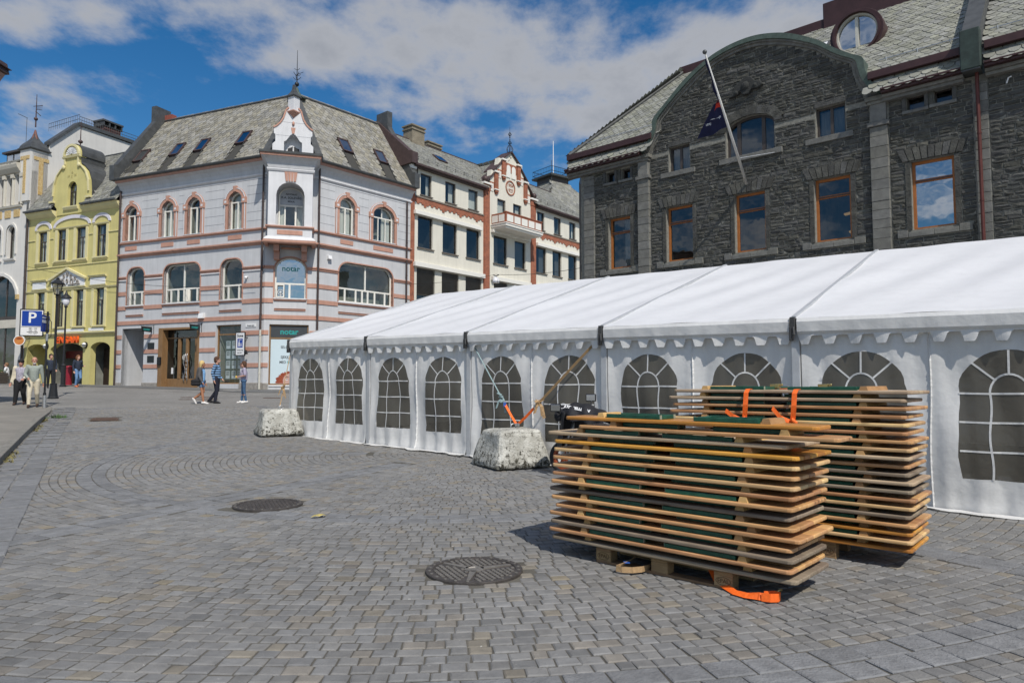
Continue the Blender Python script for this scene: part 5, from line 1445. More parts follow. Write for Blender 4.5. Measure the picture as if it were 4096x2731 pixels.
LFc.text('Varelevering', .085, M_letter_dark, t, 1.25, .363, 3.22, name='lettering')
LFc.text('tillatt 06-11', .075, M_letter_dark, t, 1.25, .363, 3.08, name='lettering')
mb = LFc.mb(); mb.box(.52, 1.22, .0, .03, 4.46, 4.64); o = mb.build('street_sign', M_signwhite, bevel=.005); o.location = (C1.x, C1.y, 0); tag(o, 'small white street name sign above the pink band', 'sign'); LFc.text('Kongens gate', .1, M_letter_dark, o, .87, .032, 4.54, sx=.9, bold=.002)
# poster window in the corner bay
f_ = window(CHc, cb, .28, 2.28, 1.38, 4.59, fm=M_oak, bars=[('h', 3.86, .3, 2.26, .08)], d=-.12, t=.07, glass=M_glass_dark, deep=.8)
mb = CHc.mb(); mb.poly([(.36, -.115, 1.45), (2.2, -.115, 1.45), (2.2, -.115, 3.80), (.36, -.115, 3.80)]); M_poster = mat('pale_blue_poster', (0.52, 0.62, 0.66), rough=0.5, var=0.04, scale=.8); po = mb.build('poster', M_poster, f_, recalc=False)
mb = CHc.mb(); mb.poly([(.36, -.114, 3.92), (2.2, -.114, 3.92), (2.2, -.114, 4.52), (.36, -.114, 4.52)]); mb.build('sign_board', mat('charcoal_board', (0.05, 0.055, 0.06), rough=.4), f_, recalc=False)
CHc.text('notar', .42, M_teal, f_, 1.28, -.108, 4.20, name='lettering', bold=.010)
for tx, x, z, mm in (('SELGE BOLIG?', 1.38, 3.38, M_letter_dark), ('SJEKK ALLTID', 1.38, 2.85, M_letter_dark), ('MED', .98, 2.58, M_letter_dark), ('NOTAR', 1.49, 2.58, M_teal)):
    CHc.text(tx, .195, mm, po, x, -.112, z, name='lettering', sx=.86, ext=.0015, bold=.003)
mb = CHc.mb(); mb.box(1.17, 1.56, -.1135, -.112, 2.755, 2.765); mb.build('underline', M_letter_dark, po)
q_ = random.Random(8); hair = []
for k in range(60):
    a = PI * k / 59; r_ = (.74 + q_.uniform(-.06, .05)); hair.append((1.36 + r_ * math.cos(a), 1.46 + r_ * .86 * math.sin(a) * (1 - .10 * math.cos(2 * a) * 0)))
mb = CHc.mb(); mb.plate(hair, [], -.1149, -.1130); mb.build('poster_hair', mat('red_hair_print', (0.20, 0.035, 0.018), rough=.6, var=.5, scale=9, color2=(.33, .08, .03)), po)
face = [(1.02, 1.455), (1.70, 1.455), (1.72, 1.65), (1.66, 1.85), (1.5, 1.97), (1.36, 2.0), (1.2, 1.95), (1.07, 1.83), (1.0, 1.65)]
mb = CHc.mb(); mb.plate(face, [], -.1145, -.1115); mb.build('poster_face', mat('face_print', (0.48, 0.30, 0.25), rough=.6, var=.08), po)
mb = CHc.mb()
for x in (1.20, 1.54): mb.plate([(x + .07 * math.cos(k * PI / 8), 1.66 + .035 * math.sin(k * PI / 8)) for k in range(16)], [], -.1144, -.1105)
mb.build('poster_eyes', M_signwhite, po)
mb = CHc.mb()
for x in (1.21, 1.53): mb.plate([(x + .03 * math.cos(k * PI / 6), 1.675 + .028 * math.sin(k * PI / 6)) for k in range(12)], [], -.1144, -.110)
for x, s_ in ((1.20, 1), (1.54, -1)): mb.plate([(x - .1, 1.78 + .01 * s_), (x + .1, 1.80 - .01 * s_), (x + .1, 1.815 - .01 * s_), (x, 1.835), (x - .1, 1.80 + .01 * s_)], [], -.1144, -.1105)
mb.build('poster_brows', M_letter_dark, po)
mb = CHc.mb(); mb.box(.3, 2.26, -.04, .04, 1.30, 1.38); mb.build('shop_sill', M_plas_white, cb)
for a, b in ((.8, 3.0), (3.5, 5.7)): window(RFc, cb, a, b, 1.5, 4.55, fm=M_oak, bars=[('h', 3.9, a, b, .07)], d=-.16)
# oriel with arched niche
OR = 1.0
mb = CHc.mb(); mb.plate(outline(.15, 2.38, 9.0, 13.3), [outline(.55, 1.97, 9.72, 12.02, .70)], OR - .22, OR)
for x0, x1 in ((.15, .152), (2.378, 2.38)): mb.box(x0, x1 , 0, OR - .2, 9.0, 13.3)
mb.box(.15, 2.38, 0.02, OR - .01, 8.92, 9.02)
ori = mb.build('oriel', M_plas_white, cb, recalc=False)
mb = CHc.mb(); ib = outline(.50, 2.02, 9.7, 12.1, .72)
for k in range(1, len(ib)): 
    a, b = ib[k], ib[(k + 1) % len(ib)]; mb.poly([(a[0], OR - .2, a[1]), (b[0], OR - .2, b[1]), (b[0], 0, b[1]), (a[0], 0, a[1])])
mb.poly([(.5, OR - .2, 9.7), (2.02, OR - .2, 9.7), (2.02, 0, 9.7), (.5, 0, 9.7)]); mb.build('niche', M_plas, ori, recalc=False)
f_ = window(CHc, ori, .62, 1.93, 9.72, 11.98, .5, bars=[('h', 11.0, .66, 1.9, .09), ('v', 1.50, 9.72, 11.0, .09), ('v', .95, 9.72, 11.0, .06)], d=-.02, curtain=1)
mb = CHc.mb(); mb.plate(outline(.70, 1.85, 11.06, 11.92, .42), [], -.02, .02); mb.build('sign_panel', mat('pale_grey_panel', (.40, .42, .45), rough=.5), f_)
for tx, z, s_ in (('ADVOKAT', 11.62, .125), ('K.A. SOLEVÅG', 11.43, .165), ('M.N.A.', 11.23, .13)): CHc.text(tx, s_, M_letter_dark, f_, 1.27, .024, z, name='lettering', bold=.004)
# oriel mouldings
def oriel_band(prof, m, name, g=0.0):
    mb = MB(); secs = []
    for a, sx in ((.15, -1), (2.38, 1)):
        pass
    P = lambda s, d, z: mb.V(*CHc.P(s, d, z)); ids = []
    for d, z in prof:
        ids.append([P(.15 - d, 0, z), P(.15 - d, OR + d, z), P(2.38 + d, OR + d, z), P(2.38 + d, 0, z)])
    n = len(prof)
    for k in range(n):
        for j in range(3): mb.F(ids[k][j], ids[k][j + 1], ids[(k + 1) % n][j + 1], ids[(k + 1) % n][j])
    for j in (0, 3): mb.F(*[ids[k][j] for k in range(n)])
    return mb.build(name, m, ori)
oriel_band([(-.02, 8.74), (.16, 8.74), (.20, 8.80), (.20, 8.92), (.0, 8.98), (-.02, 8.98)], M_pink, 'oriel_base')
oriel_band([(-.02, 8.985), (.18, 8.93), (.14, 9.0), (.05, 9.10), (-.02, 9.12)], M_plas_white, 'oriel_base_cap')
oriel_band([(-.02, 9.56), (.06, 9.57), (.11, 9.62), (.11, 9.68), (-.02, 9.70)], M_pink, 'oriel_sill')
oriel_band([(-.02, 12.56), (.05, 12.58), (.09, 12.66), (.09, 12.72), (-.02, 12.74)], M_plas_white, 'oriel_cornice')
oriel_band([(-.02, 12.76), (.04, 12.76), (.10, 13.0), (.22, 13.17), (.36, 13.26), (.36, 13.28), (-.02, 13.28)], M_plas, 'oriel_cove')
oriel_band([(-.02, 13.283), (.40, 13.283), (.42, 13.40), (-.02, 13.40)], M_pink, 'oriel_fascia')
oriel_band([(-.3, 13.403), (.47, 13.403), (.49, 13.52), (.38, 13.52), (-.3, 13.56)], M_zinc, 'oriel_gutter')
mb = CHc.mb(); mb.poly([(.0, 0, 13.54), (2.5, 0, 13.54), (2.6, OR + .2, 13.50), (-.1, OR + .2, 13.50)]); mb.build('oriel_roof', M_zinc, ori, recalc=False)
mb = CHc.mb(); mb.box(.62, 1.90, OR - .01, OR + .03, 9.22, 9.46)
for a, b in ((1.0, 1.13), (1.145, 1.255), (1.27, 1.38), (1.395, 1.53)): mb.plate([(a + .01, 12.05), (b - .01, 12.05), (b + (b - 1.265) * .22 , 12.55), (a + (a - 1.265) * .22, 12.55)], [], OR - .01, OR + .05)
for x in (.45, 1.85):
    mb.box(x, x + .28, 0, .55, 8.0, 8.74); mb.box(x, x + .28, .0, .85, 8.40, 8.74)
mb.box(.8, 1.8, 0.0, .12, 8.62, 8.72)
mb.build('oriel_trim', M_pink, ori, bevel=.01)
# ornamental corner gable
gd = .62
gp = [(.28, 13.5), (.28, 14.14), (.42, 14.28), (.42, 14.66), (.34, 14.72), (.34, 15.00), (.50, 15.10), (.69, 15.30), (.84, 15.56), (.93, 15.86), (.97, 16.02), (1.10, 16.14)]
gp_full = gp + [(2.64 - x, z) for x, z in gp[::-1]]
niche = [(.86, 13.52), (1.78, 13.52), (1.78, 14.30), (1.66, 14.38), (1.55, 14.55), (1.44, 14.70), (1.32, 14.74), (1.20, 14.70), (1.09, 14.55), (.98, 14.38), (.86, 14.30)]
mb = CHc.mb(); mb.plate(gp_full, [niche], gd - .45, gd); ga = mb.build('gable', M_plas_white, cb)
mb = CHc.mb(); mb.plate(niche, [], gd - .45, gd - .40); mb.build('gable_niche', M_plas_white, ga)
wf_ = [[(1.04, 13.56), (1.29, 13.56), (1.29, 14.20), (1.20, 14.12), (1.04, 14.06)], [(1.36, 13.56), (1.62, 13.56), (1.62, 14.06), (1.46, 14.12), (1.36, 14.20)]]
mb = CHc.mb()
for p in wf_: mb.plate(p, [], gd - .40, gd - .37)
mb.build('gable_window', M_black, ga)
mb = CHc.mb()
edge = gp[5:]
for lst in (edge, [(2.64 - x, z) for x, z in edge]):
    for k in range(len(lst) - 1):
        (a, za), (b, zb) = lst[k], lst[k + 1]; l = math.hypot(b - a, zb - za); nx, nz2 = -(zb - za) / l, (b - a) / l
        if nz2 < 0: nx, nz2 = -nx, -nz2
        w = .075
        mb.hexa([(a, gd - .46, za), (b, gd - .46, zb), (b + nx * w, gd - .46, zb + nz2 * w), (a + nx * w, gd - .46, za + nz2 * w)], [(a, gd + .05, za), (b, gd + .05, zb), (b + nx * w, gd + .05, zb + nz2 * w), (a + nx * w, gd + .05, za + nz2 * w)])
mb.plate([(1.26, 14.76), (1.38, 14.76), (1.43, 15.08), (1.21, 15.08)], [], gd - .01, gd + .03)
mb.build('gable_trim', M_pink, ga)
def spike(sq, c, m, nm, par, n=4, rot=PI / 4):
    mb = MB()
    mb.lathe(sq, c, n, rot, rot + 2 * PI); return mb.build(nm, m, par)
px_, py_, _ = CHc.P(1.32, gd - .12, 0)
aL = CHc.ang
def lathe4(prof, z0, m, nm, par, n=4):
    mb = MB(); mb.lathe(prof, (px_, py_, z0), n, aL, aL + 2 * PI); return mb.build(nm, m, par)
lathe4([(.30, 0), (.30, .85)], 15.95, M_plas_white, 'gable_pillar', ga)
lathe4([(.03, -.55), (.06, -.42), (.16, -.26), (.42, -.02), (.46, .0), (.46, .05), (.30, .06)], 15.92, M_pink, 'gable_corbel', ga)
mb = MB(); p_ = CHc.P(1.32, gd + .04, 15.30); mb.ball(p_, .085, sc=(.8, .8, 1.4)); mb.build('gable_drop', M_pink, ga, smooth=True)
lathe4([(.40, 0), (.42, .05), (.34, .12), (.22, .25), (.12, .42), (.08, .7)], 16.78, M_zinc, 'pillar_cap', ga)
mb = CHc.mb()
for k in (14.62, 15.35):
    mb.box(.45, 2.2, gd - .002, gd + .003, k, k + .012)
mb.build('gable_joints', M_joint_line, ga)
# slate roof
EA, EZ, RB, RZ = .40, 13.48, -2.80, 18.15
def P3(F_, s, d, z): return Vector(F_.P(s, d, z))
def mit(Fa, Fb, p, d): return Vector(p) + (Fa.n + Fb.n) * (d / (1 + Fa.n.dot(Fb.n)))
E1 = mit(LFc, CHc, (0, 0), EA); E2 = mit(CHc, RFc, O2, EA)
# apex: where both ridge lines meet
den = LFc.d.x * RFc.d.y - LFc.d.y * RFc.d.x
a0 = LFc.O + LFc.n * RB; b0 = RFc.O + RFc.n * RB; df = b0 - a0
tA = (df.x * RFc.d.y - df.y * RFc.d.x) / den; AP = a0 + LFc.d * tA
roof_v = math.hypot(EA - RB, RZ - EZ)
def roof_plane(F_, s_far, corner, seed, skip, nm):
    up = Vector((-F_.n.x * (EA - RB), -F_.n.y * (EA - RB), RZ - EZ)).normalized()
    o = F_.O + F_.n * EA; u = Vector((F_.d.x, F_.d.y, 0)); P0 = Vector((o.x, o.y, EZ))
    a_c = (corner - o).dot(F_.d); a_ap = (AP - o).dot(F_.d)
    slates(nm, cb, P0, u, up, [(a_c, 0), (s_far, 0), (s_far, roof_v), (a_ap, roof_v)], M_slate, seed=seed, skip=skip)
    return P0, u, up
kz = roof_v / (RZ - EZ)
vz = lambda z: (z - EZ) * kz
Lsk = [(10.05, 10.85), (7.12, 7.85), (5.18, 5.90), (2.06, 2.78)]; Rsk = [(1.92, 2.66), (4.52, 5.24)]
LS = [(a, b, -.1 if k else vz(13.9), vz(15.66)) for k, (a, b) in enumerate(Lsk)]
Pl, ul, upl = roof_plane(LFc, LL - .1, E1, 3, LS, 'roof')
Pr, ur, upr = roof_plane(RFc, RL - .1, E2, 5, [(a, b, -.1, vz(15.66)) for a, b in Rsk], 'roof')
ch_up = (Vector((AP.x, AP.y, RZ)) - Vector(((E1 + E2).x / 2, (E1 + E2).y / 2, EZ)))
mb = MB(); mb.poly([(E1.x, E1.y, EZ), (E2.x, E2.y, EZ), (AP.x, AP.y, RZ)]); mb.build('hip_roof', M_slate_base, cb, recalc=False)
mb = MB()
bk = LFc.P(LL, -6, EZ); bk2 = RFc.P(RL, -6, EZ)
ra_, rb_ = LFc.P(LL, RB, RZ), RFc.P(RL, RB, RZ)
mb.poly([ra_, (AP.x, AP.y, RZ), LFc.P(tA + 2, -6, EZ), bk]); mb.poly([(AP.x, AP.y, RZ), rb_, bk2, RFc.P(3.5, -6, EZ)]); mb.build('rear_roof', M_slate_base, cb, recalc=False)
def skylight(P0, u, up, a, b, F_, low=True):
    nr = u.cross(up); nr = nr if nr.z > 0 else -nr
    Q = lambda aa, vv, h: tuple(P0 + u * aa + up * vv + nr * h)
    v0, v1 = vz(14.76), vz(15.66)
    mb = MB()
    for x0, x1, w0, w1 in ((a, a + .08, v0, v1), (b - .08, b, v0, v1), (a, b, v1 - .10, v1), (a, b, v0, v0 + .07)):
        mb.hexa([Q(x0, w0, -.05), Q(x1, w0, -.05), Q(x1, w1, -.05), Q(x0, w1, -.05)], [Q(x0, w0, .11), Q(x1, w0, .11), Q(x1, w1, .11), Q(x0, w1, .11)])
    sk = mb.build('skylight', M_brownmetal, cb)
    mb = MB(); mb.poly([Q(a + .08, v0 + .07, .085), Q(b - .08, v0 + .07, .085), Q(b - .08, v1 - .1, .085), Q(a + .08, v1 - .1, .085)]); mb.build('pane', M_glass_sky, sk, recalc=False)
    mb = MB(); mb.poly([Q(a, v0, -.1), Q(b, v0, -.1), Q(b, v1, -.1), Q(a, v1, -.1)]); mb.build('shaft', M_inside, sk, recalc=False)
    if low:
        dv = EA - (EA - RB) * (14.76 - EZ) / (RZ - EZ)          # the upright light below stands back in a notch of the slope
        mb = F_.mb(); mb.plate(outline(a, b, EZ, 14.78), [outline(a + .07, b - .07, EZ + .2, 14.70)], dv - .05, dv); f2 = mb.build('upright_frame', M_brownmetal, sk)
        mb = F_.mb(); mb.poly([(a, dv - .03, EZ), (b, dv - .03, EZ), (b, dv - .03, 14.76), (a, dv - .03, 14.76)]); mb.build('upright_pane', M_glass_sky, sk, recalc=False)
        mb = F_.mb(); mb.poly([(a, dv - .3, EZ), (b, dv - .3, EZ), (b, dv - .3, 14.7), (a, dv - .3, 14.7)]); mb.build('upright_room', M_inside, sk, recalc=False)
        mb = F_.mb()
        for x in (a, b): mb.poly([(x, EA + .02, EZ), (x, dv, EZ), (x, dv, 14.82), (x, dv + .06, 14.86)])
        mb.poly([(a, EA, EZ + .02), (b, EA, EZ + .02), (b, dv, EZ + .06), (a, dv, EZ + .06)])
        mb.build('notch_cheeks', M_zinc, sk, recalc=False)
for k, (a, b) in enumerate(Lsk): skylight(Pl, ul, upl, a, b, LFc)
for a, b in Rsk: skylight(Pr, ur, upr, a, b, RFc)
# ridges, hips and party wall cappings in zinc
mb = MB()
apz = (AP.x, AP.y, RZ + .03)
mb.tube([tuple(LFc.P(LL, RB, RZ + .03)), apz], .09, 6); mb.tube([apz, tuple(RFc.P(RL, RB, RZ + .03))], .09, 6)
mb.build('ridge_cap', M_zinc, cb)
mb = MB()
for e_, sgn in ((E1, 1), (E2, 1)):
    P_, Q_ = Vector((e_.x, e_.y, EZ + .06)), Vector((AP.x, AP.y, RZ + .06)); ax = (Q_ - P_).normalized(); sd = ax.cross(Vector((0, 0, 1))).normalized() * .22; nr = sd.cross(ax).normalized() * .05
    mb.hexa([tuple(P_ - sd - nr), tuple(P_ + sd - nr), tuple(P_ + sd + nr), tuple(P_ - sd + nr)], [tuple(Q_ - sd * .6 - nr), tuple(Q_ + sd * .6 - nr), tuple(Q_ + sd * .6 + nr), tuple(Q_ - sd * .6 + nr)])
mb.build('hip_flashing', M_zinc, cb)
prof = [(.62, 13.45), (.62, 14.35), (.40, 14.42), (-2.1, 17.95), (-2.1, 18.95), (-3.2, 18.95), (-3.2, 18.4), (-6, 13.5)]
for F_, a in ((LFc, LL - .12), (RFc, RL - .26)):
    mb = F_.mb(); n = len(prof)
    A_ = [mb.V(a, d, z) for d, z in prof]; B_ = [mb.V(a + .40, d, z) for d, z in prof]
    mb.F(*A_[::-1]); mb.F(*B_)
    for k in range(n): mb.F(A_[k], A_[(k + 1) % n], B_[(k + 1) % n], B_[k])
    mb.build('party_parapet', M_zinc, cb)
mb = LFc.mb(); mb.box(LL - .75, LL - .1, -3.1, -2.75, 17.6, 18.55); mb.build('chimney', mat('red_chimney', (.24, .07, .05), rough=.85, var=.2, scale=8), cb)
sp = thing('roof_spire', 'wrought iron spire with ball on the point of the slate roof', 'spire', (C1.x + AP.x, C1.y + AP.y, 18.10), 0)
mb = MB(); mb.lathe([(.55, -.15), (.30, .05), (.14, .3), (.07, .5)], n=8); mb.build('copper_foot', M_copper, sp)
mb = MB(); mb.ball((0, 0, .72), .13); mb.tube([(0, 0, .4), (0, 0, 2.75)], [.035, .012], 6)
for k in range(8):
    a = k * PI / 4; z = 1.25 if k % 2 else 1.0; c, s_ = math.cos(a), math.sin(a)
    mb.tube([(0, 0, z), (.12 * c, .12 * s_, z + .02), (.22 * c, .22 * s_, z + .14)], .016, 5)
mb.tube([(0, 0, 1.3), (.38, -.05, 1.42)], .014, 5); mb.tube([(0, 0, 1.55), (-.16, 0, 1.66)], .014, 5); mb.tube([(0, 0, 1.55), (.16, 0, 1.66)], .014, 5)
mb.build('iron_rod', M_black, sp)
pipe(LFc, cb, .12, .12, 4.3, 13.3, .055, M_pipe_brown); pipe(LFc, cb, .12, .12, 1.15, 4.3, .055, M_pipe_white)
pipe(RFc, cb, .04, .13, 4.3, 13.3, .055, M_pipe_brown); pipe(RFc, cb, .04, .13, 1.15, 4.3, .055, M_pipe_white)
pipe(RFc, cb, 6.28, .12, 1.2, 12.6, .055, M_pipe_brown, jogs=None)
pipe(LFc, cb, 11.02, .12, 1.3, 12.9, .055, M_pipe_brown)
# ================================================================ cream house with red brick piers
def brick_mat(name, c1, c2, mort, plane='xz'):
    m = bpy.data.materials.new(name); m.use_nodes = True
    nt = m.node_tree; N, L = nt.nodes, nt.links; b = N['Principled BSDF']; b.inputs['Roughness'].default_value = .85
    tcn = N.new('ShaderNodeTexCoord'); sp = N.new('ShaderNodeSeparateXYZ'); L.new(tcn.outputs['Object'], sp.inputs[0]); cx = N.new('ShaderNodeCombineXYZ')
    ad = N.new('ShaderNodeMath'); ad.operation = 'ADD'; L.new(sp.outputs[0], ad.inputs[0]); L.new(sp.outputs[1], ad.inputs[1]); L.new(ad.outputs[0], cx.inputs[0]); L.new(sp.outputs[2], cx.inputs[1])
    br = N.new('ShaderNodeTexBrick'); br.inputs['Scale'].default_value = 1; br.inputs['Brick Width'].default_value = .24; br.inputs['Row Height'].default_value = .078; br.inputs['Mortar Size'].default_value = .006; br.inputs['Mortar Smooth'].default_value = .3
    br.inputs['Color1'].default_value = (*c1, 1); br.inputs['Color2'].default_value = (*c2, 1); br.inputs['Mortar'].default_value = (*mort, 1); L.new(cx.outputs[0], br.inputs['Vector'])
    nz = N.new('ShaderNodeTexNoise'); nz.inputs['Scale'].default_value = 2.5; nz.inputs['Detail'].default_value = 6; L.new(tcn.outputs['Object'], nz.inputs['Vector'])
    mr = N.new('ShaderNodeMapRange'); mr.inputs[1].default_value = .3; mr.inputs[2].default_value = .7; mr.inputs[3].default_value = .8; mr.inputs[4].default_value = 1.15; L.new(nz.outputs[0], mr.inputs[0])
    mx = N.new('ShaderNodeMix'); mx.data_type = 'RGBA'; mx.blend_type = 'MULTIPLY'; mx.inputs[0].default_value = 1; L.new(br.outputs[0], mx.inputs[6]); L.new(mr.outputs[0], mx.inputs[7]); L.new(mx.outputs[2], b.inputs['Base Color'])
    bp = N.new('ShaderNodeBump'); bp.inputs['Strength'].default_value = .4; bp.inputs['Distance'].default_value = .006; bp.invert = True; L.new(br.outputs['Fac'], bp.inputs['Height']); L.new(bp.outputs[0], b.inputs['Normal'])
    return m
M_brick = brick_mat('red_brick', (.36, .115, .055), (.27, .085, .045), (.24, .15, .11))
M_cream = mat('cream_render', (0.66, 0.63, 0.54), rough=0.85, var=0.05, scale=.8, bump=0.08, bscale=60, streak=0.12)
M_cream_trim = mat('cream_trim', (0.72, 0.70, 0.64), rough=0.8, var=0.03)
M_sillmetal = mat('sill_metal', (0.14, 0.12, 0.10), rough=0.5, var=0.15)
M_slate_grey = mat('grey_slate', (0.215, 0.212, 0.185), rough=0.6, var=0.22, scale=7, island=0.25, hue=0.4, bump=0.3, bscale=50)
M_blind = mat('blind_slats', (0.20, 0.19, 0.175), rough=0.5, var=0.1, metal=.2)
M_chim = brick_mat('buff_brick', (.25, .215, .155), (.20, .17, .12), (.16, .14, .11))
BDv = Vector((.624, .781)).normalized(); BO = (-6.251, 41.806)
bb = facade('brick_trimmed_house', 'cream house with red brick piers, stepped gable and iron spire', 'building', BO, BDv)
BF = Fac(bb, (0, 0), (1, 0), 1)
W3 = [(.77, 1.75), (3.0, 4.0), (5.25, 6.22), (13.12, 14.08), (15.36, 16.35), (17.56, 18.5)]
W3m = [(8.33, 9.28), (10.15, 11.15)]
W2b = [(.57, 1.88), (2.78, 4.15), (5.06, 6.42), (7.92, 9.45), (10.33, 11.66), (12.95, 14.32), (15.17, 16.42), (17.4, 18.66)]
W1b = [(.5, 2.1), (2.72, 4.32), (5.0, 6.63), (7.95, 9.5), (10.2, 11.8), (12.95, 14.4), (15.1, 16.5), (17.3, 18.7)]
cx_ = 9.86
step = [(6.82, 15.1), (6.82, 15.55), (7.50, 15.55), (7.62, 16.62), (8.25, 16.62), (8.50, 17.72), (9.10, 17.72)]
gab = step + [(9.30, 18.05), (9.86, 18.42), (10.42, 18.05)] + [(2 * cx_ - x, z) for x, z in step[::-1]]
outer = [(-.1, .5), (19.4, .5), (19.4, 15.1)] + gab[::-1] + [(-.1, 15.1)]
holes = [outline(a, b, 13.33, 14.72) for a, b in W3] + [outline(a, b, 13.0, 14.70) for a, b in W3m] + [outline(a, b, 9.96, 11.97) for a, b in W2b] + [outline(a, b, 6.55, 8.66) for a, b in W1b]
mb = BF.mb(); mb.plate(outer, holes, -.35, 0)
for x in (-.1, 19.4): mb.poly([(x, 0, .5), (x, -9, .5), (x, -9, 15.1), (x, 0, 15.1)])
mb.build('wall', M_cream, bb, recalc=False)
for k, (a, b) in enumerate(W3 + W3m):
    z0 = 13.33 if k < 6 else 13.0
    f_ = window(BF, bb, a, b, z0, 14.72 if k < 6 else 14.70, fm=M_dframe, d=-.12, t=.06, curtain=(1, 3, 4, 1, 2, 1, 4, 3)[k], glass=M_glass)
    mb = BF.mb(); mb.box(a - .06, b + .06, -.12, .10, z0 - .06, z0); mb.build('sill', M_sillmetal, f_)
for k, (a, b) in enumerate(W2b):
    f_ = window(BF, bb, a, b, 9.96, 11.97, fm=M_dframe, d=-.14, t=.05, glass=M_glass_dark, curtain=(0, 0, 0, 2, 4, 3, 3, 0)[k])
    mb = BF.mb(); mb.box(a - .08, b + .08, -.12, .10, 9.89, 9.955); mb.build('sill', M_sillmetal, f_)
for a, b in W1b:
    f_ = window(BF, bb, a, b, 6.55, 8.66, fm=M_dframe, d=-.2, t=.05, glass=M_glass_dark)
    mb = BF.mb(); z = 8.60
    while z > 7.0: 
        mb.hexa([(a + .02, -.11, z - .045), (b - .02, -.11, z - .045), (b - .02, -.105, z - .04), (a + .02, -.105, z - .04)], [(a + .02, -.03, z), (b - .02, -.03, z), (b - .02, -.025, z + .005), (a + .02, -.025, z + .005)]); z -= .075
    mb.build('blind', M_blind, f_, recalc=False)
for z0, z1, spans in ((11.98, 12.22, ((.15, 6.45), (12.9, 19.2))), (8.70, 8.98, ((.15, 6.75), (7.6, 12.1), (12.9, 19.2))), (12.10, 12.3, ((7.6, 12.0),))):
    for a, b in spans:
        mb = BF.mb(); mb.box(a, b, -.02, .26, z0, z1); mb.build('awning_box', M_cream_trim, bb, bevel=.012)
mb = BF.mb()
for a, b in ((-.06, .24), (6.80, 7.44), (12.28, 12.90), (19.12, 19.38)): mb.box(a, b, -.02, .06, .5, 14.4 if a < 1 or a > 15 else 15.0)
mb.box(6.86, 6.98, .05, .10, .5, 15.0)
mb.build('brick_piers', M_brick, bb)
# crenellated brick band
hs_ = [12.80, 12.70, 12.80, 12.70, 12.57, 12.70, 12.80, 12.70]
mb = BF.mb()
for a, b in ((.245, 6.795), (12.905, 19.115)):
    pts = []; x = a; k = 0
    while x < b - .01:
        x2 = min(b, x + .205); pts += [(x, hs_[k % 8]), (x2, hs_[k % 8])]; x = x2; k += 1
    mb.plate([(a, 13.10)] + pts + [(b, 13.10)], [], -.01, .045)
mb.build('brick_band', M_brick, bb)
mb = BF.mb()
for a, b in ((.245, 6.795), (12.905, 19.115)): mb.box(a, b, -.01, .09, 13.105, 13.20)
mb.build('string_course', mat('dusty_string', (.20, .17, .14), rough=.9), bb)
# stepped gable: piers, caps, panels
mb = BF.mb(); mc = BF.mb(); mp_ = BF.mb(); mz = BF.mb()
for sg_ in (-1, 1):
    for dx, z0, z1 in ((1.72, 15.05, 16.50), (.88, 16.25, 17.60)):
        x = cx_ + sg_ * dx; mb.box(x - .19, x + .19, -.02, .12, z0 + .25, z1); mc.box(x - .27, x + .27, -.10, .20, z1, z1 + .12)
        mc.box(x - .24, x + .24, -.01, .18, z0 + .17, z0 + .25); mb.box(x - .17, x + .17, -.01, .15, z0 + .02, z0 + .17); mb.box(x - .11, x + .11, -.01, .10, z0 - .10, z0 + .02)
    x = cx_ + sg_ * 2.72; mb.box(x - .34, x + .34, -.02, .10, 15.0, 15.42); mc.box(x - .44, x + .44, -.15, .20, 15.42, 15.55)
    for x0, x1, z0, z1 in ((2.35, 1.95, 15.1, 15.75), (1.52, 1.08, 16.25, 16.85)):
        xa, xb = sorted((cx_ + sg_ * x0, cx_ + sg_ * x1)); mb.box(xa, xb, -.01, .035, z0 + .15, z1)
        for q in (.3, .7): xm = xa + (xb - xa) * q; mp_.plate(outline(xm - .06, xm + .06, z0 + .0, z1 - .1, .06), [], .0, .05)
    # sloping cappings between the steps
    for (xa, za), (xb, zb) in (((2.9, 15.55), (1.98, 16.42)), ((2.0, 16.64), (1.10, 17.50)), ((1.0, 17.74), (0, 18.46))):
        A_, B_ = cx_ + sg_ * xa, cx_ + sg_ * xb
        mz.hexa([(A_, -.9, za - .05), (B_, -.9, zb - .05), (B_, -.9, zb + .06), (A_, -.9, za + .06)], [(A_, .14, za - .05), (B_, .14, zb - .05), (B_, .14, zb + .06), (A_, .14, za + .06)])
mb.box(cx_ - .66, cx_ + .66, -.01, .035, 16.9, 17.55)
for x in (-.30, .30): mp_.plate(outline(cx_ + x - .22, cx_ + x + .22, 16.5, 17.42, .22), [], .0, .055)
circ = lambda r_: [(cx_ - .06 + r_ * math.cos(2 * PI * k / 36), 15.76 + r_ * math.sin(2 * PI * k / 36)) for k in range(36)]
mb.plate(circ(.55), [circ(.47)], -.01, .05)
gb_ = mb.build('gable_brickwork', M_brick, bb); mc.build('gable_caps', M_cream_trim, bb, bevel=.01); mp_.build('gable_panels', M_cream_trim, bb); mz.build('gable_capping', M_brownmetal, bb)
M_date = mat('date_paint', (.28, .10, .06), rough=.7)
for tx, z in (('1904', 15.94), ('1927', 15.56)): BF.text(tx, .36, M_date, bb, cx_ - .06, .012, z, name='date', bold=.006)
for x in (cx_ - 2.85, cx_ + 2.85):
    mb = BF.mb(); mb.ball((x, .0, 15.80), .22); mb.tube([(x, 0, 15.5), (x, 0, 15.66)], .1, 8); mb.build('stone_ball', M_brownmetal, bb, smooth=True)
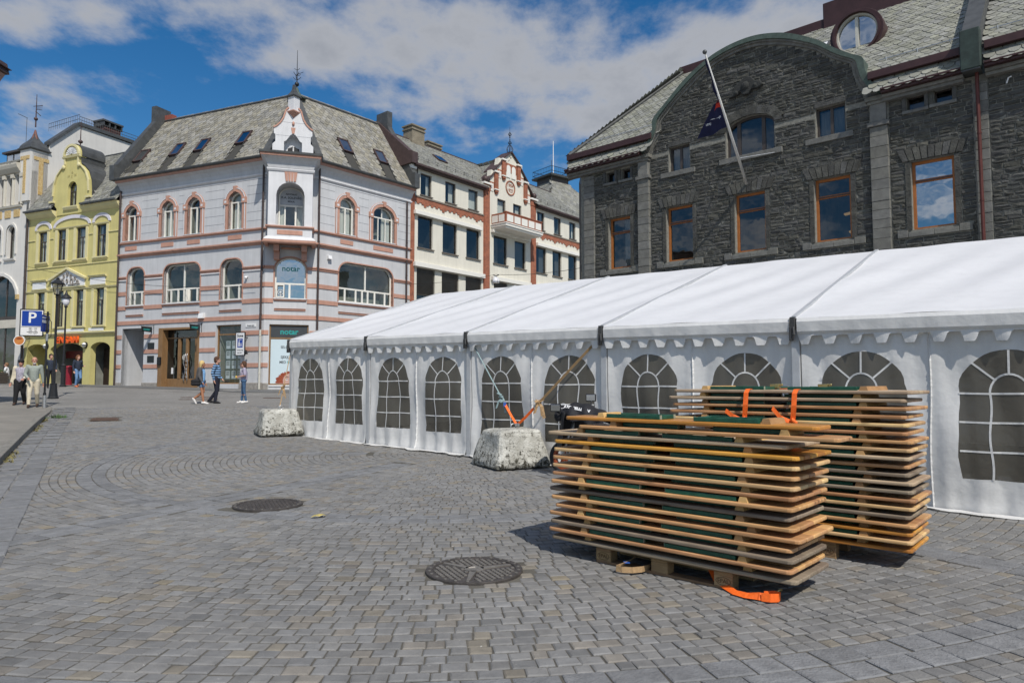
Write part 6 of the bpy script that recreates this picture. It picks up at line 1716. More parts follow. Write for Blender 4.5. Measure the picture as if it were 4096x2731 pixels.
# balcony
mb = BF.mb(); mb.box(7.62, 12.0, .0, 1.38, 12.42, 12.58); mb.box(7.70, 11.92, .0, 1.30, 12.30, 12.42); mb.box(7.58, 12.04, 0, 1.42, 12.58, 12.66); bal = mb.build('balcony', M_cream_trim, bb, bevel=.02)
mb = BF.mb(); mb.box(7.68, 11.94, 1.20, 1.32, 12.66, 13.38)
for x in (7.68, 11.82): mb.box(x, x + .12, 0, 1.2, 12.66, 13.38)
mb.build('balcony_parapet', M_brick, bal)
mb = BF.mb(); n = 5
for k in range(n): x = 7.80 + k * .83; mb.box(x, x + .69, 1.32, 1.345, 12.76, 13.25)
for k in range(2): mb.box(7.655, 7.68, .08 + k * .6, .58 + k * .6, 12.76, 13.25)
mb.build('balcony_panels', M_cream_trim, bal)
mb = BF.mb(); mb.box(7.64, 11.98, 1.16, 1.36, 13.38, 13.44); mb.build('balcony_coping', M_brick, bal)
# roof
up = Vector((0, 3.55, 3.0)).normalized(); rv = math.hypot(3.55, 3.0)
for a, b, s_ in ((.0, 7.0, 11), (12.7, 19.4, 12)):
    a2 = 9.86
    poly = [(a, 0), (b, 0), (9.86, rv * .93), (9.86, rv), (a, rv)] if a < 5 else [(a, 0), (b, 0), (b, rv), (9.86, rv), (9.86, rv * .93)]
    slates('roof', bb, (0, -.35, 15.12), (1, 0, 0), up, poly, M_slate_grey, w=.27, g=.17, L=.30, seed=s_, lift=.014)
# cross roof behind the gable
gz0, gzr = 15.4, 18.0
for sg_ in (-1, 1):
    u = Vector((0, 1, 0)); v = Vector((-sg_ * 3.0, 0, 2.7)).normalized(); l = math.hypot(3.0, 2.7)
    P0_ = (cx_ + sg_ * 3.0, .1, 15.30)
    slates('cross_roof', bb, P0_, u, v, [(0, 0), (.25, 0), (3.3, l), (0, l)], M_slate_grey, w=.30, g=.2, L=.34, seed=20 + sg_, lift=.018)
mb = BF.mb(); mb.poly([(0, -3.2, 18.12), (19.4, -3.2, 18.12), (19.4, -8, 13.5), (0, -8, 13.5)]); mb.build('rear_roof', M_slate_base, bb, recalc=False)
mb = BF.mb(); mb.tube([(0, -3.2, 18.13), (19.4, -3.2, 18.13)], .06, 6)
for a, b in ((0, 6.8), (12.9, 19.4)):
    mb.hexa([(a, .30, 14.98), (b, .30, 14.98), (b, .30, 15.12), (a, .30, 15.12)], [(a, .44, 15.0), (b, .44, 15.0), (b, .44, 15.12), (a, .44, 15.12)]); mb.box(a, b, -.02, .30, 14.92, 14.98)
mb.build('gutter', M_brownmetal, bb)
mb = BF.mb()
for k in range(14):                                        # snow guards
    s = .7 + k * .85 if k < 7 else 12.9 + (k - 7) * .9
    y, z = .35 - 3.55 * .14, 15.12 + 3.0 * .14
    mb.tube([(s, y, z), (s, y + .05, z + .28)], .012, 5); mb.tube([(s - .08, y + .03, z + .2), (s + .08, y + .03, z + .2)], .012, 5); mb.tube([(s - .06, y + .02, z + .1), (s + .06, y + .02, z + .1)], .012, 5)
for a, b in ((.3, 6.7), (12.8, 19.2)):
    for h in (.10, .20): mb.tube([(a, .35 - 3.55 * .14 + h * .15, 15.12 + 3.0 * .14 + h), (b, .35 - 3.55 * .14 + h * .15, 15.12 + 3.0 * .14 + h)], .008, 4)
mb.build('snow_guards', M_black, bb)
nr_ = Vector((0, -3.0, 3.55)).normalized(); pr_ = lambda a, t, h: tuple(Vector((a, -.35, 15.12)) + up * t + nr_ * h)
mb = MB(); mb.hexa([pr_(3.6, 2.1, 0), pr_(4.5, 2.1, 0), pr_(4.5, 2.9, 0), pr_(3.6, 2.9, 0)], [pr_(3.6, 2.1, .1), pr_(4.5, 2.1, .1), pr_(4.5, 2.9, .1), pr_(3.6, 2.9, .1)]); sk_ = mb.build('skylight', M_brownmetal, bb)
mb = MB(); mb.poly([pr_(3.68, 2.18, .104), pr_(4.42, 2.18, .104), pr_(4.42, 2.82, .104), pr_(3.68, 2.82, .104)]); mb.build('pane', M_glass_sky, sk_, recalc=False)
for s, d, z0, z1, w in ((3.25, -3.3, 16.8, 19.15, .58), (9.0, -7.5, 17, 20.5, .75), (15.3, -4.6, 17, 18.9, .7)):
    mb = BF.mb(); mb.box(s - w, s + w, d - .45, d + .45, z0, z1 - .35); mb.box(s - w - .06, s + w + .06, d - .51, d + .51, z1 - .35, z1 - .25); mb.box(s - w, s + w, d - .45, d + .45, z1 - .25, z1 - .1); mb.box(s - w - .08, s + w + .08, d - .53, d + .53, z1 - .1, z1); mb.build('chimney', M_chim, bb)
mb = BF.mb(); mb.box(-.20, .22, -.1, .12, 14.42, 14.75); mb.box(-.22, .24, -.2, .24, 14.76, 15.02); mb.build('end_bracket', M_cream_trim, bb, bevel=.03)
mb = BF.mb(); pf = [(.44, 15.05), (.44, 15.75), (.1, 15.85), (-3.0, 18.45), (-3.6, 18.45), (-3.6, 14.9)]
A_ = [mb.V(-.35, d, z) for d, z in pf]; B_ = [mb.V(.12, d, z) for d, z in pf]; n = len(pf); mb.F(*A_); mb.F(*B_)
for k in range(n): mb.F(A_[k], A_[(k + 1) % n], B_[(k + 1) % n], B_[k])
mb.build('end_parapet', M_brownmetal, bb)
pipe(BF, bb, .42, .08, 14.2, 14.9, .04, M_pipe_brown)
sp = thing('iron_finial', 'black wrought iron finial on the stepped gable', 'finial', tuple(Vector((BO[0], BO[1], 0)) + Vector((BDv.x * (cx_ - .1), BDv.y * (cx_ - .1), 18.40))), math.atan2(BDv.y, BDv.x))
mb = MB(); mb.tube([(0, 0, -.1), (0, 0, 1.95)], [.03, .01], 6)
for k in range(4):
    a = k * PI / 4; c, s_ = math.cos(a), math.sin(a)
    for sg_ in (-1, 1):
        mb.tube([(0, 0, .62), (sg_ * .12 * c, sg_ * .12 * s_, .52), (sg_ * .25 * c, sg_ * .25 * s_, .25), (sg_ * .2 * c, sg_ * .2 * s_, .05), (0, 0, 0)], .016, 5)
        mb.tube([(0, 0, .85), (sg_ * .12 * c, sg_ * .12 * s_, .78), (sg_ * .13 * c, sg_ * .13 * s_, .68), (0, 0, .65)], .014, 5)
        mb.tube([(0, 0, 1.55), (sg_ * .13 * c, sg_ * .13 * s_, 1.38), (0, 0, 1.2)], .014, 5)
mb.ball((0, 0, .95), .05); mb.ball((0, 0, 1.15), .05); mb.build('scrollwork', M_black, sp)

# ================================================================ tower roof behind
tw = thing('tower_house', 'distant slate roof with railed lookout platform behind the cream house', 'building', (4.6, 76.0, 0), R(38))
def pyr(z0, z1, h0, h1, nm, m, x=0.0):
    mb = MB(); a = [(-h0 + x, -h0, z0), (h0 + x, -h0, z0), (h0 + x, h0, z0), (-h0 + x, h0, z0)]; b = [(-h1 + x, -h1, z1), (h1 + x, -h1, z1), (h1 + x, h1, z1), (-h1 + x, h1, z1)]; mb.hexa(a, b); return mb.build(nm, m, tw)
pyr(0, 18.0, 6.0, 6.0, 'wall', M_cream)
rr4 = []
for k in range(4):
    a = k * PI / 2; c, s_ = math.cos(a), math.sin(a)
    o_ = (6.3 * s_ - 0, -6.3 * c, 17.9); uu = (c, s_, 0); vv = Vector((-s_ * 5.1, c * 5.1, 5.9)).normalized(); l = math.hypot(5.1, 5.9)
    slates('roof', tw, o_, uu, vv, [(-6.3, 0), (6.3, 0), (1.2, l), (-1.2, l)], M_slate_grey, w=.45, g=.34, L=.6, seed=40 + k)
pyr(23.6, 24.3, 1.25, 1.25, 'lantern', M_dframe); pyr(24.3, 24.5, 1.65, 1.7, 'platform', M_zinc)
mb = MB()
for k in range(4):
    a = k * PI / 2; c, s_ = math.cos(a), math.sin(a)
    q = lambda t, z: (1.6 * s_ + t * c, -1.6 * c + t * s_, z)
    for z in (24.8, 25.3): mb.tube([q(-1.6, z), q(1.6, z)], .03, 4)
    for j in range(13): mb.tube([q(-1.6 + j * .267, 24.5), q(-1.6 + j * .267, 25.3)], .012, 4)
mb.build('railing', M_black, tw)
mb = MB(); mb.tube([(.9, .9, 24.5), (.9, .9, 29.3)], [.06, .04], 8); mb.build('flag_pole', M_signwhite, tw)
mb = MB(); mb.tube([(-1.4, -1.4, 22.5), (-1.4, -1.4, 26.0)], .03, 5); mb.build('antenna', M_zinc, tw)

# ================================================================ yellow house
M_yel = mat('yellow_plaster', (0.55, 0.49, 0.20), rough=0.85, var=0.06, scale=1.5, bump=0.1, bscale=60, streak=0.12)
M_yel_lt = mat('light_yellow_trim', (0.62, 0.56, 0.31), rough=0.85, var=0.05, scale=2)
M_yel_dk = mat('ochre_moulding', (0.42, 0.37, 0.15), rough=0.85, var=0.06)
M_lilac = mat('lilac_white_arch', (0.60, 0.58, 0.62), rough=0.85, var=0.04)
M_relief = mat('relief_grey', (0.26, 0.24, 0.22), rough=0.9, var=0.3, scale=20)
YO = (-23.393, 40.281); YD = Vector((-.916, .40)).normalized()
yb = facade('yellow_house', 'pale yellow shop house with curved gable and arched ground floor', 'building', YO, -YD)
YFc = Fac(yb, (0, 0), (-1, 0), -1)
YL = 8.6
YW2 = [(6.72, 7.55), (4.88, 5.69), (3.03, 3.92), (1.17, 2.07)]
YW1 = [(6.68, 7.48), (4.84, 5.55), (2.97, 3.76), (1.15, 1.92)]
yholes = [outline(a, b, 9.12, 11.08) for a, b in YW2] + [outline(a, b, 4.95, 7.20) for a, b in YW1] + [outline(6.45, 8.30, .81, 3.93, .35), outline(2.92, 6.0, .81, 3.93, .40), outline(.52, 2.26, .81, 3.93, .38)]
mb = YFc.mb(); mb.plate(outline(0, YL, .6, 12.35), yholes, -.35, 0)
for x in (0, YL): mb.poly([(x, 0, .6), (x, -9, .6), (x, -9, 12.3), (x, 0, 12.3)])
mb.build('wall', M_yel, yb, recalc=False)
for k, (a, b) in enumerate(YW2 + YW1):
    z0, z1 = (9.12, 11.08) if k < 4 else (4.95, 7.20); tz = z1 - .62 if k < 4 else z1 - .72
    f_ = window(YFc, yb, a, b, z0, z1, fm=M_dframe, d=-.10, t=.06, bars=[('h', tz, a, b, .07), ('v', (a + b) / 2, z0, tz, .05)], curtain=1 if k % 2 else 4, glass=M_glass)
    mb = YFc.mb(); mb.strip([(0, z0 - .12), (.12, z0 - .08), (.12, z0), (0, z0)], (a - .22, b + .22)); mb.build('sill', M_yel_lt, f_)
# arches, quoin strips and mouldings
def archband(F_, c, w, zs, rise, t, m, nm, tympanum=None):
    mb = F_.mb(); n = 16; P = lambda k, ex: (c + (w + ex) * math.cos(PI * k / n), zs + (rise + ex) * math.sin(PI * k / n))
    for k in range(n):
        a0_, a1_, b0_, b1_ = P(k, t), P(k + 1, t), P(k, 0), P(k + 1, 0)
        mb.hexa([(a0_[0], -.01, a0_[1]), (a1_[0], -.01, a1_[1]), (b1_[0], -.01, b1_[1]), (b0_[0], -.01, b0_[1])], [(a0_[0], .06, a0_[1]), (a1_[0], .06, a1_[1]), (b1_[0], .06, b1_[1]), (b0_[0], .06, b0_[1])])
    mb.build(nm, m, yb)
archband(YFc, 7.13, .62, 11.22, .36, .20, M_lilac, 'white_arch'); archband(YFc, 1.62, .62, 11.24, .36, .20, M_lilac, 'white_arch'); archband(YFc, 4.36, 1.55, 11.24, .46, .22, M_lilac, 'white_arch')
mb = YFc.mb()
for a, b in ((6.45, 7.85), (2.75, 6.1), (.95, 2.35)):
    mb.strip([(0, 11.10), (.06, 11.12), (.08, 11.19), (0, 11.21)], (a, b)); mb.strip([(0, 9.0), (.05, 9.02), (.1, 8.98), (0, 8.90)], (a + .05, b - .05))
for a, b, z in ((0, 1.0, 10.55), (2.4, 2.75, 10.55), (6.1, 6.42, 10.55), (7.9, YL, 10.55), (0, YL, 8.72)): mb.strip([(0, z), (.05, z + .01), (.05, z + .05), (0, z + .06)], (a, b))
mb.strip([(0, 7.20), (.05, 7.22), (.08, 7.30), (0, 7.32)], (0, YL)); mb.strip([(0, 4.40), (.1, 4.44), (.16, 4.52), (.16, 4.56), (0, 4.60)], (0, YL))
for a, b in ((6.6, 8.0), (1.1, 2.5)): mb.strip([(0, 7.86), (.12, 7.90), (.16, 7.98), (0, 8.02)], (a - .1, b + .05)); mb.strip([(0, 7.33), (.08, 7.34), (.1, 7.41), (0, 7.42)], (a - .1, b + .05))
mb.strip([(0, 7.33), (.10, 7.34), (.12, 7.43), (0, 7.45)], (2.85, 6.2))
mb.strip([(0, 11.95), (.1, 12.02), (.24, 12.16), (.30, 12.28), (.34, 12.33), (0, 12.33)], (0, 3.3)); mb.strip([(0, 11.95), (.1, 12.02), (.24, 12.16), (.30, 12.28), (.34, 12.33), (0, 12.33)], (5.95, YL))
mb.build('mouldings', M_yel_lt, yb)
mb = YFc.mb()
for a in (7.55, 6.48, 5.7, 4.65, 3.93, 2.80, 2.08, .94):
    for z0, z1 in ((9.12, 11.08), (4.95, 7.18)): mb.box(a + .01, a + .22, 0, .05, z0, z1)
mb.build('window_jambs', M_yel_lt, yb)
mb = YFc.mb()
for a, b in ((6.65, 7.95), (1.12, 2.45)): mb.box(a, b, 0, .05, 7.43, 7.85); mb.box(a, b, 0, .04, 4.62, 4.80)
mb.box(2.9, 5.6, 0, .04, 4.62, 4.80)
mb.plate([(2.95, 7.45), (6.1, 7.45), (6.1, 7.86), (4.55, 8.48), (2.95, 7.86)], [], 0, .06); mb.build('white_panels', M_signwhite, yb)
mb = YFc.mb()
for sg_ in (-1, 1):
    A_, B_ = 4.55 + sg_ * 1.72, 4.55
    mb.hexa([(A_, 0, 7.82), (B_, 0, 8.50), (B_, 0, 8.64), (A_, 0, 7.96)], [(A_, .18, 7.82), (B_, .18, 8.50), (B_, .18, 8.64), (A_, .18, 7.96)])
mb.build('pediment', M_yel_lt, yb)
mb = YFc.mb(); q_ = random.Random(4)
for x, z, r_ in ((4.1, 7.72, .19), (4.95, 7.72, .19), (3.55, 7.65, .13), (5.5, 7.65, .13), (4.53, 7.78, .12), (4.53, 8.2, .12), (4.2, 8.08, .1), (4.85, 8.08, .1), (3.8, 7.9, .1), (5.25, 7.9, .1)):
    o_ = [(x + r_ * .8 * math.cos(k * PI / 9), z + r_ * 1.25 * math.sin(k * PI / 9)) for k in range(18)]; i_ = [(x + r_ * .45 * math.cos(k * PI / 9), z + r_ * .85 * math.sin(k * PI / 9)) for k in range(18)]
    mb.plate(o_, [i_], .06, .12)
for sg_ in (-1, 1): mb.tube([(4.53 + sg_ * .1, .1, 7.55), (4.53 + sg_ * .5, .1, 7.52), (4.53 + sg_ * .9, .1, 7.6), (4.53 + sg_ * 1.2, .1, 7.55)], .03, 5)
mb.build('relief_scrolls', M_relief, yb)
# gable
c_ = 4.55
half = [(1.30, 12.0), (1.32, 12.45), (1.75, 12.86), (1.74, 13.28), (1.66, 14.0), (1.42, 14.55), (1.05, 14.90), (.74, 15.08), (.68, 15.2), (.68, 15.55)]
gpl = [(c_ + x, z) for x, z in half] + [(c_ + .74, 15.56), (c_ + .74, 15.72)] + [(c_ + .74 * math.cos(PI * k / 14), 15.72 + .70 * math.sin(PI * k / 14)) for k in range(1, 14)] + [(c_ - .74, 15.72), (c_ - .74, 15.56)] + [(c_ - x, z) for x, z in half[::-1]]
gw = outline(4.0, 4.85, 12.5, 14.05, .42)
mb = YFc.mb(); mb.plate(gpl, [gw], -.35, .05); yg = mb.build('gable', M_yel, yb)
f_ = window(YFc, yg, 4.0, 4.85, 12.5, 14.05, .42, fm=M_dframe, d=-.15, t=.06, bars=[('h', 13.45, 4.0, 4.85, .07), ('v', 4.42, 12.5, 13.45, .05)], curtain=1)
mb = YFc.mb(); mb.strip([(.05, 12.22), (.14, 12.26), (.2, 12.40), (.2, 12.46), (.05, 12.48)], (3.75, 5.1)); mb.build('sill', M_yel_lt, f_)
mb = YFc.mb()
for sg_ in (-1, 1):
    lst = [(c_ + sg_ * x, z) for x, z in half[3:]]
    for k in range(len(lst) - 1):
        (a, za), (b, zb) = lst[k], lst[k + 1]; w = -.10 * sg_
        mb.hexa([(a, .04, za), (b, .04, zb), (b + w, .04, zb), (a + w, .04, za)], [(a, .13, za), (b, .13, zb), (b + w, .13, zb), (a + w, .13, za)])
    mb.ball((c_ + sg_ * .72, .10, 15.02), .14, sc=(1, .6, 1)); mb.box(*sorted((c_ + sg_ * 1.5, c_ + sg_ * 1.95)), -.1, .18, 12.84, 12.96)
n = 14
for k in range(n):
    P = lambda j, r_: (c_ + r_ * math.cos(PI * j / n), 15.70 + r_ * .95 * math.sin(PI * j / n))
    a, b, a2, b2 = P(k, .76), P(k + 1, .76), P(k, .62), P(k + 1, .62)
    mb.hexa([(a[0], .04, a[1]), (b[0], .04, b[1]), (b2[0], .04, b2[1]), (a2[0], .04, a2[1])], [(a[0], .16, a[1]), (b[0], .16, b[1]), (b2[0], .16, b2[1]), (a2[0], .16, a2[1])])
mb.strip([(.04, 15.54), (.15, 15.56), (.18, 15.66), (.04, 15.68)], (c_ - .8, c_ + .8))
mb.build('gable_mouldings', M_yel_lt, yg)
mb = YFc.mb()
for k in range(11):
    a = PI * (k + .5) / 11; r_ = .5; w = .05
    mb.hexa([(c_ - .02 + .1 * math.cos(a), .05, 15.72 + .1 * math.sin(a)), (c_ + .02 + .1 * math.cos(a), .05, 15.72 + .1 * math.sin(a)), (c_ + .02 + .1 * math.cos(a), .12, 15.74 + .1 * math.sin(a)), (c_ - .02 + .1 * math.cos(a), .12, 15.74 + .1 * math.sin(a))],
            [(c_ + r_ * math.cos(a - .1), .05, 15.72 + r_ * math.sin(a - .1)), (c_ + r_ * math.cos(a + .1), .05, 15.72 + r_ * math.sin(a + .1)), (c_ + r_ * math.cos(a + .1), .14, 15.72 + r_ * math.sin(a + .1)), (c_ + r_ * math.cos(a - .1), .14, 15.72 + r_ * math.sin(a - .1))])
mb.build('shell_relief', M_signwhite, yg)
for tx, x, z in (('19', 4.82, 14.42), ('06', 4.18, 14.42), ('&', 4.48, 14.62), ('S', 4.5, 14.34)): YFc.text(tx, .22, M_yel_dk, yg, x, .055, z, name='date', bold=.006, ext=.01)
mb = YFc.mb(); g2 = [(c_ + (x - c_) * 1.05, z + (.06 if z > 13 else 0)) for x, z in gpl if z > 12.8]
A_ = [mb.V(x, -1.6, z) for x, z in g2]; B_ = [mb.V(x, -.05, z) for x, z in g2]
for k in range(len(g2) - 1): mb.F(A_[k], A_[k + 1], B_[k + 1], B_[k])
mb.F(*A_)
mb.build('gable_back', M_zinc, yg)
mb = MB(); p_ = YFc.P(c_ - .35, -.2, 16.45)
mb.ball((p_[0], p_[1], 16.62), .14, sc=(1, 1, .8)); mb.tube([(p_[0], p_[1], 16.3), (p_[0], p_[1], 17.9)], [.04, .02], 6); mb.tube([(p_[0], p_[1], 17.55), (p_[0] + .14, p_[1], 17.55)], .03, 6); mb.build('finial', M_brownmetal, yg)
yup = Vector((0, 2.8, 4.1)).normalized(); yl_ = math.hypot(2.8, 4.1)
for a, b, sd_ in ((-YL, -5.8, 31), (-3.2, 0, 32)):
    pass
slates('roof', yb, (0, -.35, 12.36), (1, 0, 0), yup, [(-YL, 0), (-6.05, 0), (-6.05, 1.5), (-c_, yl_ * .8), (-c_, yl_), (-YL, yl_)], M_slate_grey, w=.3, g=.22, L=.38, seed=31)
slates('roof', yb, (0, -.35, 12.36), (1, 0, 0), yup, [(-3.05, 0), (0, 0), (0, yl_), (-c_, yl_), (-c_, yl_ * .8), (-3.05, 1.5)], M_slate_grey, w=.3, g=.22, L=.38, seed=32)
for sg_ in (-1, 1):
    v = Vector((-sg_ * 1.9, 0, 2.9)).normalized(); slates('dormer_roof', yb, (-c_ + sg_ * 2.0, .3, 13.1), (0, 1, 0), v, [(0, 0), (.9, 0), (3.2, 3.4), (0, 3.4)], M_slate_grey, w=.3, g=.22, L=.38, seed=33 + sg_)
mb = YFc.mb(); mb.poly([(0, -2.45, 16.44), (YL, -2.45, 16.44), (YL, -8, 12), (0, -8, 12)]); mb.build('rear_roof', M_slate_base, yb, recalc=False)
mb = YFc.mb()
for a, b in ((0, 3.15), (5.98, YL)): mb.hexa([(a, .30, 12.34), (b, .30, 12.34), (b, .30, 12.42), (a, .30, 12.42)], [(a, .46, 12.36), (b, .46, 12.36), (b, .46, 12.46), (a, .46, 12.46)])
mb.tube([(0, -2.45, 16.46), (YL, -2.45, 16.46)], .07, 6); mb.build('gutter', M_zinc, yb)
pipe(YFc, yb, 8.62, .12, 1.3, 12.2, .05, M_pipe_brown)
# ground floor behind the arches
mb = YFc.mb(); mb.poly([(.3, -2.0, .8), (6.2, -2.0, .8), (6.2, -2.0, 4.0), (.3, -2.0, 4.0)]); mb.poly([(.3, -.3, 3.98), (6.2, -.3, 3.98), (6.2, -2, 3.98), (.3, -2, 3.98)])
for x in (.3, 2.5, 6.2): mb.poly([(x, -.3, .8), (x, -2, .8), (x, -2, 4), (x, -.3, 4)])
mb.build('arcade_back', M_inside, yb, recalc=False)
mb = YFc.mb()
for (a, b) in ((6.45, 8.30),):
    mb.poly([(a, -1.4, .8), (b, -1.4, .8), (b, -1.4, 4), (a, -1.4, 4)])
    for x in (a, b): mb.poly([(x, 0, .8), (x, -1.4, .8), (x, -1.4, 4), (x, 0, 4)])
    mb.poly([(a, 0, 3.97), (b, 0, 3.97), (b, -1.4, 3.97), (a, -1.4, 3.97)])
mb.build('alcove', M_yel, yb, recalc=False)
mb = YFc.mb(); mb.box(3.0, 5.95, -1.0, -.95, 3.05, 3.5); mb.build('red_fascia', mat('dark_red_fascia', (.11, .012, .010), rough=.5), yb)
mb = YFc.mb(); mb.box(.6, 2.2, -.9, -.84, 1.0, 3.55); mb.box(1.35, 1.45, -.84, -.80, 1.0, 3.5); mb.box(.6, 2.2, -.84, -.80, 2.9, 2.98); mb.build('door', mat('brown_door', (.028, .018, .014), rough=.5), yb)
M_orange_letter = mat('orange_letters', (0.80, 0.11, 0.010), rough=0.45, var=0.1)
sg1 = thing('shop_sign', 'bold orange letter sign over the arch of the yellow house', 'sign', (YO[0], YO[1], 0), yb.rotation_euler.z)
Fs = Fac(sg1, (0, 0), (-1, 0), -1)
Fs.text('ENSAM', .56, M_orange_letter, sg1, 4.25, .12, 4.10, name='lettering', ext=.05, bold=.012, sx=1.18)
for s, lb in ((6.34, 'round white wall lamp between the left and middle arch'), (2.68, 'round white wall lamp between the middle and right arch')):
    t = thing('wall_lamp', lb, 'lamp', (YO[0], YO[1], 0), yb.rotation_euler.z, 'wall lamps on the yellow house'); Fl = Fac(t, (0, 0), (-1, 0), -1)
    mb = Fl.mb(); mb.ball((s, .12, 3.77), .15, sc=(1, .7, 1)); mb.build('globe', M_signwhite, t, smooth=True)
    mb = Fl.mb(); mb.plate([(s + .18 * math.cos(k * PI / 10), 3.77 + .19 * math.sin(k * PI / 10)) for k in range(20)], [], .0, .06); mb.box(s - .17, s + .17, .05, .25, 3.75, 3.79); mb.build('fitting', M_black, t)

# ================================================================ white house with turret at the far left
M_whitewall = mat('white_render', (0.62, 0.60, 0.56), rough=0.85, var=0.05, scale=1, streak=0.10)
M_gold = mat('gold_ornament', (0.40, 0.24, 0.06), rough=0.7, var=0.3, color2=(.62, .50, .28), scale=14, bump=0.6, bscale=30)
M_colcream = mat('stone_cream', (0.50, 0.47, 0.40), rough=0.85, var=0.08)
WO = (-31.274, 43.722)
wb = facade('white_house', 'white house with gold ornament, corner turret and tall blank gable wall', 'building', WO, -YD)
WFc = Fac(wb, (0, 0), (-1, 0), -1)
wholes = [outline(a, b, 13.15, 15.2) for a, b in ((1.02, 1.62), (1.95, 2.52), (2.85, 3.40), (3.75, 4.3))] + [outline(a, b, 9.6, 11.76, .36) for a, b in ((1.48, 2.22), (2.95, 3.7), (4.4, 5.1))] + [outline(.98, 5.0, .81, 8.55, 1.55)]
mb = WFc.mb(); mb.plate(outline(0, 10, .6, 15.3), wholes, -.35, 0)
mb.poly([(10, 0, .6), (10, -9, .6), (10, -9, 15.3), (10, 0, 15.3)])
mb.build('wall', M_whitewall, wb, recalc=False)
sidep = [(0, .6), (9, .6), (9, 19.3), (2.95, 19.3), (1.06, 17.35), (.9, 16.6), (0, 16.6)]
mb = MB(); ids = [mb.V(0, d, z) for d, z in sidep]; mb.F(*ids); ids = [mb.V(-.3, d, z) for d, z in sidep]; mb.F(*ids)
mb.build('gable_wall', M_whitewall, wb, recalc=False)
mb = MB()
for (d0, z0), (d1, z1) in (((1.0, 17.30), (2.95, 19.30)), ((2.95, 19.30), (9, 19.38))):
    mb.hexa([(-.5, d0, z0), (.14, d0, z0), (.14, d0, z0 + .24), (-.5, d0, z0 + .24)], [(-.5, d1, z1), (.14, d1, z1), (.14, d1, z1 + .24), (-.5, d1, z1 + .24)])
mb.hexa([(-.8, 1.2, 17.0), (-.3, 1.2, 17.0), (-.3, 1.2, 17.3), (-.8, 1.2, 17.3)], [(-.8, 2.95, 19.2), (-.3, 2.95, 19.2), (-.3, 2.95, 19.4), (-.8, 2.95, 19.4)])
mb.box(-.8, -.3, 2.95, 9, 15.0, 19.36); mb.box(-3.4, -.8, 3.6, 9, 15, 19.3); mb.box(-10, -3.4, 1.5, 9, 15.0, 16.6)
mb.build('roof', M_zinc, wb)
mb = MB()
rail = [(1.3, 17.6, -3.2), (1.3, 17.6, -.1)] 
def railing(p0, p1, n, h=.42):
    p0, p1 = Vector(p0), Vector(p1)
    for z in (h, h * .45): mb.tube([tuple(p0 + Vector((0, 0, z))), tuple(p1 + Vector((0, 0, z)))], .018, 4)
    for k in range(n + 1):
        p = p0.lerp(p1, k / n); mb.tube([tuple(p), tuple(p + Vector((0, 0, h)))], .012, 4)
railing((.0, 3.0, 19.55), (.0, 8.8, 19.62), 34); railing((-3.3, 3.0, 19.4), (0, 3.0, 19.55), 14, .55)
mb.build('railing', M_zinc, wb)
mb = MB(); mb.box(-1.1, -.15, 4.9, 6.2, 19.3, 20.0); mb.build('chimney', mat('dark_red_stack', (.10, .045, .04), rough=.8, var=.2), wb)
mb = MB(); mb.box(-1.2, -.05, 4.75, 6.35, 20.35, 20.47); mb.box(-1.15, -.10, 4.8, 6.3, 20.0, 20.06)
for d in (4.82, 5.25, 5.70, 6.2): mb.box(-1.15, -.10, d, d + .10, 20.06, 20.35)
mb.build('chimney_cap', M_zinc, wb)
# turret
mb = WFc.mb(); mb.box(.0, 1.08, -1.0, .12, 13.3, 16.75); tu = mb.build('turret', M_whitewall, wb)
mb = MB(); A_ = WFc.ang
p_ = WFc.P(.54, -.44, 0)
def sq(prof, nm, m, z0=16.7):
    mb = MB(); mb.lathe([(r_ * 1.414, z) for r_, z in prof], (p_[0], p_[1], z0), 4, PI / 4, PI / 4 + 2 * PI); return mb.build(nm, m, tu)
sq([(.58, 0), (.68, .06), (.68, .12), (.62, .16), (.58, .30), (.48, .48), (.33, .66), (.20, .85), (.12, 1.05), (.09, 1.2)], 'turret_roof', M_zinc)
mb = MB(); mb.lathe([(.22, .85), (.13, 1.12), (.07, 1.4), (.04, 1.5)], (p_[0], p_[1], 16.7), 8); mb.build('copper_tip', mat('brown_copper', (.17, .07, .05), rough=.6, var=.2), tu)
mb = MB(); mb.ball((p_[0], p_[1], 18.95), .12); mb.tube([(p_[0], p_[1], 18.4), (p_[0], p_[1], 20.6)], [.05, .02], 6)
mb.tube([(p_[0] - .3, p_[1], 19.85), (p_[0] + .65, p_[1], 19.75)], .02, 5); mb.tube([(p_[0], p_[1], 19.6), (p_[0] + .6, p_[1], 19.45)], .02, 5)
for k in range(5): mb.tube([(p_[0] + .1 + k * .12, p_[1], 19.8), (p_[0] + .1 + k * .12, p_[1], 19.55)], .01, 4)
mb.build('weather_vane', M_brownmetal, tu)
mb = MB(); mb.tube([(p_[0] - 1.9, p_[1], 19.6), (p_[0] - .9, p_[1], 19.15)], .02, 5); mb.tube([(p_[0] - .9, p_[1] + .5, 19.8), (p_[0] - .35, p_[1] + .5, 19.4)], .03, 5); mb.tube([(p_[0] - .95, p_[1], 19.15), (p_[0] - .95, p_[1], 17.5)], .015, 5); mb.build('antenna', M_zinc, wb)
mb = WFc.mb()
for x in (.54,): mb.box(x - .12, x + .12, .12, .16, 13.8, 16.2); mb.box(x - .45, x + .45, .12, .155, 16.05, 16.28)
mb.build('gold_panel', M_gold, tu)
mb = MB(); mb.box(0.0, .035, .42, .70, 13.8, 16.2); mb.box(0.0, .034, .1, 1.05, 16.05, 16.28); mb.build('gold_panel', M_gold, tu)
mb = WFc.mb(); mb.strip([(0, 15.25), (.15, 15.3), (.35, 15.55), (.42, 15.75), (.42, 15.85), (0, 15.9)], (.95, 10)); mb.build('cornice', M_colcream, wb)
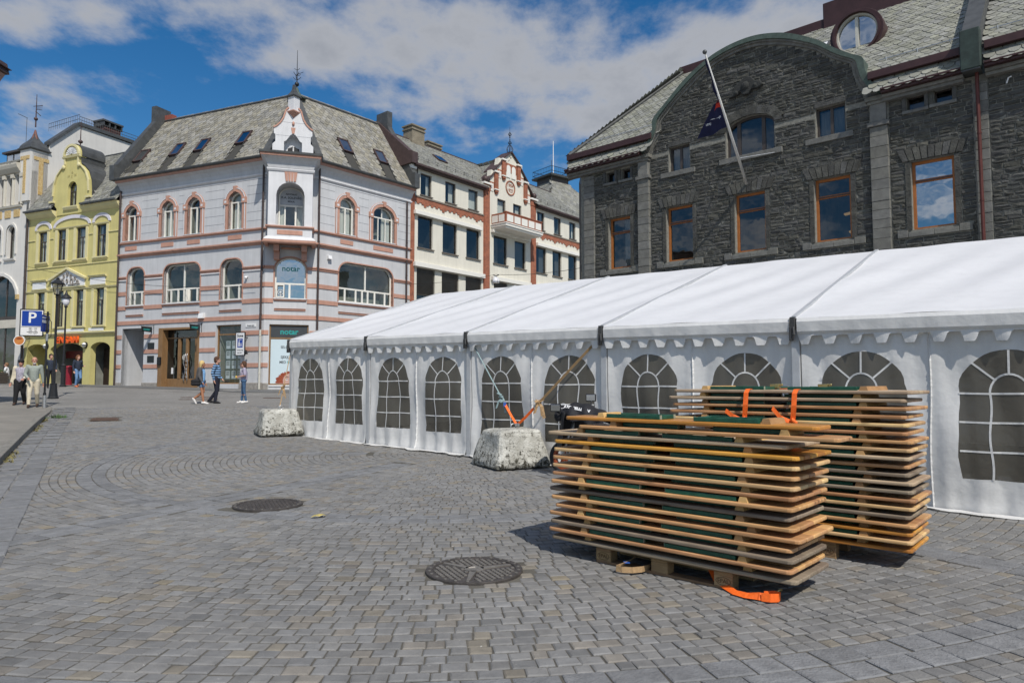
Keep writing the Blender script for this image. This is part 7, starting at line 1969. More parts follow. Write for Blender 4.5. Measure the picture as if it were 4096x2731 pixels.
slates('roof', wb, (0, -.35, 15.88), (1, 0, 0), Vector((0, .7, .5)), [(-10, 0), (-1.1, 0), (-1.1, .9), (-10, .9)], M_slate_grey, seed=51)
mb = WFc.mb(); mb.box(1.2, 3.6, -1.2, -.5, 16.0, 16.95); mb.box(1.0, 3.8, -1.3, -.3, 16.95, 17.08); at = mb.build('attic_window', M_dframe, wb)
mb = WFc.mb()
for a, b in ((1.35, 1.95), (2.1, 2.75), (2.9, 3.5)): mb.poly([(a, -.495, 16.2), (b, -.495, 16.2), (b, -.495, 16.85), (a, -.495, 16.85)])
mb.build('pane', M_glass_sky, at, recalc=False)
for k, (a, b) in enumerate(((1.02, 1.62), (1.95, 2.52), (2.85, 3.40), (3.75, 4.3))): window(WFc, wb, a, b, 13.15, 15.2, fm=M_dframe, d=-.25, t=.05, bars=[('h', 14.45, a, b, .06)], curtain=4)
mb = WFc.mb()
for x in (.84, 1.79, 2.68, 3.57): mb.tube([(x, .02, 13.15), (x, .02, 14.95)], [.13, .11], 10); mb.box(x - .16, x + .16, -.05, .17, 14.95, 15.2)
mb.strip([(0, 12.95), (.12, 13.0), (.15, 13.12), (0, 13.14)], (.8, 10)); mb.build('columns', M_colcream, wb)
mb = WFc.mb()
for x in (1.05, 2.0, 2.95, 3.9): mb.box(x, x + .6, 0, .05, 12.35, 12.85)
mb.box(.75, .98, 0, .12, 6.9, 7.2)
mb.build('gold_panels', M_gold, wb)
for a, b in ((1.48, 2.22), (2.95, 3.7), (4.4, 5.1)):
    f_ = window(WFc, wb, a, b, 9.6, 11.76, .36, fm=M_dframe, d=-.22, t=.05, bars=[('h', 11.2, a, b, .06)], curtain=1)
    surround(WFc, f_, a - .1, b + .1, 9.9, 11.86, .46, 'seg', .14, M_whitewall, d=.07)
    mb = WFc.mb(); mb.strip([(0, 9.45), (.12, 9.5), (.15, 9.6), (0, 9.62)], (a - .2, b + .2)); mb.build('sill', M_whitewall, f_)
f_ = window(WFc, wb, .98, 5.0, 1.3, 8.55, 1.55, fm=M_dframe, d=-.3, t=.08, bars=[('h', 5.6, .98, 5.0, .5), ('v', 2.55, 1.3, 8.5, .1)], glass=M_glass_dark, deep=2.0)
mb = WFc.mb(); mb.box(1.0, 5, -.28, -.2, 5.08, 5.62); mb.build('shop_fascia', M_colcream, f_)
surround(WFc, f_, .98, 5.0, 7.0, 8.55, 1.55, 'seg', .20, M_whitewall, d=.10)
pipe(WFc, wb, .12, .1, 1.4, 13.2, .05, M_zinc)
# piece of another roof at the upper left edge of the view
ed = thing('roof_corner', 'brown metal eave corner of a house at the upper left edge', 'building', (-17.2, 20.0, 0), 0)
mb = MB(); mb.box(-6, .6, -9, -1.5, .0, 9.9); mb.build('wall', M_cream, ed)
mb = MB(); mb.hexa([(-6, -9, 10.50), (2.10, -9, 10.72), (2.10, 0, 10.72), (-6, 0, 10.50)], [(-6, -9, 11.9), (2.02, -9, 11.05), (2.02, 0, 11.05), (-6, 0, 11.9)]); mb.box(-6, 2.14, -9, .03, 10.86, 10.88); mb.build('roof', M_brownmetal, ed)
mb = MB(); mb.hexa([(-6, -9, 10.40), (1.85, -9, 10.48), (1.85, -.05, 10.48), (-6, -.05, 10.40)], [(-6, -9, 10.50), (2.0, -9, 10.715), (2.0, -.03, 10.715), (-6, -.03, 10.50)]); mb.build('eave', mat('pinkish_eave', (.32, .22, .20), rough=.8), ed)
mb = MB(); mb.hexa([(.6, -4, 9.9), (1.6, -4, 10.2), (1.6, -.4, 10.2), (.6, -.4, 9.9)], [(.6, -4, 10.40), (1.84, -4, 10.46), (1.84, -.2, 10.46), (.6, -.2, 10.40)]); mb.build('bracket', M_colcream, ed)
# ================================================================ dark rubble stone building behind the tent
SO, SDv = (3.016, 29.447), Vector((.7468, -.665)).normalized()
sb = facade('stone_building', 'dark grey rubble stone building with curved copper edged gable and scaled slate roof', 'building', SO, SDv)
SF = Fac(sb, (0, 0), (1, 0), 1)
M_stone = mat('rubble_stone', (0.066, 0.065, 0.058), rough=0.92, var=0.38, scale=5, bump=1.0, bscale=22, island=0.28, hue=0.6, detail=8)
M_mortar = mat('dark_mortar', (0.19, 0.185, 0.16), rough=0.95, var=0.3, scale=10)
M_ashlar = mat('grey_ashlar', (0.150, 0.147, 0.132), rough=0.92, var=0.22, scale=5, bump=0.6, bscale=35, island=0.14, hue=0.3)
M_orange_frame = mat('orange_wood_frame', (0.33, 0.115, 0.028), rough=0.5, var=0.12, scale=6)
M_maroon = mat('maroon_metal', (0.055, 0.026, 0.026), rough=0.5, var=0.2, scale=3, metal=0.2)
M_slate_stone = mat('pale_slate_scales', (0.235, 0.235, 0.200), rough=0.65, var=0.2, scale=6, island=0.22, hue=0.4, bump=0.3, bscale=50)
M_sglass = glass_mat('stone_house_glass', (0.42, 0.45, 0.46), 0.04)
def cat(pts, n=5):
    out = []
    for k in range(len(pts) - 1):
        p0, p1, p2, p3 = [Vector(pts[max(0, min(len(pts) - 1, k + j))]) for j in (-1, 0, 1, 2)]
        for i in range(n):
            t = i / n; out.append(tuple(.5 * ((2 * p1) + (p2 - p0) * t + (2 * p0 - 5 * p1 + 4 * p2 - p3) * t * t + (3 * p1 - p0 - 3 * p2 + p3) * t ** 3)))
    return out + [tuple(pts[-1])]
inner = cat([(3.51, 10.72), (3.66, 11.05), (3.89, 11.42), (3.98, 11.86), (4.22, 12.12), (4.66, 12.52), (5.22, 12.92), (5.88, 13.35), (6.54, 13.60), (7.25, 13.73), (7.95, 13.70), (8.68, 13.50), (9.28, 13.25), (9.92, 12.90), (10.42, 12.46), (10.87, 12.16), (11.06, 12.02), (11.12, 11.70), (11.26, 11.25), (11.50, 10.72)])
outer_c = cat([(3.00, 10.72), (3.36, 10.92), (3.62, 11.30), (3.76, 11.64), (3.82, 12.02), (4.22, 12.40), (4.65, 12.76), (5.22, 13.20), (5.80, 13.55), (6.50, 13.82), (7.25, 13.95), (8.0, 13.93), (8.80, 13.72), (9.45, 13.42), (10.08, 13.02), (10.55, 12.62), (10.98, 12.30), (11.32, 12.08), (11.38, 11.74), (11.52, 11.30), (11.76, 10.96), (12.10, 10.72)])
EAVE = 10.62
SE = 22.0
low = [(1.42, 2.49), (4.14, 5.27), (6.95, 8.08), (9.77, 10.92), (12.68, 13.83), (16.6, 17.8), (19.2, 20.4)]
wl_ = [(a, b, 6.24, 8.40) for a, b in low]
topw = [(4.29, 5.19, 9.79, 10.80), (9.88, 10.83, 9.82, 10.86)]
sm = [(1.31, 1.76, 9.94, 10.39), (2.06, 2.52, 9.94, 10.39), (12.62, 13.11, 10.04, 10.50), (13.37, 13.85, 10.06, 10.50)]
arch_o = outline(6.67, 8.47, 9.80, 11.24, .42, 'seg', 16)
holes = [outline(*w) for w in wl_ + topw + sm] + [arch_o] + [outline(a, b, 1.4, 3.9) for a, b in low]
mb = SF.mb(); mb.plate([(0, 0), (SE, 0), (SE, EAVE), (11.5, EAVE)] + inner[::-1] + [(3.5, EAVE), (0, EAVE)], holes, -.45, -.008); 
mb.build('wall', M_mortar, sb)
mb = SF.mb(); mb.poly([(0, 0, 0), (-.9, -1.1, 0), (-.9, -1.1, EAVE), (0, 0, EAVE)]); mb.poly([(-.9, -1.1, 0), (-.9, -9.5, 0), (-.9, -9.5, EAVE), (-.9, -1.1, EAVE)]); mb.poly([(SE, 0, 0), (SE, -9.5, 0), (SE, -9.5, EAVE), (SE, 0, EAVE)]); mb.poly([(-.9, -9.5, 0), (SE, -9.5, 0), (SE, -9.5, EAVE), (-.9, -9.5, EAVE)])
mb.build('end_wall', M_stone, sb, recalc=False)
# individual rubble stones, laid in rough courses
def gable_span(z):
    xs_ = []
    for k in range(len(inner) - 1):
        (a, za), (b, zb) = inner[k], inner[k + 1]
        if (za - z) * (zb - z) <= 0 and za != zb: xs_.append(a + (b - a) * (z - za) / (zb - za))
    return (min(xs_), max(xs_)) if len(xs_) >= 2 else None
q_ = random.Random(21)
mb = SF.mb(); z = 3.6
pil = [(.20, .75), (2.90, 3.46), (11.55, 12.12), (14.36, 14.75)]
while z < 13.65:
    h = q_.uniform(.09, .18); zm = z + h / 2
    if zm < EAVE - .1: spans = [(.75, 2.90), (3.46, 11.55), (12.12, 14.36), (14.75, SE)]
    else:
        g_ = gable_span(zm + h * .3); spans = [(g_[0] + .02, g_[1] - .02)] if g_ else []
    cut = []
    for a, b, z0, z1 in wl_: 
        if z0 - .24 < zm < z1 + .02: cut.append((a - (.42 if zm < z0 else .16), b + (.42 if zm < z0 else .16)))
    for a, b, z0, z1 in topw:
        if z0 - .22 < zm < z1 + .03: cut.append((a - (.35 if zm < z0 else .02), b + (.25 if zm < z0 else .02)))
    for a, b, z0, z1 in sm:
        if z0 - .06 < zm < z1 + .2: cut.append((a - .12, b + .12))
    if 9.58 < zm < 11.30:
        hw = .92 if zm < 10.82 else max(.1, .92 * math.sqrt(max(0, 1 - ((zm - 10.82) / .45) ** 2)))
        if zm < 9.8: hw = 1.2
        cut.append((7.57 - hw, 7.57 + hw))
    for a, b in spans:
        segs = [(a, b)]
        for c0, c1 in cut:
            ns = []
            for s0, s1 in segs:
                if c1 <= s0 or c0 >= s1: ns.append((s0, s1)); continue
                if c0 > s0: ns.append((s0, c0))
                if c1 < s1: ns.append((c1, s1))
            segs = ns
        for s0, s1 in segs:
            x = s0
            while x < s1 - .03:
                l = q_.uniform(.16, .52); 
                if s1 - (x + l) < .12: l = s1 - x
                sub = [(z, h)] if q_.random() < .85 or h < .14 else [(z, h * .5), (z + h * .5, h * .5)]
                for zz_, hh in sub:
                    d = q_.uniform(.0, .022); g_ = .0105; t1, t2 = q_.uniform(-.02, .02), q_.uniform(-.015, .015)
                    o_ = [(x + g_, zz_ + g_), (x + l - g_, zz_ + g_), (x + l - g_, zz_ + hh - g_), (x + g_, zz_ + hh - g_)]
                    o_ = [(a_ + q_.uniform(-.008, .008), b_ + q_.uniform(-.008, .008)) for a_, b_ in o_]
                    i0 = [mb.V(a_, -.03, b_) for a_, b_ in o_]
                    cx2, cz2 = x + l / 2, zz_ + hh / 2; fr = []
                    for a_, b_ in o_:
                        da, db = a_ - cx2, b_ - cz2; fr.append((a_ - math.copysign(min(.022, abs(da) * .4), da), d + t1 * da / l * 2 + t2 * db / hh * 2, b_ - math.copysign(min(.02, abs(db) * .4), db)))
                    i1 = [mb.V(a_, d * .55, b_) for a_, b_ in o_]; i2 = [mb.V(*p) for p in fr]
                    m_ = mb.V(cx2 + q_.uniform(-.05, .05) * l, d + q_.uniform(.0, .03), cz2 + q_.uniform(-.1, .1) * hh)
                    for k in range(4):
                        k2 = (k + 1) % 4; mb.F(i0[k], i0[k2], i1[k2], i1[k]); mb.F(i1[k], i1[k2], i2[k2], i2[k]); mb.F(i2[k], i2[k2], m_)
                x += l
    z += h
mb.build('rubble_stones', M_stone, sb, recalc=True)
# ashlar pilasters, sills, lintels
def blocks(s0, s1, z0, z1, d, h, nm='pilaster', zig=0.0):
    mb = SF.mb(); z = z0; k = 0
    while z < z1 - .02:
        hh = min(h * q_.uniform(.85, 1.15), z1 - z); ex = zig * (k % 2); mb.box(s0 + .004, s1 - .004 + ex, -.04, d + q_.uniform(-.008, .008), z + .004, z + hh - .004); z += hh; k += 1
    return mb.build(nm, M_ashlar, sb, bevel=.012)
blocks(.20, .74, 3.4, 10.4, .08, .30); blocks(2.92, 3.44, 3.4, 9.72, .14, .33); blocks(11.57, 12.10, 3.4, 9.72, .14, .33); blocks(14.38, 14.74, 3.4, 10.4, .06, .30)
mb = SF.mb()
for a, b in ((2.92, 3.44), (11.57, 12.10)):
    mb.box(a - .06, b + .06, -.03, .20, 9.72, 9.86); mb.box(a + .03, b - .03, -.03, .15, 9.86, 10.45); mb.box(a - .03, b + .03, -.03, .19, 10.45, 10.55); mb.box(a - .09, b + .09, -.03, .25, 10.55, 10.70)
mb.build('pilaster_cap', M_ashlar, sb, bevel=.015)
mb = SF.mb(); ms = SF.mb(); mr_ = SF.mb()
for a, b, z0, z1 in wl_:
    c = [a - .42, a - .12, (a + b) / 2, b + .08, b + .42]
    for k in range(4):
        t_ = .23 if k in (0, 3) else .16; ms.box(c[k] + .004, c[k + 1] - .004, -.04, .07, z0 - .23, z0 - .23 + t_)
    n = 9                                                     # flat arch of upright stones
    for k in range(n):
        x0, x1 = a - .22 + (b - a + .44) * k / n, a - .22 + (b - a + .44) * (k + 1) / n; cxx = (a + b) / 2; sp_ = .20
        mr_.hexa([(x0 + .006, -.04, z1 + .01), (x1 - .006, -.04, z1 + .01), (x1 - .006 + (x1 - cxx) * sp_, -.04, z1 + .42 + q_.uniform(-.04, .05)), (x0 + .006 + (x0 - cxx) * sp_, -.04, z1 + .42)], [(x0 + .012, .05 + q_.uniform(0, .02), z1 + .02), (x1 - .012, .05, z1 + .02), (x1 - .012 + (x1 - cxx) * sp_, .045, z1 + .41), (x0 + .012 + (x0 - cxx) * sp_, .05, z1 + .41)])
    for s_ in (a - .15, b + .01):
        z = z0
        while z < z1: hh = min(q_.uniform(.25, .55), z1 - z); mr_.box(s_ + .004, s_ + .135, -.04, .035, z + .005, z + hh - .005); z += hh
for a, b, z0, z1 in topw: ms.box(a - .34, b + .23, -.04, .08, z0 - .20, z0 - .005); mr_.box(a - .02, b + .02, -.04, .03, z1 + .005, z1 + .2)
ms.box(6.42, 8.75, -.04, .10, 9.60, 9.80)
for (a, b, z0, z1), in [(w,) for w in sm]:
    for x0, x1 in ((a - .11, a - .01), (b + .01, b + .11)): mr_.box(x0, x1, -.04, .05, z0 - .05, z1 + .02)
    ms.box(a - .12, b + .12, -.04, .07, z0 - .11, z0 - .01)
for k in range(17):                                            # voussoirs of the arched window
    t0, t1 = PI * k / 17, PI * (k + 1) / 17
    P = lambda t, ex: (7.57 + (.91 + ex * 1.0) * math.cos(t), 10.80 + (.43 + ex) * math.sin(t)); e_ = .33 + q_.uniform(-.04, .05)
    a, b, c, d_ = P(t0, .01), P(t1, .01), P(t1, e_), P(t0, e_)
    mr_.hexa([(p[0], -.04, p[1]) for p in (a, b, c, d_)], [(p[0], .05 + q_.uniform(0, .02), p[1]) for p in (a, b, c, d_)])
ms.build('window_sills', M_ashlar, sb, bevel=.012); mr_.build('lintel_stones', M_stone, sb)
M_lamp_on = bpy.data.materials.new('office_lamp'); M_lamp_on.use_nodes = True; M_lamp_on.node_tree.nodes['Principled BSDF'].inputs['Base Color'].default_value = (.5, .35, .15, 1)
M_lamp_on.node_tree.nodes['Principled BSDF'].inputs['Emission Color'].default_value = (1, .62, .25, 1); M_lamp_on.node_tree.nodes['Principled BSDF'].inputs['Emission Strength'].default_value = .35
for k, (a, b, z0, z1) in enumerate(wl_):
    f_ = window(SF, sb, a, b, z0, z1, fm=M_orange_frame, d=-.22, t=.085, bars=[('h', z1 - .62, a, b, .10)], glass=M_glass_sky if k == 4 else M_sglass, curtain=(3, 0, 0, 0, 0, 0, 0)[k], deep=2.4)
    mb = SF.mb(); mb.box(a + .08, b - .08, -.21, -.17, z1 - .64, z1 - .60); mb.build('transom_drip', M_brownmetal, f_)
    if k in (1, 2, 3):
        mb = SF.mb()
        for z, x in ((z0 + 1.2, .45), (z0 + .55, .6), (z0 + .2, .5)): mb.hexa([(a + x, -1.9, z), (a + x + .45, -1.9, z + .05), (a + x + .45, -1.9, z + .10), (a + x, -1.9, z + .05)], [(a + x, -1.7, z), (a + x + .45, -1.7, z + .05), (a + x + .45, -1.7, z + .10), (a + x, -1.7, z + .05)])
        mb.build('ceiling_lamp', M_lamp_on, f_)
for a, b, z0, z1 in topw: window(SF, sb, a, b, z0, z1, fm=M_dframe, d=-.2, t=.07, bars=[('v', (a + b) / 2, z0, z1, .10)], glass=M_sglass, curtain=4)
for a, b, z0, z1 in sm: window(SF, sb, a, b, z0, z1, fm=M_dframe, d=-.25, t=.04, glass=M_glass_dark)
window(SF, sb, 6.67, 8.47, 9.80, 11.24, .42, 'seg', fm=M_dframe, d=-.2, t=.08, bars=[('v', 7.10, 9.8, 11.15, .13), ('v', 8.02, 9.8, 11.15, .13)], glass=M_sglass, curtain=0)
for a, b in low: window(SF, sb, a, b, 1.4, 3.9, fm=M_orange_frame, d=-.22, bars=[('h', 3.2, a, b, .1)], glass=M_sglass)
# gable coping and copper edge, cross roof behind
def band(A, B, d0, d1, nm, m, par=sb):
    mb = SF.mb(); n = 90
    def samp(L_):
        ds = [0]
        for k in range(len(L_) - 1): ds.append(ds[-1] + math.dist(L_[k], L_[k + 1]))
        return [(float(np.interp(ds[-1] * i / n, ds, [p[0] for p in L_])), float(np.interp(ds[-1] * i / n, ds, [p[1] for p in L_]))) for i in range(n + 1)]
    a, b = samp(A), samp(B)
    for k in range(n):
        mb.hexa([(a[k][0], d0, a[k][1]), (a[k + 1][0], d0, a[k + 1][1]), (b[k + 1][0], d0, b[k + 1][1]), (b[k][0], d0, b[k][1])], [(a[k][0], d1, a[k][1]), (a[k + 1][0], d1, a[k + 1][1]), (b[k + 1][0], d1, b[k + 1][1]), (b[k][0], d1, b[k][1])])
    return mb.build(nm, m, par)
def lerpc(t): 
    n = 100
    def samp(L_):
        ds = [0]
        for k in range(len(L_) - 1): ds.append(ds[-1] + math.dist(L_[k], L_[k + 1]))
        return [(float(np.interp(ds[-1] * i / n, ds, [p[0] for p in L_])), float(np.interp(ds[-1] * i / n, ds, [p[1] for p in L_]))) for i in range(n + 1)]
    return [(p[0] + (q[0] - p[0]) * t, p[1] + (q[1] - p[1]) * t) for p, q in zip(samp(inner), samp(outer_c))]
band(inner, lerpc(.42), -.4, .08, 'gable_moulding', M_ashlar); band(lerpc(.42), lerpc(.70), -.4, .15, 'gable_coping', M_ashlar); band(lerpc(.70), lerpc(1.45), -.7, .22, 'copper_edge', M_copper)
mb = SF.mb(); oc = outer_c
for k in range(len(oc) - 1): mb.poly([(oc[k][0], -.3, oc[k][1] - .03), (oc[k + 1][0], -.3, oc[k + 1][1] - .03), (oc[k + 1][0], -3.2, oc[k + 1][1] - .03), (oc[k][0], -3.2, oc[k][1] - .03)])
mb.build('gable_roof', M_copper, sb, recalc=False)
mb = SF.mb(); cr_ = [(6.85, 12.02), (6.98, 12.18), (7.10, 12.42), (7.25, 12.52), (7.42, 12.62), (7.60, 12.66), (7.74, 12.58), (7.84, 12.44), (8.06, 12.34), (8.14, 12.22), (7.95, 12.12), (7.72, 12.15), (7.60, 12.0), (7.40, 12.0), (7.3, 12.16), (7.1, 12.05)]
mb.plate(cr_, [], 0, .16); mb.ball((7.5, .14, 12.32), .16, sc=(1, .6, 1)); mb.ball((7.15, .1, 12.15), .1); mb.ball((7.86, .1, 12.25), .1); mb.build('carved_crest', mat('dark_carving', (.035, .036, .034), rough=.95, bump=.8, bscale=20), sb, bevel=.03)
# eaves: lower slate strip, maroon fascia, gutter, then the main roof
for a, b, sd_ in ((-.5, 3.55, 61), (11.6, 14.2, 62), (14.7, SE, 63)):
    up_ = Vector((0, .40, .55)).normalized(); slates('eave_slates', sb, (0, -.45, 10.78), (1, 0, 0), up_, [(a, 0), (b, 0), (b, .66), (a, .66)], M_slate_stone, w=.30, g=.24, L=.42, seed=sd_, lift=.03)
mb = SF.mb(); mg = SF.mb(); mst = SF.mb()
for a, b in ((-.55, 3.2), (12.0, 14.18), (14.72, SE)):
    mb.box(a - (.4 if a > 11 and a < 13 else 0), b + (.45 if b < 5 else 0), -.2, .30, 11.26, 11.50); mb.box(a, b, .20, .46, 10.66, 10.78); mb.box(a, b, .38, .52, 10.74, 10.80)
    mst.box(a, b, -.03, .22, 10.46, 10.56); mst.box(a, b, -.03, .30, 10.56, 10.66)
mb.build('maroon_fascia', M_maroon, sb, bevel=.01); mst.build('eaves_cornice', M_ashlar, sb, bevel=.015)
upm = Vector((0, 4.2, 4.2)).normalized(); lm = math.hypot(4.2, 4.2)
slates('roof', sb, (0, -.10, 11.50), (1, 0, 0), upm, [(-.5, 0), (4.0, 0), (4.4, .9), (7.5, 3.4), (10.9, .9), (11.2, 0), (14.2, 0), (14.2, lm), (2.9, lm)], M_slate_stone, w=.27, g=.19, L=.34, seed=64, lift=.02)
slates('roof', sb, (0, -.10, 11.50), (1, 0, 0), upm, [(14.65, 0), (SE, 0), (SE, lm), (14.65, lm)], M_slate_stone, w=.27, g=.19, L=.34, seed=65, lift=.02)
mb = SF.mb(); mb.poly([(-.6, .1, 11.48), (2.9, -4.1, 15.68), (2.9, -5.5, 15.68), (-.6, -9.6, 11.48)]); mb.poly([(2.9, -5.5, 15.6), (SE, -5.5, 15.6), (SE, -9.6, 11.4), (-.6, -9.6, 11.4)]); mb.build('hip_roof', M_slate_base, sb, recalc=False)
slates('hip_roof', sb, (-.62, -.3, 11.50), (0, 1, 0), Vector((3.5, 0, 4.2)), [(0, 0), (9.0, 0), (5.2, 5.4), (4.0, 5.4)], M_slate_stone, w=.27, g=.19, L=.34, seed=66)
mb = SF.mb(); mb.tube([(-.55, .12, 11.52), (2.9, -4.08, 15.72)], .12, 6); mb.build('hip_cap', M_zinc, sb)
mb = SF.mb(); mb.box(2.75, 9.05, -5.6, -3.95, 15.45, 15.95); mb.box(9.05, SE, -5.6, -3.9, 15.45, 16.55); mb.build('ridge_box', M_maroon, sb, bevel=.03)
# fire wall strip over the roof
mb = SF.mb(); pf = [(.55, 10.62), (.55, 11.05), (.40, 11.72), (.25, 11.95), (-4.2, 16.25), (-4.6, 16.25), (-4.6, 11)]
A_ = [mb.V(14.18, d, z) for d, z in pf]; B_ = [mb.V(14.64, d, z) for d, z in pf]; n = len(pf); mb.F(*A_); mb.F(*B_)
for k in range(n): mb.F(A_[k], A_[(k + 1) % n], B_[(k + 1) % n], B_[k])
mb.build('fire_wall', M_zinc, sb)
mb = SF.mb(); mb.box(14.16, 14.66, .2, .58, 10.66, 11.85); mb.build('fire_wall_foot', mat('dark_copper', (.026, .042, .036), rough=.7, var=.35, scale=4), sb, bevel=.02)
pipe(SF, sb, 14.51, .16, 0, 10.7, .05, mat('red_copper_pipe', (.10, .030, .024), rough=.5, var=.15, metal=.3))
mb = SF.mb()                                                  # snow rails
for a, b in ((-.3, 3.5), (11.8, 14.1), (14.8, SE)):
    for h in (.16, .28): mb.tube([(a, -.42, 11.82 + h), (b, -.42, 11.82 + h)], .016, 5)
    x = a + .2
    while x < b: mb.tube([(x, -.45, 11.85), (x, -.40, 12.14)], .02, 5); x += .9
mb.build('snow_rail', M_steel, sb)
# round dormer
dz, dx_, dd_ = 13.86, 10.82, -1.75
ell = lambda rx, rz_, n=40: [(dx_ + rx * math.cos(2 * PI * k / n), dz + rz_ * math.sin(2 * PI * k / n)) for k in range(n)]
def cutb(P, zc): return [(x, max(z, zc)) for x, z in P]
mb = SF.mb(); mb.plate(ell(.88, .86), [ell(.68, .72)], dd_ - .25, dd_ + .10); dm = mb.build('round_dormer', M_maroon, sb, bevel=.03)
mb = SF.mb(); mb.plate(ell(.78, .80), [ell(.70, .73)], dd_ + .10, dd_ + .17); mb.build('dormer_rim', M_maroon, dm)
mb = SF.mb(); mb.plate(ell(.69, .73), [ell(.62, .66)], dd_ - .1, dd_ + .02); mb.box(dx_ - .05, dx_ + .05, dd_ - .1, dd_ + .03, dz - .6, dz + .6); mb.build('dormer_frame', M_pipe_white, dm)
mb = SF.mb(); mb.sheet(ell(.66, .70), dd_ - .08); mb.build('pane', M_glass_sky, dm)
mb = SF.mb(); mb.sheet(ell(.68, .72), dd_ - .6); mb.build('room', M_inside, dm)
mb = SF.mb(); E_ = ell(.86, .84)
for k in range(len(E_)): a, b = E_[k], E_[(k + 1) % len(E_)]; mb.poly([(a[0], dd_ - .2, a[1]), (b[0], dd_ - .2, b[1]), (b[0], -3.3, b[1]), (a[0], -3.3, a[1])])
mb.build('dormer_barrel', M_maroon, dm, recalc=False, smooth=True)
pr2 = lambda a, t, h: tuple(Vector((a, .10, 11.5)) * 1.0 + Vector((0, 0, 0)) + Vector((0, -upm.y * t, upm.z * t)) + Vector((0, .707, .707)) * h)
mb = SF.mb(); mb.hexa([pr2(8.7, 2.9, 0), pr2(9.7, 2.9, 0), pr2(9.7, 3.9, 0), pr2(8.7, 3.9, 0)], [pr2(8.7, 2.9, .12), pr2(9.7, 2.9, .12), pr2(9.7, 3.9, .12), pr2(8.7, 3.9, .12)]); sk_ = mb.build('skylight', M_zinc, sb)
mb = SF.mb(); mb.poly([pr2(8.78, 2.98, .124), pr2(9.62, 2.98, .124), pr2(9.62, 3.82, .124), pr2(8.78, 3.82, .124)]); mb.build('pane', M_signwhite, sk_, recalc=False)
mb = SF.mb(); mb.tube([(15.2, .05, 10.15), (15.25, .06, 10.3), (15.32, .05, 10.32)], .02, 5); mb.build('wire_hook', M_signwhite, sb)
# flag on its slanting pole
fl = thing('flag', 'limp dark blue flag with red patch on a white pole slanting from the stone wall', 'flag', (SO[0], SO[1], 0), sb.rotation_euler.z)
FF = Fac(fl, (0, 0), (1, 0), 1)
base = Vector((7.44, .05, 8.71))
R_ = sb.rotation_euler.z
def w2l(p):
    v = Vector((p[0] - SO[0], p[1] - SO[1])); return Vector((v.x * math.cos(R_) + v.y * math.sin(R_), -(-v.x * math.sin(R_) + v.y * math.cos(R_)), p[2]))
tip = w2l((6.02, 20.75, 11.80))
mb = FF.mb(); M_polew = mat('white_pole', (.68, .67, .64), rough=.4)
mb.tube([tuple(base), tuple(base.lerp(tip, .45)), tuple(tip)], [.055, .045, .022], 10); mb.build('pole', M_polew, fl, smooth=True)
mb = FF.mb(); mb.ball(tuple(tip), .07); mb.build('pole_knob', M_zinc, fl)
mb = FF.mb(); k = base.lerp(tip, .22); mb.tube([(6.55, .06, 9.50), tuple(k), (8.52, .06, 9.64)], .012, 5); mb.build('stay_wire', M_steel, fl)
M_flag = mat('navy_flag', (.006, .010, .050), rough=.8, var=.2, bump=.2, bscale=20); M_flagred = mat('red_patch', (.42, .03, .02), rough=.8); M_flagwhite = mat('white_patch', (.6, .6, .6), rough=.8)
# cloth: hoist runs along the pole from .40 to .95 of it; hangs gathered, opening towards the foot
mb = FF.mb(); mb.cur = 0; nu, nv = 26, 10; G_ = []
for i in range(nu + 1):
    u = i / nu; p = base.lerp(tip, .465 + .50 * (1 - u)); ln = .06 + .10 * u if u < .58 else .16 + 1.05 * ((u - .58) / .42) ** 1.05
    row = []
    for j in range(nv + 1):
        v = j / nv; ph = math.sin(v * 9 + u * 6) * .05 * (.3 + u)
        off = Vector((-ln * v * .93, .04 + ph, -ln * v * (.10 + .06 * v) - .02 * math.sin(v * 6 + u * 5)))
        if u < .58: off = Vector((-.05 * v - .02 * math.sin(u * 20) * v, .03 * math.sin(v * 6.3), -.05 * v)) * (1 + u)
        row.append(mb.V(*(p + off)))
    G_.append(row)
for i in range(nu):
    u = i / nu
    for j in range(nv):
        mb.cur = 1 if .55 < u < .66 and j < 7 else (2 if .48 < u <= .56 and j < 4 else 0)
        mb.F(G_[i][j], G_[i + 1][j], G_[i + 1][j + 1], G_[i][j + 1])
fc = mb.build('cloth', [M_flag, M_flagred, M_flagwhite], fl, recalc=False, smooth=True)
pt = base.lerp(tip, .465 + .50 * .17)
FF.text('Sparebank', .17, M_signwhite, fc, pt.x - .32, pt.y + .10, pt.z + .02, name='lettering', ext=.002, bold=.003, sx=-.62)
FF.text('SMN', .12, M_signwhite, fc, pt.x - .55, pt.y + .10, pt.z - .17, name='lettering', ext=.002, sx=-.8)
# ================================================================ street furniture
M_lampblack = mat('lamp_black', (0.016, 0.017, 0.019), rough=0.5, var=0.2, scale=10)
M_opal = mat('opal_glass', (0.72, 0.72, 0.75), rough=0.25, var=0.03)
M_lantern = glass_mat('lantern_glass', (0.80, 0.78, 0.70), 0.10)
def gzp(x, y): return float(gz(x, y))
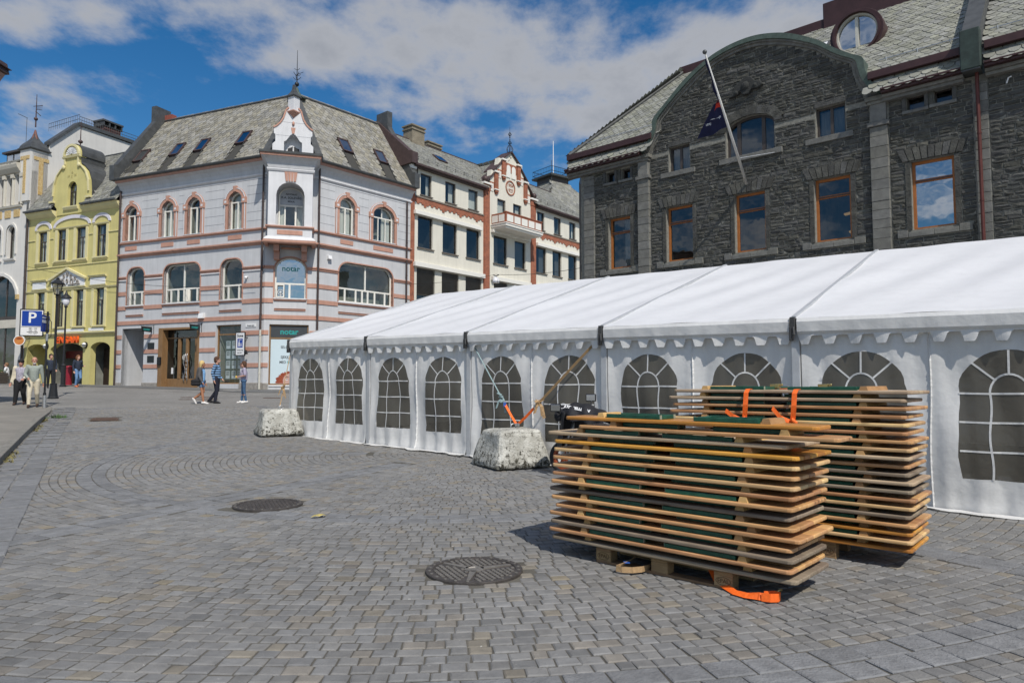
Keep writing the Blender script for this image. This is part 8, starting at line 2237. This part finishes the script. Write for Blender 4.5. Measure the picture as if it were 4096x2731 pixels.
# lantern post
x, y = -18.36, 27.4; z = gzp(x, y)
t = thing('street_lamp', 'black street lamp with glass lantern and wide foot near the parking sign', 'street lamp', (x, y, z), 0)
mb = MB(); mb.lathe([(.19, 0), (.19, .05), (.165, .08), (.14, .30), (.115, .55), (.12, .60), (.06, .62), (.055, .9), (.048, 1.2), (.045, 2.6), (.04, 4.05), (.07, 4.08), (.04, 4.13)], n=12); mb.build('post', M_lampblack, t)
mb = MB(); mb.lathe([(.06, 4.13), (.07, 4.16), (.12, 4.18), (.11, 4.20), (.001, 4.20)], n=6)
for k in range(6):
    a = k * PI / 3; mb.tube([(.115 * math.cos(a), .115 * math.sin(a), 4.18), (.20 * math.cos(a), .20 * math.sin(a), 4.60)], .012, 4)
la = mb.build('lantern', M_lampblack, t)
mb = MB(); mb.lathe([(.108, 4.19), (.19, 4.59)], n=6); mb.build('pane', M_lantern, la, recalc=False)
mb = MB(); mb.lathe([(.255, 4.60), (.255, 4.63), (.14, 4.72), (.10, 4.76), (.05, 4.80), (.06, 4.83), (.001, 4.90)], n=12); mb.build('lantern_roof', M_lampblack, la)
mb = MB(); mb.tube([(0, 0, 4.2), (0, 0, 4.42)], .05, 8); mb.build('bulb', M_opal, la)
# opal globe post
x, y = -24.35, 37.09; z = gzp(x, y)
t = thing('street_lamp', 'black street lamp with white opal globe under a conical cap', 'street lamp', (x, y, z), 0)
mb = MB(); mb.lathe([(.16, 0), (.16, .08), (.115, .12), (.115, 1.1), (.13, 1.16), (.055, 1.25), (.045, 3.0), (.04, 4.3), (.10, 4.36), (.06, 4.42)], n=12); mb.build('post', M_lampblack, t)
mb = MB(); mb.lathe([(.08, 4.42), (.14, 4.50), (.18, 4.64), (.185, 4.84)], n=16); mb.build('globe', M_opal, t, smooth=True)
mb = MB(); mb.lathe([(.26, 4.82), (.26, 4.85), (.19, 4.95), (.08, 5.05), (.04, 5.18), (.02, 5.26)], n=16); mb.build('cap', M_lampblack, t)
# parking sign
x, y = -15.77, 23.1; z = gzp(x, y) + .012
t = thing('parking_sign', 'blue and white parking sign on a dark pole at the kerb', 'sign', (x, y, z), R(14))
mb = MB(); mb.tube([(0, 0, 0), (0, 0, .5)], .05, 8); mb.tube([(0, 0, .5), (0, 0, 3.25)], .034, 8); mb.build('pole', M_lampblack, t)
mb = MB(); mb.tube([(0, 0, 0), (0, 0, .42)], .06, 8); mb.tube([(0, 0, 2.25), (0, 0, 2.5)], .045, 8); mb.build('sleeve', M_steel, t)
mb = MB(); mb.box(-.78, -.10, -.07, -.045, 2.42, 3.30); pn = mb.build('panel', M_signwhite, t, bevel=.03, seg=3)
mb = MB(); mb.plate(outline(-.80, -.08, 2.40, 3.32), [outline(-.765, -.115, 2.435, 3.285)], -.05, -.085); mb.build('rim', M_lampblack, t, bevel=.02)
mb = MB(); mb.box(-.735, -.145, -.074, -.071, 2.74, 3.255); mb.build('blue_field', M_signblue, pn)
mb = MB(); mb.box(-.75, -.13, -.073, -.0705, 2.705, 2.715); mb.build('divider', M_lampblack, pn)
lettering('P', .50, M_signwhite, pn, (-.43, -.078, 3.01), name='lettering', bold=.008)
for tx, zz_, sz in (('08 - 20', 2.655, .085), ('(08 - 16)', 2.585, .07), ('Mot avgift', 2.50, .06)): lettering(tx, sz, M_letter_dark, pn, (-.40, -.073, zz_), name='lettering', ext=.001)
mb = MB(); mb.box(-.58, -.26, -.0735, -.0705, 2.535, 2.55); mb.box(-.27, -.255, -.0735, -.0705, 2.51, 2.55); mb.build('ticket_mark', M_letter_dark, pn)
mb = MB(); mb.box(-.07, -.045, -.35, .30, 2.55, 3.12); mb.build('side_panel', M_signblue, t, bevel=.01)
mb = MB(); mb.box(-.072, -.043, -.30, .25, 2.85, 2.95); mb.box(-.072, -.043, -.30, .25, 3.0, 3.05); mb.build('side_panel_mark', M_signwhite, t)
mb = MB()
for zz_ in (2.6, 3.0, 3.15): mb.box(-.12, .06, -.05, .05, zz_, zz_ + .025)
mb.tube([(.05, 0, 3.0), (.12, 0, 2.9), (.12, 0, 2.4), (.05, 0, 2.35)], .012, 5); mb.build('clamps', M_lampblack, t)
# red post, round orange sign, planter
x, y = -26.0, 40.1
t = thing('red_bin', 'dark red round bin before the middle arch of the yellow house', 'bin', (x, y, gzp(x, y)), 0)
M_redbin = mat('dark_red_enamel', (.22, .012, .025), rough=.4, var=.1)
mb = MB(); mb.lathe([(.19, 0), (.19, .06), (.175, .07), (.175, 1.02)], n=20); mb.build('body', M_redbin, t)
mb = MB(); mb.lathe([(.205, 1.0), (.205, 1.06), (.15, 1.13), (.02, 1.15)], n=20); mb.build('lid', M_redbin, t)
t = thing('round_sign', 'round orange hanging sign between the white and the yellow house', 'sign', (-31.1, 43.05, 4.15), math.atan2(.3, 1))
M_osign = mat('orange_sign_face', (.42, .13, .03), rough=.45, var=.35, scale=4, color2=(.55, .22, .05))
ring = lambda r_, n=32: [(r_ * math.cos(2 * PI * k / n), r_ * math.sin(2 * PI * k / n)) for k in range(n)]
mb = MB(); mb.plate(ring(.31), [ring(.27)], .10, -.11); mb.build('rim', M_signwhite, t)
mb = MB(); mb.plate(ring(.28), [], .09, -.095); mb.build('face', M_osign, t)
mb = MB(); mb.plate([(.16 * math.cos(a * PI / 8), .12 + .07 * math.sin(a * PI / 8)) for a in range(16)], [], -.095, -.10); mb.build('emblem', mat('dark_orange_mark', (.22, .05, .01), rough=.5), t)
mb = MB(); mb.tube([(.25, 0, .18), (.55, .55, .18)], .025, 6); mb.tube([(.25, 0, .02), (.55, .55, .02)], .025, 6); mb.build('bracket', M_steel, t)
t = thing('planter', 'brown slatted planter box with green plants at the cafe of the white house', 'planter', (-32.35, 42.62, gzp(-32.3, 42.6)), math.atan2(-.40, .916))
M_plank = mat('dark_planks', (.060, .050, .042), rough=.8, var=.25, scale=5, stretch=(1, 8, 8))
mb = MB()
for k in range(4): mb.box(-1.1, 1.1, -.25, .25, .06 + k * .15, .19 + k * .15)
mb.box(-1.08, 1.08, -.22, .22, 0, .66); mb.build('box', M_plank, t)
mb = MB(); q_ = random.Random(9)
for k in range(500):
    a, b = q_.uniform(-1.05, 1.05), q_.uniform(-.22, .22); h = .66 + q_.random() * .16; w = q_.uniform(.03, .07); th = q_.uniform(0, 6.3)
    mb.poly([(a, b, h), (a + w * math.cos(th), b + w * math.sin(th), h + q_.uniform(-.03, .05)), (a + w * math.cos(th + 1.2), b + w * math.sin(th + 1.2), h + q_.uniform(.0, .06))])
mb.build('plants', M_weed, t, recalc=False)
# span wires and hanging lamp
wa, wl2, wc = Vector((-6.35, 41.75, 7.55)), Vector((-.90, 38.0, 7.55)), Vector((2.95, 29.35, 6.45))
def wire(nm, lb, pts):
    mb = MB(); mb.tube(pts, .011, 4); o = mb.build(nm, M_lampblack); tag(o, lb, 'cable', 'span wires over the street'); return o
def sagline(a, b, s): return [tuple(Vector(a).lerp(Vector(b), k / 12) - Vector((0, 0, s * 4 * (k / 12) * (1 - k / 12)))) for k in range(13)]
wire('span_wire', 'thin wire from the brick pier to the hanging lamp', sagline(wa, wl2, .12)); wire('span_wire', 'thin wire from the hanging lamp up to the stone building', sagline(wl2, wc, .12))
wire('span_wire', 'thin wire across the street between the yellow and the corner house', sagline((-31.0, 43.0, 8.9), (-13.6, 36.0, 6.6), .5))
t = thing('hanging_lamp', 'white dome lamp hanging on wires over the tent ridge', 'lamp', tuple(wl2 - Vector((0, 0, .12))), 0)
mb = MB(); mb.lathe([(.03, 0), (.05, -.05), (.09, -.07), (.16, -.14), (.19, -.24), (.195, -.32)], n=20); mb.build('dome', M_opal, t, smooth=True)
mb = MB(); mb.lathe([(.20, -.32), (.20, -.36), (.02, -.37)], n=20); mb.build('rim', M_steel, t)
mb = MB(); mb.tube([(-.16, 0, .10), (0, 0, .02), (.16, 0, .10)], .03, 6); mb.build('fitting', M_lampblack, t)

# ================================================================ people
def skin_m(n, c): return mat(n, c, rough=.6, var=.06, scale=8)
SK1 = skin_m('skin_light', (.50, .28, .20)); SK2 = skin_m('skin_tan', (.36, .165, .09)); SK3 = skin_m('skin_ruddy', (.48, .24, .17))
M_eye = mat('eye_dark', (.02, .015, .012), rough=.3); M_lip = mat('lips', (.28, .09, .07), rough=.6)
def capsule(mb, p0, p1, r0, r1, n=12):
    p0, p1 = Vector(p0), Vector(p1); d = p1 - p0; L_ = max(d.length, 1e-4); u = d / L_
    a = u.cross(Vector((0, 0, 1)) if abs(u.z) < .9 else Vector((1, 0, 0))).normalized(); b = u.cross(a)
    prof = [(-r0 * math.cos(t), r0 * math.sin(t)) for t in (0.05, .5, 1.0, PI / 2)] + [(L_ + r1 * math.cos(t), r1 * math.sin(t)) for t in (PI / 2, 1.0, .5, 0.05)]
    rings = [[mb.V(*(p0 + u * h + (a * math.cos(2 * PI * j / n) + b * math.sin(2 * PI * j / n)) * r)) for j in range(n)] for h, r in prof]
    for k in range(len(rings) - 1):
        for j in range(n): mb.F(rings[k][j], rings[k][(j + 1) % n], rings[k + 1][(j + 1) % n], rings[k + 1][j])
    mb.F(*rings[0][::-1]); mb.F(*rings[-1])
def blob(mb, c, r, sc): mb.ball(c, r, 14, 10, sc)
def melt(mb, name, m, par, vox=.012, sm=4, label=None):
    """one continuous surface out of overlapping volumes"""
    o = mb.build(name, m, par, label=label)
    r = o.modifiers.new('remesh', 'REMESH'); r.mode = 'VOXEL'; r.voxel_size = vox; r.use_smooth_shade = True
    s = o.modifiers.new('smooth', 'SMOOTH'); s.iterations = sm; s.factor = .5
    return o
BASE = dict(pel=(0, 0, .95), chest=(0, 0, 1.27), neck=(0, .01, 1.47), head=(0, -.015, 1.625),
            shL=(.185, .01, 1.42), elL=(.235, .03, 1.13), wrL=(.225, -.05, .88), shR=(-.185, .01, 1.42), elR=(-.235, .03, 1.13), wrR=(-.225, -.05, .88),
            hiL=(.09, 0, .92), knL=(.095, -.02, .49), anL=(.10, .02, .08), hiR=(-.09, 0, .92), knR=(-.095, -.02, .49), anR=(-.10, .02, .08))
def hand(mb, wr, el, sc=1.0, curl=.45, thumb=1):
    w, e = Vector(wr), Vector(el); u = (w - e).normalized(); side = u.cross(Vector((0, 1, 0.2))).normalized(); nrm = side.cross(u).normalized()
    pc = w + u * .045; capsule(mb, w, w + u * .08, .026, .030)
    for k in range(4):
        o = (k - 1.5) * .019; base = w + u * (.085 - .004 * abs(k - 1.3)) + side * o; l = (.036, .042, .040, .032)[k]
        m1 = base + u * l + nrm * (-l * curl * .4); m2 = m1 + u * l * .75 - nrm * l * curl; capsule(mb, base, m1, .0095, .009, 8); capsule(mb, m1, m2, .009, .008, 8)
    tb = w + u * .03 + side * .028 * thumb; t1 = tb + u * .035 + side * .025 * thumb; capsule(mb, tb, t1, .012, .010, 8); capsule(mb, t1, t1 + u * .028 - nrm * .01, .010, .008, 8)
def foot_dir(j): return Vector((0, -1, 0))
def person(label, loc, rz, h, pose, skin, top, legs, shoes, hair, toes=None, face=0.0, extra=None, sleeve=1.0, hem=.90, fat=1.0, leg_w=1.0, bare_leg=False, longhair=0.0, bald=False, group=None, feet_up=None):
    P = dict(BASE); P.update(pose); t = thing('person', label, 'person', loc, rz); t.scale = (h / 1.75,) * 3
    if group: t['group'] = group
    V3 = {k: Vector(v) for k, v in P.items()}
    hd = V3['head']; fd = Vector((math.sin(face), -math.cos(face), 0)); fs = Vector((math.cos(face), math.sin(face), 0))
    toes = toes or {}
    mb = MB()
    capsule(mb, V3['pel'], V3['chest'], .115 * fat, .125 * fat); 
    for s in 'LR':
        capsule(mb, V3['chest'], V3['sh' + s], .095, .055); capsule(mb, V3['sh' + s], V3['el' + s], .048, .038); capsule(mb, V3['el' + s], V3['wr' + s], .038, .026)
        hand(mb, V3['wr' + s], V3['el' + s], thumb=1 if s == 'L' else -1)
        capsule(mb, V3['pel'], V3['hi' + s], .10 * fat, .088); capsule(mb, V3['hi' + s], V3['kn' + s], .082 * fat, .056); capsule(mb, V3['kn' + s], V3['kn' + s].lerp(V3['an' + s], .35), .054, .056); capsule(mb, V3['kn' + s].lerp(V3['an' + s], .35), V3['an' + s], .056, .038)
        td = Vector(toes.get(s, (0, -1, -.12))).normalized(); capsule(mb, V3['an' + s] - Vector((0, 0, .03)), V3['an' + s] + td * .13 - Vector((0, 0, .04)), .038, .03)
    capsule(mb, V3['neck'] - Vector((0, 0, .05)), hd - Vector((0, 0, .06)), .055, .05)
    blob(mb, hd + Vector((0, 0, .02)), .1, (.80, .98, 1.05)); blob(mb, hd + fd * .035 - Vector((0, 0, .05)), .072, (.85, .95, 1.05)); capsule(mb, hd + fd * .088 + Vector((0, 0, .012)), hd + fd * .115 - Vector((0, 0, .022)), .010, .016, 8)
    for q in (-1, 1): blob(mb, hd + fs * .082 * q - fd * .005, .022, (.5, .8, 1.2))
    body = melt(mb, 'body', skin, t, .0085, 3)
    mb = MB()
    for q in (-1, 1): mb.ball(tuple(hd + fd * .086 + fs * .032 * q + Vector((0, 0, .018))), .011, 8, 6)
    mb.build('eyes', M_eye, body)
    mb = MB(); mb.ball(tuple(hd + fd * .092 - Vector((0, 0, .055))), .02, 8, 6, (1.1, .5, .35)); mb.build('mouth', M_lip, body)
    # hair
    mb = MB()
    if not bald:
        blob(mb, hd + Vector((0, 0, .045)) - fd * .018, .108, (.90, 1.0, 1.0)); blob(mb, hd - fd * .045 + Vector((0, 0, -.01)), .09, (.95, .85, 1.15))
        if longhair:
            for k in range(5):
                a = (k - 2) * .5; p0 = hd - fd * .07 * math.cos(a) + fs * .09 * math.sin(a) * 1.0; capsule(mb, p0, p0 - Vector((0, 0, longhair)) - fd * .02, .05, .03)
        melt(mb, 'hair', hair, t, .013, 3)
    # trousers or skirt
    mb = MB()
    if legs is not None:
        capsule(mb, V3['pel'] + Vector((0, 0, .08)), V3['pel'], .128 * fat, .135 * fat)
        for s in 'LR':
            capsule(mb, V3['pel'], V3['hi' + s], .125 * fat, .105 * fat)
            if bare_leg: capsule(mb, V3['hi' + s], V3['hi' + s].lerp(V3['kn' + s], .42), .105 * fat, .095)
            else: capsule(mb, V3['hi' + s], V3['kn' + s], .100 * fat * leg_w, .070 * leg_w); capsule(mb, V3['kn' + s], V3['an' + s] + Vector((0, 0, .01)), .068 * leg_w, .052 * leg_w)
        melt(mb, 'shorts' if bare_leg else 'trousers', legs, t, .014, 3)
    # top
    mb = MB(); wb_ = V3['pel'].lerp(V3['chest'], (hem - .95) / .32 if False else -.05)
    capsule(mb, V3['pel'] + Vector((0, 0, .02)), V3['chest'], .142 * fat, .15 * fat); capsule(mb, V3['chest'] - Vector((0, 0, .1)), V3['chest'] + Vector((0, 0, .04)), .15 * fat, .14 * fat)
    for s in 'LR':
        capsule(mb, V3['chest'], V3['sh' + s], .118, .072); e_, w_ = V3['el' + s], V3['wr' + s]
        if sleeve >= .5: capsule(mb, V3['sh' + s], e_, .070, .054); capsule(mb, e_, e_.lerp(w_, (sleeve - .5) * 1.9), .054, .042)
        else: capsule(mb, V3['sh' + s], V3['sh' + s].lerp(e_, sleeve * 2), .070, .064)
    capsule(mb, V3['chest'] + Vector((0, 0, .06)), V3['neck'] - Vector((0, 0, .035)), .11, .068)
    melt(mb, 'shirt', top, t, .014, 3)
    for s in 'LR':
        td = Vector(toes.get(s, (0, -1, -.12))).normalized(); a = V3['an' + s]; mb = MB(); capsule(mb, a - td * .05 - Vector((0, 0, .035)), a + td * .17 - Vector((0, 0, .045)), .042, .036); capsule(mb, a - Vector((0, 0, .01)), a + td * .08 - Vector((0, 0, .03)), .045, .040)
        melt(mb, 'shoe', shoes, t, .012, 2)
    if extra: extra(t, V3, hd, fd, fs)
    return t
def striped(name, c1, c2, n, axis=2):
    m = mat(name, c1, rough=.85, var=.06); nt = m.node_tree; N, L = nt.nodes, nt.links; b = N['Principled BSDF']; src = b.inputs['Base Color'].links[0].from_socket
    tcn = N.new('ShaderNodeTexCoord'); sp_ = N.new('ShaderNodeSeparateXYZ'); L.new(tcn.outputs['Object'], sp_.inputs[0]); mu = N.new('ShaderNodeMath'); mu.operation = 'MULTIPLY'; mu.inputs[1].default_value = n; L.new(sp_.outputs[axis], mu.inputs[0])
    fr = N.new('ShaderNodeMath'); fr.operation = 'FRACT'; L.new(mu.outputs[0], fr.inputs[0]); gt = N.new('ShaderNodeMath'); gt.operation = 'GREATER_THAN'; gt.inputs[1].default_value = .48; L.new(fr.outputs[0], gt.inputs[0])
    mx = N.new('ShaderNodeMix'); mx.data_type = 'RGBA'; mx.inputs[7].default_value = (*c2, 1); L.new(gt.outputs[0], mx.inputs[0]); L.new(src, mx.inputs[6]); L.new(mx.outputs[2], b.inputs['Base Color']); return m
cl = lambda n, c, v=.1, s=12, c2=None: mat(n, c, rough=.85, var=v, scale=s, bump=.25, bscale=18, color2=c2)
C_sage, C_beige, C_black = cl('sage_shirt', (.27, .30, .27)), cl('beige_trousers', (.56, .50, .38)), cl('black_cloth', (.012, .012, .014))
C_pattern = cl('purple_print', (.06, .045, .11), s=38, c2=(.62, .60, .66)); C_cream = cl('cream_jacket', (.60, .54, .42)); C_grey = cl('grey_cardigan', (.085, .080, .080)); C_sky = cl('sky_blue_top', (.20, .38, .62))
C_denim, C_jeans, C_navyj = cl('light_denim', (.12, .22, .38), .25), cl('blue_jeans', (.045, .10, .19), .2), cl('navy_jeans', (.012, .014, .026)); C_lav = cl('lavender_top', (.34, .31, .40)); C_stripe = striped('striped_jersey', (.22, .40, .66), (.012, .014, .022), 11.5)
C_brownshoe, C_whiteshoe, C_blackshoe, C_orshoe = cl('brown_shoe', (.06, .035, .025)), cl('white_shoe', (.68, .66, .64)), cl('black_shoe', (.015, .015, .016)), cl('orange_shoe', (.60, .16, .05))
C_navyjk = cl('navy_jacket', (.022, .030, .050)); C_white = cl('white_shirt', (.74, .74, .76)); C_rust = cl('rust_shirt', (.35, .10, .06))
H_blonde, H_brown, H_dark, H_white = cl('blonde_hair', (.55, .40, .17), .3, 30), cl('brown_hair', (.075, .036, .020), .3, 30), cl('dark_hair', (.025, .018, .014), .3, 30), cl('white_beard', (.62, .60, .57))
g_ = lambda x, y, up=0: (x, y, gzp(x, y) + up)
def ex_oldman(t, V, hd, fd, fs):
    mb = MB(); blob(mb, hd + fd * .058 - Vector((0, 0, .095)), .048, (1.1, .8, .75)); melt(mb, 'beard', H_white, t, .012, 2)
    mb = MB(); blob(mb, hd - fd * .06 + Vector((0, 0, -.01)), .078, (1.05, .6, .8)); melt(mb, 'hair', H_white, t, .012, 2)
    mb = MB(); capsule(mb, V['pel'] + Vector((0, 0, .06)), V['pel'] + Vector((0, 0, .095)), .143, .143); melt(mb, 'belt', C_brownshoe, t, .014, 1)
STEP_R = dict(knR=(-.10, -.14, .50), anR=(-.10, -.20, .10), knL=(.10, .02, .49), anL=(.10, .22, .12))
person('bald man with white beard in sage shirt and beige trousers walking on the footway', g_(-16.15, 23.1, .012), R(28), 1.70, dict(STEP_R, wrL=(.27, .06, .86), elR=(-.26, -.02, 1.14), wrR=(-.14, -.24, 1.02)), SK3, C_sage, C_beige, C_brownshoe, H_white, bald=True, extra=ex_oldman, fat=1.0, leg_w=1.08, face=.1, group='couple walking on the footway')
def ex_oldwoman(t, V, hd, fd, fs):
    mb = MB(); blob(mb, hd + Vector((0, 0, .075)), .112, (1.0, 1.05, .62)); capsule(mb, hd + fd * .09 + Vector((0, 0, .06)) - fs * .05, hd + fd * .09 + Vector((0, 0, .06)) + fs * .05, .035, .035); melt(mb, 'cap', C_black, t, .013, 3)
    mb = MB()
    for q, s in ((-1, 'R'), (1, 'L')):
        capsule(mb, V['sh' + s] + Vector((0, 0, .01)), V['el' + s], .085, .07); capsule(mb, V['el' + s], V['el' + s].lerp(V['wr' + s], .85), .07, .055)
        for k in range(4): capsule(mb, V['chest'] + Vector((q * .12, .02 + .01 * k, .12 - .0 * k)), V['pel'] + Vector((q * (.15 + .015 * k), .0, -.13)), .065, .07)
    capsule(mb, V['chest'] + Vector((0, .08, .1)), V['pel'] + Vector((0, .09, -.14)), .11, .14); melt(mb, 'jacket', C_cream, t, .016, 4)
person('woman in black cap, open cream jacket and black trousers walking beside the bald man', g_(-17.25, 24.0, .012), R(20), 1.58, dict(STEP_R, knR=(-.11, -.05, .49), anR=(-.13, -.08, .09), wrL=(.16, -.22, 1.02), elL=(.25, -.02, 1.15), wrR=(-.30, .0, .86)), SK3, C_pattern, C_black, C_brownshoe, H_dark, extra=ex_oldwoman, fat=1.08, leg_w=1.3, group='couple walking on the footway')
def ex_blonde(t, V, hd, fd, fs):
    mb = MB(); mb2 = MB()
    for q, s in ((-1, 'R'), (1, 'L')):
        capsule(mb, V['sh' + s], V['el' + s], .08, .064); capsule(mb, V['el' + s], V['el' + s].lerp(V['wr' + s], .85), .064, .052)
    capsule(mb, V['chest'] + Vector((0, .05, .12)), V['pel'] + Vector((0, .09, -.08)), .14, .16); capsule(mb, V['chest'] + Vector((-.10, .02, .1)), V['pel'] + Vector((-.12, .02, -.10)), .10, .11); capsule(mb, V['chest'] + Vector((.10, .02, .1)), V['pel'] + Vector((.12, .02, -.10)), .10, .11); melt(mb, 'cardigan', C_grey, t, .016, 4)
    capsule(mb2, V['pel'] + Vector((-.22, .06, -.02)), V['pel'] + Vector((-.25, .26, -.02)), .075, .08); capsule(mb2, V['pel'] + Vector((-.22, .06, -.13)), V['pel'] + Vector((-.25, .26, -.13)), .075, .08); melt(mb2, 'shoulder_bag', C_black, t, .014, 2)
person('blonde woman in grey cardigan and denim shorts with dark bag', g_(-11.85, 26.1), R(100), 1.64, dict(knR=(-.09, -.06, .48), anR=(-.09, -.12, .09), knL=(.09, -.06, .50), anL=(.09, .30, .22), wrL=(.26, -.08, .86), wrR=(-.24, -.10, .88)), SK2, C_sky, C_denim, C_whiteshoe, H_blonde, toes={'L': (0, -.5, -.8)}, bare_leg=True, longhair=.16, extra=ex_blonde, face=.15, group='three people talking in front of the corner house')
person('man in blue and black striped jersey and dark trousers beside the blonde woman', g_(-11.5, 26.6), R(98), 1.80, dict(knR=(-.10, -.05, .49), anR=(-.10, .0, .08), knL=(.10, -.02, .50), anL=(.12, .26, .11), elL=(.24, .02, 1.13), wrL=(.20, -.14, .93), elR=(-.26, .08, 1.14), wrR=(-.23, .02, .88)), SK1, C_stripe, C_navyj, C_blackshoe, H_brown, face=.1, leg_w=1.08, fat=1.04, group='three people talking in front of the corner house')
def ex_jeans(t, V, hd, fd, fs):
    mb = MB()
    for q in (-1, 1): mb.ball(tuple(hd + fd * .088 + fs * .036 * q + Vector((0, 0, .018))), .028, 10, 6, (1, .6, .8))
    mb.tube([tuple(hd + fd * .09 - fs * .08 + Vector((0, 0, .02))), tuple(hd + fd * .1 + Vector((0, 0, .022))), tuple(hd + fd * .09 + fs * .08 + Vector((0, 0, .02)))], .006, 6); mb.build('sunglasses', M_eye, t)
    mb = MB(); p = V['wrL'] + (V['wrL'] - V['elL']).normalized() * .10; capsule(mb, p + Vector((0, -.02, .03)), p + Vector((0, -.02, -.02)), .03, .025); o = mb.build('snack', mat('yellow_wrapper', (.65, .48, .06), rough=.5), t)
person('woman in lavender top, blue jeans and white shoes with long brown hair, facing the couple', g_(-10.65, 27.15), R(-66), 1.64, dict(knR=(-.09, -.03, .49), anR=(-.10, -.06, .08), knL=(.10, .02, .49), anL=(.11, .10, .08), elL=(.25, .03, 1.15), wrL=(.12, -.20, 1.10), wrR=(-.23, -.02, .88)), SK1, C_lav, C_jeans, C_whiteshoe, H_brown, sleeve=.42, longhair=.22, extra=ex_jeans, face=-.1, leg_w=.9, group='three people talking in front of the corner house')
person('man in dark jacket standing behind the lantern post by the yellow house', g_(-23.7, 35.1), R(40), 1.74, dict(elL=(.25, .02, 1.14), wrL=(.22, -.12, .95)), SK1, C_navyjk, C_black, C_blackshoe, H_dark, face=.4)
def ex_pack(t, V, hd, fd, fs):
    mb = MB(); capsule(mb, V['chest'] + Vector((0, .18, .08)), V['pel'] + Vector((0, .19, .10)), .12, .13); melt(mb, 'backpack', C_navyj, t, .016, 3)
person('woman in navy jacket and jeans with backpack and orange shoes by the yellow house', g_(-23.45, 36.9), R(62), 1.72, dict(knR=(-.10, -.10, .50), anR=(-.10, -.02, .09), knL=(.10, -.12, .52), anL=(.10, .24, .16), elL=(.25, .05, 1.15), wrL=(.20, -.20, 1.16)), SK1, C_navyjk, C_denim, C_orshoe, cl('auburn_hair', (.16, .07, .03)), longhair=.12, extra=ex_pack)
SIT = dict(pel=(0, 0, .50), chest=(0, -.02, .82), neck=(0, -.02, 1.02), head=(0, -.04, 1.175), shL=(.185, -.01, .97), elL=(.24, -.08, .70), wrL=(.14, -.30, .72), shR=(-.185, -.01, .97), elR=(-.24, -.08, .70), wrR=(-.14, -.30, .72),
           hiL=(.09, -.04, .47), knL=(.11, -.46, .48), anL=(.11, -.44, .08), hiR=(-.09, -.04, .47), knR=(-.11, -.46, .48), anR=(-.11, -.44, .08))
def chair(x, y, rz, lb):
    t = thing('cafe_chair', lb, 'chair', (x, y, gzp(x, y) + .012), rz, 'chairs at the cafe of the white house')
    mb = MB(); mb.box(-.22, .22, -.24, .22, .36, .385); mb.build('seat', M_plank, t, bevel=.01)
    mb = MB(); mb.box(-.21, .21, .20, .23, .50, .85); mb.build('backrest', M_plank, t, bevel=.01)
    for sx in (-1, 1):
        for y0, z1 in ((-.21, .36), (.215, .85)):
            mb = MB(); mb.tube([(sx * .2, y0, 0), (sx * .2, y0, z1)], .014, 6); mb.build('leg', M_steel, t)
for x, y, rz, top, hair, lb in ((-32.05, 43.35, R(-70), C_white, cl('light_brown_hair', (.20, .11, .06)), 'seated person in white shirt behind the planter at the cafe'), (-32.95, 43.0, R(80), C_rust, H_dark, 'seated person in rust shirt behind the planter at the cafe')):
    chair(x, y, rz, lb.replace('seated person', 'cafe chair of the person').replace(' behind the planter', ''))
    person(lb, g_(x, y, .012), rz, 1.72, SIT, SK1, top, C_jeans, C_blackshoe, hair, sleeve=.42, group='people seated at the cafe')
